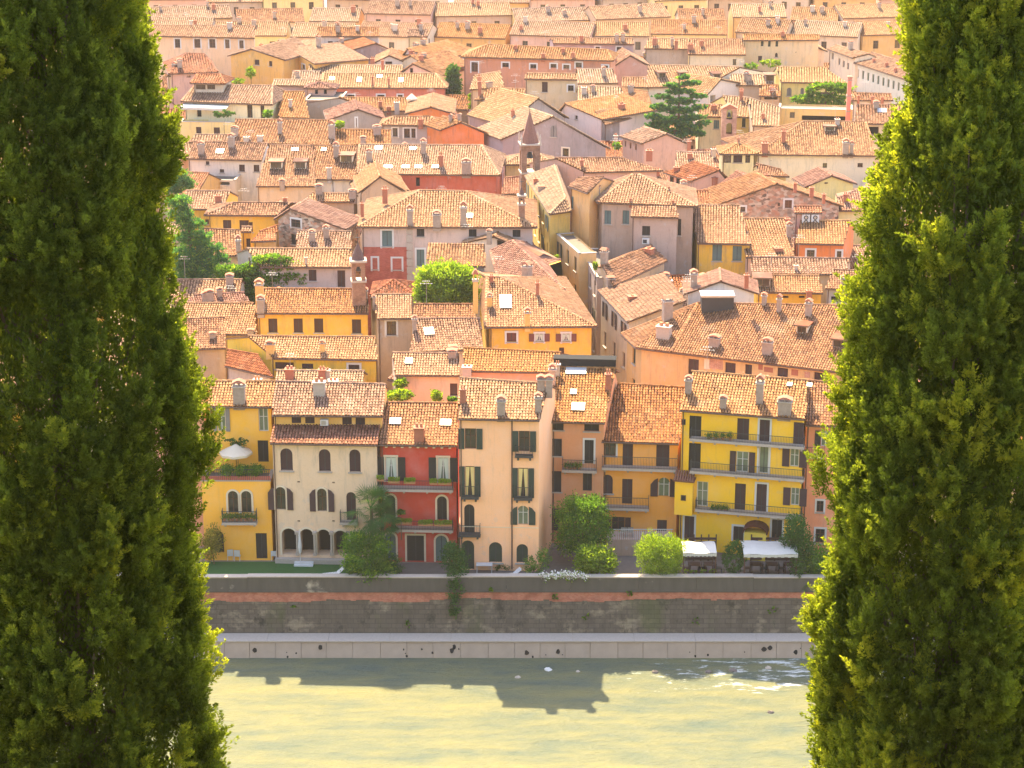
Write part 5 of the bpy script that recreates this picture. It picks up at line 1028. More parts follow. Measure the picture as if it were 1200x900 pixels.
# river wall
m, nt, b = nodes('stained_wall'); b.inputs['Roughness'].default_value = .95
streak = noise(nt, .9, 8, rough=.7, sc=(2.2, 1, .25)); blot = noise(nt, .35, 7, rough=.68, sc=(1, 1, 1.6)); fine = noise(nt, 3, 6)
c = mix(nt, (.068, .054, .04), (.18, .145, .108), streak); c = mix(nt, c, (.34, .27, .18), ramp(nt, blot, [(.55, (0, 0, 0)), (.66, (.65,) * 3)]))
c = mix(nt, c, (.045, .038, .028), ramp(nt, noise(nt, .8, 8, rough=.75, sc=(1, 1, .8)), [(.55, (0, 0, 0)), (.66, (.85,) * 3)]))
c = mix(nt, c, (.09, .10, .035), ramp(nt, noise(nt, .22, 4, sc=(1.3, 1, .5)), [(.55, (0, 0, 0)), (.68, (.6,) * 3)]))
# rough stone courses show through the old render
tb = N(nt, 'ShaderNodeTexBrick'); tb.inputs['Scale'].default_value = 1.0; tb.inputs['Brick Width'].default_value = .9; tb.inputs['Row Height'].default_value = .38; tb.inputs['Mortar Size'].default_value = .03
tb.inputs['Color1'].default_value = (1, 1, 1, 1); tb.inputs['Color2'].default_value = (.6, .6, .6, 1); tb.inputs['Mortar'].default_value = (.3, .3, .3, 1)
ps = N(nt, 'ShaderNodeSeparateXYZ'); nt.links.new(N(nt, 'ShaderNodeNewGeometry').outputs['Position'], ps.inputs[0]); pc = N(nt, 'ShaderNodeCombineXYZ'); nt.links.new(ps.outputs[0], pc.inputs[0]); nt.links.new(ps.outputs[2], pc.inputs[1]); nt.links.new(pc.outputs[0], tb.inputs['Vector'])
c = mix(nt, c, tb.outputs['Color'], .45, 'MULTIPLY')
nt.links.new(c, b.inputs['Base Color']); bump(nt, b, fine, .08); MATS['stain'] = m
m, nt, b = nodes('parapet_concrete'); b.inputs['Roughness'].default_value = .95
c = mix(nt, (.066, .058, .048), (.13, .113, .095), noise(nt, 1.2, 7, sc=(1.6, 1, .4))); c = mix(nt, c, (.5, .43, .33), ramp(nt, noise(nt, .28, 5), [(.62, (0, 0, 0)), (.7, (.8,) * 3)])); c = mix(nt, c, (.09, .08, .06), ramp(nt, noise(nt, 1.9, 7, rough=.7), [(.58, (0, 0, 0)), (.7, (.7,) * 3)]))
nt.links.new(c, b.inputs['Base Color']); MATS['parapet'] = m
brick('oldbrick', (.40, .12, .07), (.46, .18, .11), (.36, .2, .15))
root = thing('river_wall', 'long stained river wall with a red brick band and pale footing above the water', 'wall', V((0, 162, -5.2)))
def wallband(name, prof, mat, seg=1.5, jit=.0, top=None):
    q = MB(); xs = [-200 + seg * k for k in range(int(400 / seg) + 1)]
    for a, e in zip(xs, xs[1:]):
        for (y0, z0), (y1, z1) in zip(prof, prof[1:]): q.face([V((a, y0, z0)), V((e, y0, z0)), V((e, y1, z1)), V((a, y1, z1))], mat)
    child(name, q, root)
wallband('stone_face', [(161.2, -4.1), (161.86, -1.0), (161.95, -.5)], 'stain', 400)
# the brick band is broken along its lower edge
q = MB(); x = -200.0; z = -1.1
while x < 200:
    w = rnd.uniform(.25, .9); z = max(-1.3, min(-.95, z + rnd.gauss(0, .07)))
    y = 161.83 - max(0, -1.0 - z) * .213
    q.hexa([V((x, y, z)), V((x + w, y, z)), V((x + w, 162.3, z)), V((x, 162.3, z))], [V((x, 161.86, -.34)), V((x + w, 161.86, -.34)), V((x + w, 162.3, -.34)), V((x, 162.3, -.34))], 'oldbrick'); x += w
child('brick_band', q, root)
q = MB(); x = -200.0
while x < 200:
    w = rnd.uniform(3, 7); t = .88 + rnd.uniform(-.04, .05)
    q.box(V((0, 0, 0)), V((1, 0, 0)), V((0, 1, 0)), x, x + w - .02, 161.78, 162.3, -.34, t, 'parapet'); q.box(V((0, 0, 0)), V((1, 0, 0)), V((0, 1, 0)), x, x + w - .01, 161.7, 162.36, t, t + .09, 'stone'); x += w
q.box(V((0, 0, 0)), V((1, 0, 0)), V((0, 1, 0)), -200, 200, 161.72, 161.86, -.42, -.3, 'parapet')
child('parapet', q, root)
q = MB(); x = -200.0; simple('footing', (.38, .29, .215), .9, .22, .9)
while x < 200:
    w = rnd.uniform(2.0, 2.3); o = rnd.uniform(-.03, .03)
    q.hexa([V((x + .012, 159.3 + o, -5.4)), V((x + w - .012, 159.3 + o, -5.4)), V((x + w - .03, 161.4, -5.4)), V((x + .03, 161.4, -5.4))], [V((x + .012, 159.75 + o, -3.95)), V((x + w - .012, 159.75 + o, -3.95)), V((x + w - .03, 161.4, -3.95)), V((x + .03, 161.4, -3.95))], 'footing')
    x += w
q.box(V((0, 0, 0)), V((1, 0, 0)), V((0, 1, 0)), -200, 200, 159.9, 161.4, -5.5, -4.26, 'footing')
for k in range(-40, 40): q.box(V((0, 0, 0)), V((1, 0, 0)), V((0, 1, 0)), k * 5, k * 5 + 4.98, 159.66, 161.3, -3.94, -3.84, 'stone')
for k in range(34):
    x = rnd.uniform(-26, 30); z = rnd.uniform(-5.1, -4.3); s_ = rnd.choice((.05, .08, .1, .2)); y = 159.3 + (z + 5.4) * .326 - .035
    q.face([V((x + s_ * math.cos(t) * rnd.uniform(.6, 1.3), y + s_ * .33 * math.sin(t), z + s_ * math.sin(t))) for t in [j * math.pi / 4 for j in range(8)]], 'interior')
child('footing', q, root)
def rock(x, y, r, lab, col='stone'):
    bmv = MB(); n = 9; rings = []
    for j, (t, rr) in enumerate(((-.4, .9), (0, 1), (.35, .8), (.6, .4))):
        rings.append([V((x + r * rr * math.cos(2 * math.pi * k / n) * rnd.uniform(.8, 1.2), y + r * rr * .8 * math.sin(2 * math.pi * k / n) * rnd.uniform(.8, 1.2), -5.2 + r * t * rnd.uniform(.8, 1.2))) for k in range(n)])
    for a, e in zip(rings, rings[1:]): bmv.hexa(a, e, col)
    tag(bmv.build('rock'), lab, 'rock')
for (a, e, r, lab, col) in ((642, 785, 0.33, 'pale pointed rock standing in the shaded river water', 'white'), (677, 787, 0.18, 'small flat rock right of the pale pointed rock in the river', 'stone'), (768, 788, 0.30, 'wet brown rock at the start of the rapids', 'darkstone'), (859, 786, 0.36, 'dark rock in the middle of the white rapids', 'darkstone'), (900, 783, 0.27, 'rounded rock near the footing at the right of the rapids', 'stone'), (903, 835, 0.27, 'brown rock in the sunlit shallows at the lower right', 'darkstone'), (607, 794, 0.24, 'low grey rock awash left of the pale pointed rock', 'stone'), (830, 788, 0.30, 'dark flat rock beside the rapids, left of the middle one', 'darkstone')):
    q = onz((a, e), -5.2); rock(q.x, q.y, r, lab, col)

# ------------------------------------------------------------------ garden plants and trees
def blobs_px(lst, Y):
    out = []
    for b in lst:
        x, y, rx, ry = b[:4]; dy = b[4] if len(b) > 4 else 0; q = ony((x, y), Y + dy); s_ = sc_at(q); out.append((q.x, q.y, q.z, rx / s_, ((rx + ry) / 2 if rx < ry * 3.0 else ry * 1.3 + rx * .12) / s_, ry / s_ / .93))
    return out
def ptree(name, label, cat, lst, Y, mat, n, z0=0, bx=None, **kw):
    bl = blobs_px(lst, Y); x = ony((bx, lst[0][1]), Y).x if bx else bl[0][0]
    return tree(name, label, cat, V((x, Y, z0)), bl, mat, n, **kw)
ptree('leafy_bush', 'large leafy bush with bright leaves on the garden wall left of the red house', 'bush', [(428, 652, 25, 24), (420, 635, 18, 12), (438, 668, 22, 14), (444, 640, 12, 14), (415, 664, 12, 10)], 162.9, 'leafmid', 9000, L=.3, Wd=.1, trunk=.12, cs=.22)
ptree('dark_bush', 'small dark bush between the leafy bush and the red house steps', 'bush', [(458, 660, 9, 10), (462, 668, 9, 6)], 163.6, 'leafdark', 1800, L=.16, Wd=.08, trunk=.06)
# fan palm
def palm(px_, Y, r, z0, label):
    c = ony(px_, Y); rt = thing('fan_palm', label, 'palm tree', V((c.x, Y, z0))); t = MB(); t.tube(V((c.x, Y, z0 - .2)), V((c.x + .1, Y, c.z)), .16, .13, 'bark', 8); child('trunk', t, rt)
    vs, fs, us = [], [], []
    for k in range(46):
        a = rnd.uniform(0, 2 * math.pi); el = rnd.uniform(-.7, 1.3); d = V((math.cos(a) * math.cos(el), math.sin(a) * math.cos(el), math.sin(el))); h = c + d * r * .62; side = d.cross(V((0, 0, 1))).normalized(); up = side.cross(d); tone = rnd.uniform(.1, .7)
        for j in range(13):
            an = (j - 6) * .2; dd = (d * math.cos(an) + side * math.sin(an)); e = h + dd * r * .62 + V((0, 0, -.12 * r * (1 + abs(an)))); w = (side * math.cos(an) - d * math.sin(an)) * .035
            n0 = len(vs); vs += [h, (h + e) / 2 + w, e, (h + e) / 2 - w]; fs.append([n0, n0 + 1, n0 + 2, n0 + 3]); us.append(tone)
        w = side * .02; n0 = len(vs); vs += [c - w, c + w, h + w, h - w]; fs.append([n0, n0 + 1, n0 + 2, n0 + 3]); us.append(tone)
    adopt('crown', raw_mesh('crown', np.array([tuple(q) for q in vs]), np.array(fs), np.array(us), ['leafdark']), rt)
palm((434, 596), 164.6, 2.1, 0, 'fan palm in front of the beige house beside the red house')
palm((447, 608), 165.2, 1.5, 0, 'smaller fan palm leaning over the arched blue door of the red house')
ptree('ivy_bush', 'tall bush right of the red house, ivy trailing from it down the river wall', 'bush', [(532, 655, 13, 16), (528, 644, 9, 9), (536, 672, 10, 12, -.9), (534, 690, 8, 14, -1.25), (533, 710, 6, 14, -1.3)], 163.1, 'leafdark', 5500, L=.2, Wd=.1, trunk=.06, limbs=2)
ptree('garden_tree', 'dark garden tree with sunlit top in front of the narrow brown orange house', 'tree', [(682, 615, 28, 26), (668, 598, 18, 14), (697, 596, 17, 14), (676, 632, 26, 16), (700, 622, 16, 18), (683, 590, 20, 10)], 166.5, 'leafmid', 15000, L=.2, Wd=.1, trunk=.18, cs=.25)
ptree('leafy_bush', 'yellow green bush with big leaves right below the dark garden tree', 'bush', [(702, 655, 15, 13), (688, 652, 12, 12), (712, 662, 10, 10), (684, 664, 12, 8)], 163.4, 'leaflight', 4500, L=.28, Wd=.13, trunk=.08)
ptree('round_shrub', 'big round light green shrub overhanging the wall left of the white canopies', 'shrub', [(774, 652, 28, 22), (764, 642, 18, 16), (786, 645, 18, 17), (776, 668, 24, 10)], 163.2, 'leaflight', 16000, L=.2, Wd=.055, trunk=.12, cs=.16, upw=.9)
ptree('clipped_shrub', 'smooth egg shaped green shrub between the two white canopies', 'shrub', [(860, 654, 13, 18), (862, 644, 9, 10)], 163.4, 'leafdark', 7000, L=.1, Wd=.06, trunk=.08, cs=.08, shell=.75)
ptree('climbing_plant', 'climber on the right corner of the yellow house hanging over the river wall', 'climber', [(932, 618, 11, 16), (940, 640, 12, 18), (934, 665, 7, 20, -.8), (942, 688, 5, 12, -1.3), (925, 632, 10, 8)], 163.6, 'leafdark', 6500, L=.2, Wd=.1, trunk=.06, limbs=2)
ptree('leafy_bush', 'mid green bush at the right end of the wall beside the cypress', 'bush', [(960, 657, 16, 16), (975, 665, 14, 14), (950, 668, 10, 10)], 163.4, 'leafmid', 5000, L=.22, Wd=.1, trunk=.08)
ptree('small_bush', 'pointed little bush at the right corner of the tall peach house', 'bush', [(620, 662, 6, 10), (637, 655, 7, 12), (628, 668, 8, 6)], 163.3, 'leafmid', 1500, L=.16, Wd=.07, trunk=.04)
ptree('flowering_bush', 'pink flowering bush at the foot of the yellow house by the left cypress', 'bush', [(250, 632, 10, 16), (246, 645, 10, 12)], 166.8, 'leafautumn', 2200, L=.16, Wd=.1, trunk=.05)
ptree('trellis_vine', 'clipped trellis vine above the cream parasol on the roof terrace', 'vine', [(278, 516, 13, 3), (278, 522, 9, 4)], 169.6, 'leafdark', 900, z0=7, L=.14, Wd=.08, trunk=.03, limbs=1)
for k, (x, lab) in enumerate(((266, 'left box hedge behind the railing of the roof terrace'), (283, 'middle box hedge behind the railing of the roof terrace'), (300, 'right box hedge behind the railing of the roof terrace'))):
    ptree('box_hedge', lab, 'hedge', [(x, 551, 9, 6)], 168.0, 'leafmid', 1100, z0=7, L=.14, Wd=.08, trunk=.03, limbs=1, group='box hedges along the roof terrace')
# white flowers trailing over the parapet
q = [ony((x, 675 + rnd.uniform(-4, 4)), 162 + rnd.uniform(-.5, .3)) for x in np.linspace(634, 688, 70)]
pts = np.array([tuple(v) for v in q for _ in range(9)]) + nr.normal(0, .12, (630, 3)); vv, fq = leafquads(pts, nr.normal(size=(630, 3)), .13, .11)
rt = thing('flowering_plant', 'white flowering plant trailing over the parapet below the dark garden tree', 'plant', V((3, 162, .8)))
adopt('flowers', raw_mesh('flowers', vv, fq, nr.random(630), ['flowerwhite']), rt)
pts = np.array([tuple(v) for v in q for _ in range(12)]) + nr.normal(0, .14, (840, 3)) - np.array([0, -.05, .12]); vv, fq = leafquads(pts, nr.normal(size=(840, 3)), .14, .08)
adopt('leaves', raw_mesh('leaves', vv, fq, nr.random(840), ['leafmid']), rt)
for k, (x, y, r_, wd) in enumerate(((345, 712, 3, 'the arcade of the beige house'), (478, 730, 4, 'the red house steps'), (576, 690, 2.6, 'the tall peach house'), (650, 700, 3.4, 'the trailing white flowers'), (688, 722, 4, 'the yellow green big leaved bush'), (738, 695, 3, 'the round light green shrub'), (815, 728, 4, 'the smaller white canopy'), (905, 715, 4.5, 'the long white canopy'))):
    q = ony((x, y), 161.7); y_ = 161.2 + (q.z + 4) * .245 if q.z < -1.35 else 161.75
    ptree('wall_weed', 'tuft of weeds rooted in the river wall below ' + wd, 'weed', [(x, y, r_ * 1.3, r_)], y_, 'leafmid', 170, z0=q.z, L=.22, Wd=.07, trunk=.02, limbs=1, cs=.12, group='weeds in the river wall')
# town trees
ptree('round_tree', 'dense round bright green tree in a courtyard in the middle of the town', 'tree', [(523, 336, 31, 24), (508, 326, 18, 14), (540, 326, 17, 14), (523, 320, 20, 9), (500, 342, 12, 14), (546, 343, 12, 14)], 210, 'leaflight', 22000, L=.34, Wd=.15, trunk=.3, cs=.3, upw=.8)
def cedar(label, lst, Y, n, bx, mat='leafcedar', z0=0, name='cedar_tree', **kw):
    return ptree(name, label, 'tree', lst, Y, mat, n, z0=z0, bx=bx, L=kw.pop('L', .45), Wd=kw.pop('Wd', .16), trunk=.4, cs=kw.pop('cs', .3), upw=.1, high=True, **kw)
cedar('wide dark cedar with bright layered boughs beside the left cypress', [(318, 304, 22, 5), (334, 311, 24, 5), (302, 315, 22, 6), (345, 322, 20, 5), (318, 325, 28, 6), (290, 328, 22, 7), (352, 330, 14, 4), (312, 337, 26, 7), (290, 343, 20, 7), (268, 318, 18, 7), (264, 332, 22, 8), (300, 350, 22, 6)], 224, 26000, 292, mat='leafmid', L=.36, Wd=.13, cs=.25)
cedar('tall blue green cedar hugging the edge of the left cypress', [(240, 290, 20, 6), (226, 278, 22, 7), (248, 302, 20, 6), (222, 262, 16, 6), (212, 250, 14, 7), (232, 314, 26, 8), (222, 328, 28, 9), (238, 342, 28, 9), (215, 300, 22, 9), (215, 350, 24, 10), (210, 236, 14, 7), (255, 352, 20, 8)], 226, 26000, 222, L=.36, Wd=.13, cs=.28)
cedar('small light green cedar top sticking out beside the upper left cypress', [(208, 207, 14, 8), (218, 216, 10, 5), (200, 218, 14, 8)], 262, 3500, 205)
cedar('big blue green cedar standing among the roofs in the upper right middle', [(801, 90, 8, 2.5), (812, 97, 12, 2.5), (789, 100, 11, 2.8), (797, 107, 16, 3.1), (776, 113, 11, 2.5), (818, 112, 11, 2.5), (798, 118, 18, 3.7), (773, 125, 12, 3.1), (820, 125, 11, 2.5), (795, 129, 23, 3.7), (766, 136, 11, 3.1), (813, 137, 14, 3.1), (790, 141, 25, 4.3), (824, 144, 9, 2.5), (770, 147, 14, 3.7), (806, 149, 16, 3.7), (790, 156, 22, 4.3), (818, 156, 9, 3.1)], 300, 26000, 796, L=.42, Wd=.15, cs=.2)
cedar('flat topped umbrella pine in front of the yellow hall in the upper right', [(972, 100, 22, 3.5), (985, 105, 16, 4), (940, 116, 14, 4), (958, 113, 16, 4), (975, 114, 18, 4), (965, 122, 26, 3), (985, 122, 12, 3), (950, 105, 8, 3)], 315, 11000, 968, mat='leafmid', name='umbrella_pine', L=.4, Wd=.15, cs=.22)
ptree('poplar_tree', 'tall narrow dark tree in the far street beside the orange brown palace', 'tree', [(531, 92, 7, 12), (531, 106, 8, 14), (530, 84, 5, 8)], 338, 'leafdark', 4500, L=.45, Wd=.25, trunk=.2)
ptree('round_tree', 'small round yellowish tree among the far roofs at the top right middle', 'tree', [(774, 67, 13, 9), (768, 64, 8, 6), (781, 65, 7, 6)], 372, 'leafautumn', 3500, L=.5, Wd=.25, trunk=.2)
for (x, y, rx, ry, Y, mt, lab, z0) in ((294, 84, 5, 6, 345, 'leaflight', 'yellow green terrace shrub beside the far ochre gable', 10), (277, 95, 10, 3, 338, 'leaflight', 'low yellow green hedge on the far awning house roof edge', 10), (399, 146, 6, 4, 292, 'leaflight', 'little yellow green roof bush beside the brown grey gable', 8), (314, 133, 5, 5, 300, 'leafmid', 'round green pot bush at the right end of the awning terrace', 11), (262, 133, 12, 3.5, 300, 'leafdark', 'row of dark plants along the awning terrace', 11), (551, 118, 3, 9, 318, 'leaflight', 'bright ivy on the far street corner by the tall yellow house', 4), (904, 74, 12, 4, 352, 'leaflight', 'bright green far garden hedge in front of the beige palace', 8), (880, 78, 8, 4, 350, 'leafmid', 'darker green far garden shrub beside the bright hedge', 8), (585, 79, 8, 3, 352, 'leaflight', 'yellow green roof garden below the orange brown palace', 13), (629, 71, 3, 3, 350, 'leaflight', 'potted shrub on the roof garden of the orange brown palace', 13),
      (468, 463, 16, 6, 183, 'leaflight', 'green hedge on the small terrace behind the red riverside house', 8), (511, 464, 6, 7, 183, 'leaflight', 'bright potted bush on the small terrace behind the red riverside house', 8), (530, 468, 6, 3, 183, 'leafmid', 'low green plants at the right of the small terrace behind the red house', 8), (470, 449, 8, 5, 186, 'leaflight', 'light shrub by the small hip roofed pavilion', 8),
      (661, 272, 5, 5, 236, 'leaflight', 'planted pots on the white cornice terrace above the street', 12), (652, 303, 3, 4, 228, 'leaflight', 'green plant hanging on the yellow end wall beside the street', 8), (698, 311, 3, 4, 218, 'leaflight', 'small green plant on the street side cornice of the grey brown house', 11), (797, 276, 3, 4, 232, 'leaflight', 'green pot on the balcony of the weathered palace', 10), (722, 171, 4, 4, 280, 'leafmid', 'small green shrub at the foot of the dark grey house wall', 6), (1028, 160, 4, 5, 308, 'leafmid', 'green pot plant on the glazed balcony near the right cypress', 10), (470, 600, 4, 3, 165.5, 'leafmid', 'potted plant beside the fan palm', 3)):
    ptree('terrace_plant', lab, 'plant', [(x, y, rx, ry)], Y, mt, int(260 + 16 * rx * ry), z0=z0, L=.3 if Y > 250 else .2, Wd=.14, trunk=.05, limbs=1, cs=.2)
# ------------------------------------------------------------------ bell towers and chimney stack
brick('towerbrick', (.26, .12, .07), (.33, .17, .10), (.3, .22, .16))
def belltower(c, x, ytop, yeave, w, Y, label, spirem, bodym='towerbrick', arch=True, name='bell_tower'):
    t = ony(px(c, (x, ytop)), Y); e = ony(px(c, (x, yeave)), Y); k = sc_at(e) * CROPS[c][2]; w = w / k; rt = thing(name, label, 'bell tower', V((t.x, Y, 0))); o = V((t.x, Y, 0)); u = V((math.cos(.12), math.sin(.12), 0)); v = V((-u.y, u.x, 0))
    zE = e.z; zT = t.z; b = MB(); ah = w * 1.15
    zb0 = zE - ah * 1.35
    b.box(o, u, v, -w / 2, w / 2, -w / 2, w / 2, -.3, zb0, bodym)
    b.box(o, u, v, -w / 2 - .12, w / 2 + .12, -w / 2 - .12, w / 2 + .12, zb0, zb0 + .18, 'stone')
    for sx in (-1, 1):
        for sy in (-1, 1): b.box(o, u, v, sx * w / 2 - (w * .28 if sx > 0 else 0), sx * w / 2 + (w * .28 if sx < 0 else 0), sy * w / 2 - (w * .28 if sy > 0 else 0), sy * w / 2 + (w * .28 if sy < 0 else 0), zb0 + .18, zE - .3, bodym)
    b.box(o, u, v, -w / 2, w / 2, -w / 2, w / 2, zE - w * .3, zE, bodym); b.box(o, u, v, -w / 2 - .18, w / 2 + .18, -w / 2 - .18, w / 2 + .18, zE, zE + .2, 'stone')
    # arched heads of the belfry openings
    for f in (Facade(o - u * (w / 2) - v * (w / 2), u, -v, w), Facade(o - u * (w / 2) + v * (w / 2), -v, -u, w)):
        a0, a1 = w * .28, w * .72; zz = zE - w * .3
        for k_ in range(6):
            t0, t1 = math.pi * k_ / 6, math.pi * (k_ + 1) / 6; r = (a1 - a0) / 2; mx = (a0 + a1) / 2
            f_ = [(mx + r * math.cos(t0), zz - r + r * math.sin(t0)), (mx + r * math.cos(t1), zz - r + r * math.sin(t1)), (mx + r * math.cos(t1), zz + .02), (mx + r * math.cos(t0), zz + .02)]
            b.hexa([f.pt(*x_, -.01) for x_ in f_], [f.pt(*x_, -.25) for x_ in f_], bodym)
    child('shaft', b, rt)
    s_ = MB(); n = 8 if arch else 10; r0 = w / 2 * 1.02; bot = [o + (u * math.cos(2 * math.pi * (k_ + .5) / n) + v * math.sin(2 * math.pi * (k_ + .5) / n)) * r0 * 1.03 + V((0, 0, zE + .2)) for k_ in range(n)]
    midr = [V((o.x + (q.x - o.x) * (.62 if arch else .75), o.y + (q.y - o.y) * (.62 if arch else .75), zE + (zT - zE) * .4)) for q in bot]; tp = [V((o.x + (q.x - o.x) * .05, o.y + (q.y - o.y) * .05, zT)) for q in bot]
    s_.hexa(bot, midr, spirem); s_.hexa(midr, tp, spirem); child('spire', s_, rt)
    p = MB()
    for sx in (-1, 1):
        for sy in (-1, 1):
            q = o + u * sx * (w / 2 + .02) + v * sy * (w / 2 + .02); p.tube(q + V((0, 0, zE + .2)), q + V((0, 0, zE + .2 + w * .3)), .14, .1, 'stone', 6); p.tube(q + V((0, 0, zE + .2 + w * .3)), q + V((0, 0, zE + .2 + w * .55)), .16, .01, 'stone', 6)
    if arch: child('pinnacle', p, rt)
    c_ = MB(); c_.tube(V((o.x, o.y, zT - .1)), V((o.x, o.y, zT + .9)), .04, .03, 'metal', 5); c_.box(V((o.x, o.y, 0)), u, v, -.22, .22, -.03, .03, zT + .5, zT + .57, 'metal'); child('cross', c_, rt)
    bl = MB(); bl.tube(V((o.x, o.y, zE - w * .75)), V((o.x, o.y, zE - w * .42)), w * .2, w * .1, 'metal', 10); child('bell', bl, rt)
simple('spiremat', (.2, .095, .07), .85, .35, 6); simple('spiredark', (.12, .07, .06), .85, .35, 6)
belltower('T2', 584, 352, 498, 84, 262, 'slim brick bell tower with pointed plum coloured spire in the centre of the town', 'spiremat')
belltower('M1', 858, 353, 434, 58, 207, 'small brick bell turret with dark conical cap left of the red palace wall', 'spiredark', arch=False, name='bell_turret')
belltower('T2', 547, 690, 735, 26, 232, 'tiny brick turret with onion cap below the big bell tower', 'spiredark', arch=False, name='bell_turret')
b = MB(); t = ony(px('T3', (913, 200)), 299); k = sc_at(t); o = V((t.x, 299, 0)); r = 11 / 3.871 / k * .9
simple('chimstack', (.62, .2, .14), .85, .15, 2)
b.hexa([o + V((r * 1.25 * sx, r * 1.25 * sy, -.3)) for sx, sy in ((-1, -1), (1, -1), (1, 1), (-1, 1))], [o + V((r * .85 * sx, r * .85 * sy, t.z)) for sx, sy in ((-1, -1), (1, -1), (1, 1), (-1, 1))], 'chimstack')
for k_ in range(3):
    z = t.z - .2 - k_ * 2.2; b.box(o, V((1, 0, 0)), V((0, 1, 0)), -r * 1.05, r * 1.05, -r * 1.05, r * 1.05, z - .12, z, 'chim')
st_ = thing('smokestack', 'tall slender red brick smokestack rising beside the flat ochre house', 'smokestack', V((o.x, o.y, 0))); child('stack', b, st_)
b = MB(); b.box(o, V((1, 0, 0)), V((0, 1, 0)), -r * 1.15, r * 1.15, -r * 1.15, r * 1.15, t.z, t.z + .3, 'brick'); child('cap', b, st_)
# brick bell gable of T3
def bellgable(c, x, y0, y1, w, Y, label):
    top = ony(px(c, (x, y0)), Y); bot = ony(px(c, (x, y1)), Y); k = sc_at(top) * CROPS[c][2]; w = w / k; o = V((top.x - w / 2, Y, 0)); rt = thing('bell_gable', label, 'bell gable', V((top.x, Y, 0)))
    f = Facade(o, V((1, 0, 0)), V((0, -1, 0)), w, True); zt = top.z - w * .3; b = MB()
    f.holes = [(w * .3, w * .7, zt - w * .75, zt - .15, True, w * .5), (w * .3, w * .7, zt - w * 1.75, zt - w, True, w * .5)]
    f.wall(b, MATS['brick'], 0, zt); f2 = Facade(o + V((w, w * .5, 0)), V((-1, 0, 0)), V((0, 1, 0)), w); f2.holes = f.holes; f2.wall(b, MATS['brick'], 0, zt)
    b.box(o, V((1, 0, 0)), V((0, 1, 0)), -.02, 0, 0, w * .5, 0, zt, 'brick'); b.box(o, V((1, 0, 0)), V((0, 1, 0)), w, w + .02, 0, w * .5, 0, zt, 'brick')
    b.hexa([f.pt(-.2, zt, .2), f.pt(w + .2, zt, .2), f.pt(w + .2, zt, -w * .5 - .2), f.pt(-.2, zt, -w * .5 - .2)], [f.pt(w / 2 - .05, top.z, .2), f.pt(w / 2 + .05, top.z, .2), f.pt(w / 2 + .05, top.z, -w * .5 - .2), f.pt(w / 2 - .05, top.z, -w * .5 - .2)], 'chimred')
    child('gable', b, rt); bl = MB(); bl.tube(f.pt(w / 2, zt - w * .6, -w * .25), f.pt(w / 2, zt - w * .3, -w * .25), w * .14, w * .07, 'metal', 8); child('bell', bl, rt)
bellgable('T3', 369, 318, 460, 66, 300, 'old brick bell gable with two arched openings beside the small yellow house')
# ------------------------------------------------------------------ parasols, canopies, furniture
def parasol(c, x, y, w, Y, zf, label, mat='canvas', drop=.5, n=8):
    t = ony(px(c, (x, y)), Y); k = sc_at(t) * CROPS[c][2]; r = w / 2 / k; rt = thing('parasol', label, 'parasol', V((t.x, Y, zf))); b = MB()
    for j in range(n):
        a0, a1 = 2 * math.pi * j / n, 2 * math.pi * (j + 1) / n; e0 = t + V((r * math.cos(a0), r * math.sin(a0), -drop)); e1 = t + V((r * math.cos(a1), r * math.sin(a1), -drop)); m = (e0 + e1) / 2 + V((0, 0, .05))
        b.hexa([t - V((0, 0, .04)), e0 - V((0, 0, .04)), m - V((0, 0, .04)), e1 - V((0, 0, .04))], [t, e0, m, e1], mat)
        b.hexa([e0 - V((0, 0, .16)), e1 - V((0, 0, .16)), (e1 - V((0, 0, .16))) * .999 + t * .001, (e0 - V((0, 0, .16))) * .999 + t * .001], [e0, e1, e1 * .999 + t * .001, e0 * .999 + t * .001], mat)
    child('canopy', b, rt); p = MB(); p.tube(V((t.x, Y, zf)), t + V((0, 0, .12)), .03, .025, 'wood', 8); child('pole', p, rt); q = MB(); q.tube(V((t.x, Y, zf)), V((t.x, Y, zf + .08)), .28, .25, 'darkstone', 12); child('base', q, rt)
parasol('F1', 148, 322, 126, 169.3, 7.1, 'open cream parasol on the roof terrace of the yellow house', drop=.75)
parasol('T1', 1132, 268, 52, 315, 11, 'small white parasol on a far roof terrace in the upper left', drop=.8)
def canopy(c, x0, x1, y, Y, d, label, z=2.7):
    a = onz(px(c, (x0, y)), z); e = onz(px(c, (x1, y)), z); rt = thing('garden_canopy', label, 'canopy', V(((a.x + e.x) / 2, a.y, 0))); b = MB(); w = e.x - a.x; n = 8; Y0 = a.y
    for i in range(n):
        for j in range(4):
            def h(i, j): s_, t_ = i / n, j / 4; return V((a.x + w * s_, Y0 + d * t_, z + .28 * math.sin(math.pi * t_) * (1 - .3 * math.sin(math.pi * s_)) + .05 * math.sin(9 * s_)))
            q = [h(i, j), h(i + 1, j), h(i + 1, j + 1), h(i, j + 1)]; b.hexa([v - V((0, 0, .03)) for v in q], q, 'awning')
    for i in range(n * 2): x = a.x + w * i / n / 2; b.box(V((0, Y0, 0)), V((1, 0, 0)), V((0, 1, 0)), x, x + w / n / 2 - .01, -.02, .01, z - .24 - .04 * (i % 2), z - .02, 'awning')
    child('canopy_cloth', b, rt)
    for sx in (.02, .98):
        for dy in (.1, d - .1): p = MB(); p.tube(V((a.x + w * sx, Y0 + dy, 0)), V((a.x + w * sx, Y0 + dy, z)), .04, .04, 'wood', 6); child('post', p, rt)
canopy('D4', 464, 646, 408, 164, 2.6, 'smaller white garden canopy beside the round light green shrub')
canopy('D4', 792, 1086, 414, 163.8, 3.0, 'long white garden canopy in front of the arched porch of the yellow house')
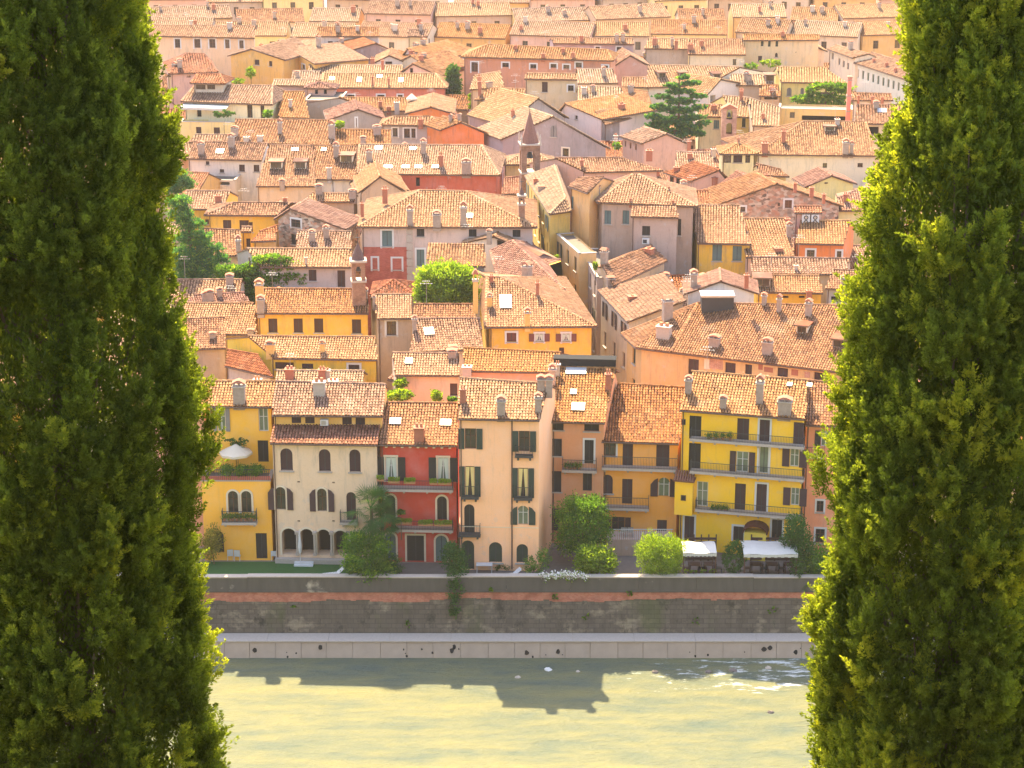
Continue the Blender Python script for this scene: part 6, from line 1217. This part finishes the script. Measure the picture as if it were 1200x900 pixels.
def chair(x, y, z, rot, label, group, mat='white', h=.9):
    rt = thing('garden_chair', label, 'chair', V((x, y, z)), group); u = V((math.cos(rot), math.sin(rot), 0)); v = V((-u.y, u.x, 0)); o = V((x, y, 0))
    b = MB(); b.box(o, u, v, -.25, .25, -.25, .22, z + .42, z + .46, mat); child('seat', b, rt)
    b = MB()
    for k in range(4): b.box(o, u, v, -.25 + .13 * k, -.14 + .13 * k, .2, .24, z + .46, z + h, mat)
    b.box(o, u, v, -.25, .25, .2, .25, z + h - .08, z + h, mat); child('backrest', b, rt)
    for sx in (-1, 1):
        for sy in (-1, 1): b = MB(); b.box(o, u, v, sx * .23 - .02, sx * .23 + .02, sy * .22 - .02, sy * .22 + .02, z, z + .42, mat); child('leg', b, rt)
def tabl(x, y, z, w, d, label, mat='white', group=None):
    rt = thing('garden_table', label, 'table', V((x, y, z)), group); o = V((x, y, 0)); u = V((1, 0, 0)); v = V((0, 1, 0)); b = MB(); b.box(o, u, v, -w / 2, w / 2, -d / 2, d / 2, z + .7, z + .75, mat); child('table_top', b, rt)
    for sx in (-1, 1):
        for sy in (-1, 1): b = MB(); b.box(o, u, v, sx * (w / 2 - .06) - .025, sx * (w / 2 - .06) + .025, sy * (d / 2 - .06) - .025, sy * (d / 2 - .06) + .025, z, z + .7, mat); child('leg', b, rt)
q = onz(px('D1', (151, 777)), .03); chair(q.x, q.y - .1, .03, 3.3, 'left white garden chair against the wall of the yellow house', 'white chairs by the yellow wall', h=1.0)
q = onz(px('D1', (195, 780)), .03); chair(q.x, q.y - .1, .03, 3.0, 'right white garden chair against the wall of the yellow house', 'white chairs by the yellow wall', h=1.0)
q = onz(px('D1', (409, 778)), .03); chair(q.x, q.y - .1, .03, 3.1, 'single white chair beside the arcade of the beige house', None)
q = onz(px('D3', (184, 752)), .04); tabl(q.x, q.y + .4, .034, 1.35, .7, 'white garden table in front of the tall peach house')
for i, (x, y) in enumerate(((90, 748), (1020, 700))): pass
# lounger
def lounger(x, y, z, label, mat='white'):
    rt = thing('sun_lounger', label, 'sun lounger', V((x, y, z))); o = V((x, y, 0)); u = V((.96, .28, 0)); v = V((-.28, .96, 0)); b = MB()
    for k in range(9): b.box(o, u, v, -.9 + k * .13, -.8 + k * .13, -.3, .3, z + .3, z + .34, mat)
    child('seat', b, rt); b = MB()
    for k in range(5): b.hexa([o + u * (.28 + k * .12) + v * s_ + V((0, 0, z + .32 + k * .09)) for s_ in (-.3, .3)] + [o + u * (.38 + k * .12) + v * s_ + V((0, 0, z + .4 + k * .09)) for s_ in (.3, -.3)], [o + u * (.28 + k * .12) + v * s_ + V((0, 0, z + .36 + k * .09)) for s_ in (-.3, .3)] + [o + u * (.38 + k * .12) + v * s_ + V((0, 0, z + .44 + k * .09)) for s_ in (.3, -.3)], mat)
    child('backrest', b, rt)
    for a in (-.8, .3):
        for s_ in (-.25, .25): b = MB(); b.box(o, u, v, a - .03, a + .03, s_ - .03, s_ + .03, z, z + .3, mat); child('leg', b, rt)
q = onz((394, 671), .03); lounger(q.x, 162.9, .45, 'white slatted sun lounger on the lawn edge beside the leafy bush')
q = onz(px('D3', (390, 760)), .03); lounger(q.x, 162.9, .35, 'white reclined sun lounger in front of the tall peach house')
# closed parasols
def closedparasol(x, y, z0, z1, label):
    rt = thing('closed_parasol', label, 'parasol', V((x, y, z0))); b = MB(); b.tube(V((x, y, z0)), V((x, y, z1)), .025, .02, 'white', 6); child('pole', b, rt); b = MB(); zm = z0 + (z1 - z0) * .35; b.tube(V((x, y, zm)), V((x, y, zm + .5)), .1, .17, 'white', 8); b.tube(V((x, y, zm + .5)), V((x, y, z1)), .17, .03, 'white', 8); child('folded_canopy', b, rt)
q = onz(px('D1', (551, 855)), .03); closedparasol(q.x, q.y + 1.5, .03, 3.3, 'closed white parasol on the lawn before the arcade of the beige house')
q = onz(px('D3', (362, 690)), .03); closedparasol(q.x, q.y - .6, .03, 2.7, 'closed white parasol beside the downpipe of the tall peach house')
for i, x in enumerate((285, 330, 382)):
    q = onz(px('D3', (x, 718)), .03); ptree('potted_bush', ('left', 'middle', 'right')[i] + ' one of three dark potted bushes against the tall peach house', 'bush', [(q.x * sc_at(q) + 600, px('D3', (x, 688))[1], 4.2, 4)], q.y, 'leafdark', 500, L=.12, Wd=.07, trunk=.12, limbs=1, group='dark potted bushes before the peach house')
# dining tables and chairs under the canopies
gx = [('D4', 520, 480), ('D4', 600, 480), ('D4', 850, 480), ('D4', 935, 480), ('D4', 1030, 480)]
where = ('left end of the smaller canopy', 'right end of the smaller canopy', 'left end of the long canopy', 'middle of the long canopy', 'right end of the long canopy')
for i, (c_, x, y) in enumerate(gx):
    q = onz(px(c_, (x, y)), .04); tabl(q.x, 165, .038, .9, .8, 'dark dining table under the ' + where[i], 'sh_brown', 'dining tables under the canopies')
    for s_, wd in ((-1, 'left'), (1, 'right')): chair(q.x + s_ * .75, 164.8, .038, s_ * 1.57 + 3.1416 * 0, wd + ' dark chair at the table under the ' + where[i], 'dining chairs under the canopies', 'darkpanel' if i % 2 else 'sh_brown')
for i, x in enumerate((472, 522, 575, 628)):
    q = ony(px('D4', (x, 512)), 162.9); ptree('potted_plant', ('first', 'second', 'third', 'fourth')[i] + ' small potted plant from the left on the wall before the smaller canopy', 'plant', [(px('D4', (x, 505))[0], px('D4', (x, 505))[1], 4 if i % 3 else 5, 2.4)], 162.9, 'leaflight', 160, z0=q.z - .5, L=.12, Wd=.07, trunk=.12, limbs=1, group='potted plants on the wall before the canopy')
# raised terrace before the orange house
b = MB(); a = onz(px('D4', (60, 392)), 1.5); e = onz(px('D4', (420, 392)), 1.5); y0 = 168.6
b.box(V((0, 0, 0)), V((1, 0, 0)), V((0, 1, 0)), a.x, e.x, y0, 170.6, 0.0, 1.5, plaster((.45, .3, .22), .9)); rt = thing('raised_terrace', 'raised terrace with pale railing in front of the orange house', 'terrace', V(((a.x + e.x) / 2, y0, 0))); child('retaining_wall', b, rt)
b = MB(); b.box(V((0, 0, 0)), V((1, 0, 0)), V((0, 1, 0)), a.x, e.x, y0, y0 + .04, 2.4, 2.45, 'white')
k = a.x
while k < e.x: b.box(V((0, 0, 0)), V((1, 0, 0)), V((0, 1, 0)), k, k + .03, y0 + .005, y0 + .035, 1.5, 2.4, 'white'); k += .16
child('railing', b, rt)
for i, x in enumerate((150, 185)): q = onz(px('D4', (x, 365)), 1.5); chair(q.x, 169.4, 1.5, 3.1, ('left', 'right')[i] + ' pale chair on the raised terrace of the orange house', 'pale chairs on the raised terrace', 'palemetal')
# trellis screens behind the canopies
for i, (x0, x1) in enumerate(((480, 640), (830, 1090))):
    a = ony(px('D4', (x0, 440)), 167.4); e = ony(px('D4', (x1, 440)), 167.4); b = MB()
    for k in range(7): b.box(V((0, 167.4, 0)), V((1, 0, 0)), V((0, 1, 0)), a.x, e.x, 0, .05, .15 + k * .3, .36 + k * .3, 'sh_brown')
    rt = thing('plank_fence', ('dark plank fence behind the smaller white canopy', 'dark plank fence behind the long white canopy')[i], 'fence', V(((a.x + e.x) / 2, 167.4, 0))); child('planks', b, rt)
    n = 5
    for k in range(n): b = MB(); x = a.x + (e.x - a.x) * k / (n - 1); b.box(V((x, 167.45, 0)), V((1, 0, 0)), V((0, 1, 0)), -.05, .05, .0, .1, 0, 2.4, 'wood'); child('post', b, rt)
# balcony flower boxes
def fbox(fac, c, x, y, w, d, label, mat='leaflight'):
    q, u, w = fac.planter(c, x, y, w, d); b = MB(); fac.bx(b, u - w / 2, u + w / 2, q.z - .3, q.z - .08, d - .1, d + .12, 'terracotta'); rt = thing('flower_box', label, 'flower box', V((q.x, q.y, q.z - .3)), 'flower boxes on the balconies of the red house'); child('box', b, rt)
    o = fac.pt(u, q.z + .02, d); n = int(500 * w); P_ = np.array(o) + nr.uniform(-.5, .5, (n, 3)) * np.array([w, .35, .34]); vv, fq = leafquads(P_, nr.normal(size=(n, 3)) + np.array([0, 0, .5]), .14, .08); adopt('foliage', raw_mesh('foliage', vv, fq, np.clip(nr.normal(.6, .2, n), 0, 1), [mat]), rt)
for (x, y, w, lab) in ((47, 479, 26, 'flower box at the far left of the upper red balcony'), (95, 486, 40, 'flower box under the left window of the upper red balcony'), (150, 488, 40, 'flower box in the middle of the upper red balcony'), (234, 491, 26, 'flower box left of the right window on the upper red balcony'), (273, 492, 46, 'flower box at the right end of the upper red balcony')): fbox(HC['fac'], 'F2', x, y, w, 1.0, lab)
for (x, y, w, lab) in ((128, 631, 60, 'flower box at the left of the lower red balcony'), (206, 636, 52, 'flower box in the middle of the lower red balcony'), (268, 637, 62, 'flower box at the right of the lower red balcony')): fbox(HC['fac'], 'F2', x, y, w, 1.0, lab)
def pots(fac, c, x0, x1, y, n, d, lab, root_label):
    rt = None
    for k in range(n):
        x = x0 + (x1 - x0) * (k + .5) / n + rnd.uniform(-3, 3); q, u, w = fac.planter(c, x, y, 10, d); b = MB(); p = fac.pt(u, q.z - .3, d); b.tube(p, p + V((0, 0, .26)), .1, .14, 'terracotta', 8)
        rt = thing('potted_plant', lab, 'plant', V((p.x, p.y, p.z)), root_label); child('pot', b, rt); m_ = 120; P_ = np.array(p + V((0, 0, .42))) + nr.normal(0, .13, (m_, 3)); vv, fq = leafquads(P_, nr.normal(size=(m_, 3)) + np.array([0, 0, .8]), .16, .07); adopt('foliage', raw_mesh('foliage', vv, fq, np.clip(nr.normal(.4, .25, m_), 0, 1), ['leafmid']), rt)
pots(HAlo['fac'], 'F1', 100, 222, 600, 8, .55, 'potted plant packed on the small balcony of the yellow house with twin arched windows', 'potted plants on the balcony of the yellow house')
pots(HG['fac'], 'F3', 560, 660, 335, 4, .5, 'potted plant on the top balcony of the bright yellow house', 'potted plants on the top balcony'); pots(HG['fac'], 'F3', 580, 640, 590, 4, .5, 'potted plant on the lowest balcony of the bright yellow house', 'potted plants on the lowest balcony')
pots(HE['fac'], 'F3', 65, 125, 440, 4, .45, 'potted plant on the balcony of the narrow brown orange house', 'potted plants on the brown orange balcony')
# air conditioner on the beige attic, terrace railing, red parapet
# ------------------------------------------------------------------ the two big cypresses close to the viewer
def cypress(X0, Y0, edge, sgn, label, nb=780, per=95, light=0):
    zz, rr = [], []
    for (y, x) in edge:
        q = ony((x, y), Y0); zz.append(q.z); rr.append(abs(q.x - X0))
    o_ = np.argsort(zz); zz = np.array(zz)[o_]; rr = np.array(rr)[o_]
    def Rat(z): return np.where(z > zz.max(), rr[-1] * np.clip(1 - (z - zz.max()) / 7, .1, 1), np.interp(z, zz, rr))
    # boughs: tall lobes that overlap like shingles, with dark clefts between them
    bz = nr.uniform(50.4, 69, nb); bph = np.where(np.arange(nb) % 4 < 3, nr.uniform(-math.pi * 1.08, math.pi * .08, nb), nr.uniform(0, math.pi, nb))
    bw = nr.uniform(.17, .36, nb); bh = bw * nr.uniform(1.5, 2.6, nb); bt = np.clip(nr.normal(.34, .2, nb), 0, 1); bf = nr.uniform(.76, 1.0, nb)
    k_ = (bw * bh * 120).astype(int) + 5; i0 = np.repeat(np.arange(nb), k_); n = len(i0)
    u = nr.normal(size=(n, 3)); u /= np.linalg.norm(u, axis=1, keepdims=True)
    bo = np.stack([np.cos(bph), np.sin(bph), np.zeros(nb)], 1)
    dot = (u * bo[i0]).sum(1); u = np.where((dot < -.2)[:, None], u - 2 * dot[:, None] * bo[i0], u)
    R_ = Rat(bz) * bf - bw * .8
    cen = np.stack([X0 + R_ * np.cos(bph), Y0 + R_ * np.sin(bph), bz], 1)
    cen[:, :] += 0
    base = cen[i0] + u * np.stack([bw, bw, bh], 1)[i0] * nr.uniform(.55, .9, n)[:, None]
    ln = nr.uniform(.2, .42, n); w = nr.uniform(.05, .085, n)
    D = u * .55 + bo[i0] * .25 + np.array([0, 0, .95]) + nr.normal(0, .18, (n, 3)); D /= np.linalg.norm(D, axis=1, keepdims=True)
    base = base - D * (ln * .5)[:, None]
    tone = np.clip(bt[i0] + nr.normal(0, .1, n), 0, 1)
    m = n * per; i = np.repeat(np.arange(n), per); t = nr.beta(1.3, 1.15, m)
    rad = w[i] * np.sin(np.pi * np.clip(t, .03, .97) ** .7) ** .6 * np.sqrt(nr.random(m)) * 1.1
    a = nr.integers(0, 7, m) * 2.399 + i * 1.7 + nr.normal(0, .35, m)
    d = D[i]; e1 = np.cross(d, np.array([.3, .2, .9])); e1 /= np.linalg.norm(e1, axis=1, keepdims=True); e2 = np.cross(d, e1)
    Rv = e1 * np.cos(a)[:, None] + e2 * np.sin(a)[:, None]
    bend = nr.normal(0, .06, (n, 3))[i] * (t ** 2)[:, None]
    P = base[i] + d * (t * ln[i])[:, None] + Rv * rad[:, None] + bend
    L_ = d * .9 + Rv * .7 + nr.normal(0, .3, (m, 3))
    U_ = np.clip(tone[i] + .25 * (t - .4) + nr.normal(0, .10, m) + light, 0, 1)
    v, q = leafquads(P, L_, .052, .021); print('CYP leaves', m)
    # inner foliage, its leaf tone darkened to put the crown's inner shade into colour
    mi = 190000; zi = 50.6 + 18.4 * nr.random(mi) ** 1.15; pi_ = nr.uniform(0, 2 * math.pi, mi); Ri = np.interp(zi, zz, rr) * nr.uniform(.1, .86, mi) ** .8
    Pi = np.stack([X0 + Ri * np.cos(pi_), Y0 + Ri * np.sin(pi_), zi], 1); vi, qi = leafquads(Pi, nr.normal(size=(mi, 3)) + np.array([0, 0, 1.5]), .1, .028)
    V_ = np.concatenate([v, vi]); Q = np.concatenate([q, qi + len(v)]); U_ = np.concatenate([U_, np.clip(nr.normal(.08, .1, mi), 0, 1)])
    rt = thing('cypress_tree', label, 'tree', V((X0, Y0, 48)), 'cypresses framing the view')
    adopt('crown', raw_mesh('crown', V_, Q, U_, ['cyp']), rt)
    b = MB(); b.tube(V((X0, Y0, 47)), V((X0 + .1, Y0, 60)), .26, .15, 'bark', 10); b.tube(V((X0 + .1, Y0, 60)), V((X0, Y0, 71)), .15, .03, 'bark', 8)
    for j in range(150):
        z = rnd.uniform(50, 68); p = rnd.uniform(0, 6.28); Rj = float(np.interp(z, zz, rr)); s0 = V((X0, Y0, z - 1.2)); e0 = V((X0 + Rj * .75 * math.cos(p), Y0 + Rj * .75 * math.sin(p), z + .5)); md = (s0 + e0) / 2 + V((math.cos(p) * .25, math.sin(p) * .25, -.25))
        b.tube(s0, md, .035, .022, 'bark', 5); b.tube(md, e0, .022, .008, 'bark', 5)
    child('trunk', b, rt)
EL = [(0, 190), (45, 188), (100, 194), (135, 205), (155, 222), (185, 214), (205, 200), (260, 203), (330, 210), (380, 225), (430, 256), (480, 250), (530, 256), (580, 242), (640, 236), (700, 240), (745, 256), (780, 252), (850, 264), (900, 266)]
ER = [(0, 1060), (45, 1054), (100, 1054), (150, 1044), (194, 1008), (230, 1012), (264, 986), (315, 998), (362, 982), (395, 1006), (441, 980), (510, 970), (547, 952), (585, 944), (602, 966), (650, 970), (701, 956), (739, 940), (785, 948), (837, 952), (900, 950)]
cypress(-5.85, 26, EL, 1, 'huge dark cypress filling the left edge of the view')
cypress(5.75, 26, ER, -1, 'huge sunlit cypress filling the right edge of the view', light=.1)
SKYTINT = (1.10, .96, .88, 1); SKYSTR = .15; SUNE = 3.7; SUNCOL = (1.0, .80, .49); HAZE = .00008; HAZECOL = (1.0, .93, .86, 1); EXPO = 2.45
# ------------------------------------------------------------------ infill so that no yard between the measured houses is left bare
def inside(p, poly):
    c = False; n = len(poly)
    for i in range(n):
        (x0, y0), (x1, y1) = poly[i], poly[(i + 1) % n]
        if (y0 > p[1]) != (y1 > p[1]) and p[0] < (x1 - x0) * (p[1] - y0) / (y1 - y0) + x0: c = not c
    return c
def proj(q):
    r = q - CAM; d = r.dot(FW); return (600 + FPX * r.x / d, 450 - FPX * r.dot(UP) / d)
import re
used = set()
def short(l):
    return ' '.join(re.split(r" with | behind | beside | above | left | right | near | below | at | in | on | just | of | and | seen | among | between | from | over | running| directly| half| set | next | beyond", l)[0]  .split()[:4])
def infill():
    real = [h for h in HOUSES if h['label']]
    cent = [(sum(p[0] for p in h['fp']) / len(h['fp']), sum(p[1] for p in h['fp']) / len(h['fp'])) for h in real]
    blocked = [h['fp'] for h in HOUSES]; y = 181.0; out = []
    while y < 372:
        st = 6.5 if y < 250 else 8; x = -(y * .275 + 6)
        while x < y * .275 + 6:
            w = rnd.uniform(6, 9) * (1 if y < 250 else 1.2); d = rnd.uniform(3, 4.2) * (1 if y < 250 else 1.2)
            # leave the narrow street open
            sx = 8.6 - (y - 185) * .04
            street = abs(x - sx) < 5.5 and y < 262
            pts = [(x + a * w / 2, y + e * d) for a in (-1, -.5, 0, .5, 1) for e in (0, .5, 1, 1.5, 2)]
            bad = sum(any(inside(p, f) for f in blocked) for p in pts)
            if bad <= 2 and not street:
                out.append((x, y, w, d)); blocked.append([(x - w / 2, y), (x + w / 2, y), (x + w / 2, y + 2 * d), (x - w / 2, y + 2 * d)]); x += w
            else: x += 2.5
        y += st * .5
    for (x, y, w, d) in out:
        c = min(range(len(real)), key=lambda k: (cent[k][0] - x) ** 2 + (cent[k][1] - y - d) ** 2); dx, dy = x - cent[c][0], y + d - cent[c][1]
        pos = ('to the right of' if dx > 0 else 'to the left of') if abs(dx) > abs(dy) * .8 else ('behind' if dy > 0 else 'in front of')
        ci = rnd.choice((('cream', CRE), ('beige', BEI), ('brown', TAN), ('ochre', OCH), ('pink', PNK), ('yellow', YEL))); tmx = rnd.choice((('tan', 'tile'), ('tan', 'tile'), ('red', 'tilered'), ('pale', 'tilepale'))); kind = 'low %s house with %s roof' % (ci[0], tmx[0]); lab = kind + ' ' + pos + ' the ' + short(real[c]['label'])
        n = 0
        while lab in used and n < 3:
            n += 1; lab = ('second ', 'third ', 'fourth ')[n - 1] + kind + ' ' + pos + ' the ' + short(real[c]['label'])
        used.add(lab); ze = rnd.uniform(8.2, 9.6); rot = rnd.uniform(-.25, .25); U = V((math.cos(rot), math.sin(rot), 0)); In = V((-U.y, U.x, 0)); o = V((x, y, ze))
        a, b_, m = o - U * w / 2, o + U * w / 2, o + In * d + V((0, 0, .38 * d)); m = m
        wn = [('s', proj(o + U * t * w - V((0, 0, 1.6)))[0], proj(o - V((0, 0, 1.6)))[1], .9 * sc_at(o), 1.3 * sc_at(o)) for t in (-.28, .26)]
        H('P', 'G', proj(a), proj(b_), (proj(a + In * d + V((0, 0, .38 * d))), proj(b_ + In * d + V((0, 0, .38 * d)))), ze, ci[1], lab, wn, tm=tmx[1], bk=1)
    return len(out)
NIN = infill(); print('INFILL', NIN, 'HOUSES', len(HOUSES))
# the town goes on beyond the top edge of the photograph
cl = [('cream', CRE), ('ochre', OCH), ('salmon', PNK), ('beige', BEI), ('yellow', LYEL), ('brown', TAN)]; k = 0
for row, (yy, ze) in enumerate(((398, 11), (418, 11.5), (440, 12), (464, 12.5), (490, 13))):
    x = -yy * .3
    while x < yy * .3:
        w = rnd.uniform(9, 16); d = 5; o = V((x + w / 2, yy + rnd.uniform(-2, 2), ze + rnd.uniform(-.8, .8)))
        if not any(inside((o.x + a, o.y + e), h['fp']) for h in HOUSES[:170] for a in (-w / 3, 0, w / 3) for e in (1, 5)):
            q = proj(o)
            if -20 < q[0] < 1220 and q[1] > -30:
                nm, col = cl[k % 6]; side = 'upper left' if q[0] < 450 else 'upper middle' if q[0] < 750 else 'upper right'
                ro_ = rnd.uniform(-.35, .35); U = V((math.cos(ro_), math.sin(ro_), 0)); up = V((-U.y * d, U.x * d, .38 * d)); wn = [('n', *proj(o + U * t * w + V((0, 0, -1.8))), 1.0 * sc_at(o), 1.5 * sc_at(o)) for t in (-.3, 0, .3)]
                H('P', 'G', proj(o - U * w / 2), proj(o + U * w / 2), (proj(o - U * w / 2 + up), proj(o + U * w / 2 + up)), o.z, col, '%s house number-less far row %d, %s' % (nm, row, side), wn, bk=1, tm=rnd.choice(('tile', 'tilepale')), ant=0)
                HOUSES[-1]['root']['label'] = 'far %s house in %s row from the top edge, %s of it' % (nm, ('the fifth', 'the fourth', 'the third', 'the second', 'the first')[row], side); HOUSES[-1]['root']['group'] = 'far houses along the top edge'; k += 1
        x += w + rnd.uniform(0, 1.5)
print('ALL', len(HOUSES))
# ------------------------------------------------------------------ light, air, camera
SUN_EL, SUN_AZ = R(51), R(-14)
w = bpy.data.worlds.new('World'); scene.world = w; w.use_nodes = True; nt = w.node_tree; bg = nt.nodes['Background']
sky = nt.nodes.new('ShaderNodeTexSky'); sky.sky_type = 'NISHITA'; sky.sun_disc = False; sky.sun_elevation = SUN_EL; sky.sun_rotation = SUN_AZ
sky.dust_density = 1.2; sky.ozone_density = .6; sky.air_density = 1.0
mx = nt.nodes.new('ShaderNodeMix'); mx.data_type = 'RGBA'; mx.blend_type = 'MULTIPLY'; mx.inputs[0].default_value = 1; mx.inputs[7].default_value = SKYTINT
nt.links.new(sky.outputs[0], mx.inputs[6]); nt.links.new(mx.outputs[2], bg.inputs[0]); bg.inputs[1].default_value = SKYSTR
L = bpy.data.lights.new('sun', 'SUN'); L.energy = SUNE; L.angle = R(.6); L.color = SUNCOL; so = bpy.data.objects.new('sun', L); C.objects.link(so)
d = V((-math.sin(SUN_AZ) * math.cos(SUN_EL), -math.cos(SUN_AZ) * math.cos(SUN_EL), -math.sin(SUN_EL)))
so.rotation_euler = d.to_track_quat('-Z', 'Y').to_euler(); so.location = (-50, 300, 300)
if HAZE:
    b = MB(); b.box(V((0, 0, 0)), V((1, 0, 0)), V((0, 1, 0)), -1250, 1250, -60, 2400, -9, 76, 'white'); hz = b.build('haze', kind='stuff'); hz.data.materials.clear()
    m = bpy.data.materials.new('haze_air'); m.use_nodes = True; nt = m.node_tree; nt.nodes.remove(nt.nodes['Principled BSDF']); pv = nt.nodes.new('ShaderNodeVolumePrincipled')
    pv.inputs['Color'].default_value = HAZECOL; pv.inputs['Density'].default_value = HAZE; pv.inputs['Anisotropy'].default_value = 0
    nt.links.new(pv.outputs[0], nt.nodes['Material Output'].inputs['Volume']); hz.data.materials.append(m); hz.display_type = 'WIRE'
cam = bpy.data.cameras.new('camera'); co = bpy.data.objects.new('camera', cam); C.objects.link(co); scene.camera = co
co.location = CAM; co.rotation_euler = (R(90) - PITCH, 0, 0); cam.sensor_width = 36; cam.lens = 36 * FPX / 1200; cam.clip_end = 5000; cam.clip_start = .5
vs = scene.view_settings; vs.view_transform = 'Standard'; vs.look = 'None'; vs.exposure = EXPO; vs.gamma = 1
cy = scene.cycles; cy.max_bounces = 5; cy.diffuse_bounces = 3; cy.glossy_bounces = 2; cy.transmission_bounces = 3; cy.volume_bounces = 1; cy.use_denoising = True; cy.caustics_reflective = False; cy.caustics_refractive = False
try: cy.denoiser = 'OPENIMAGEDENOISE'
except Exception: pass
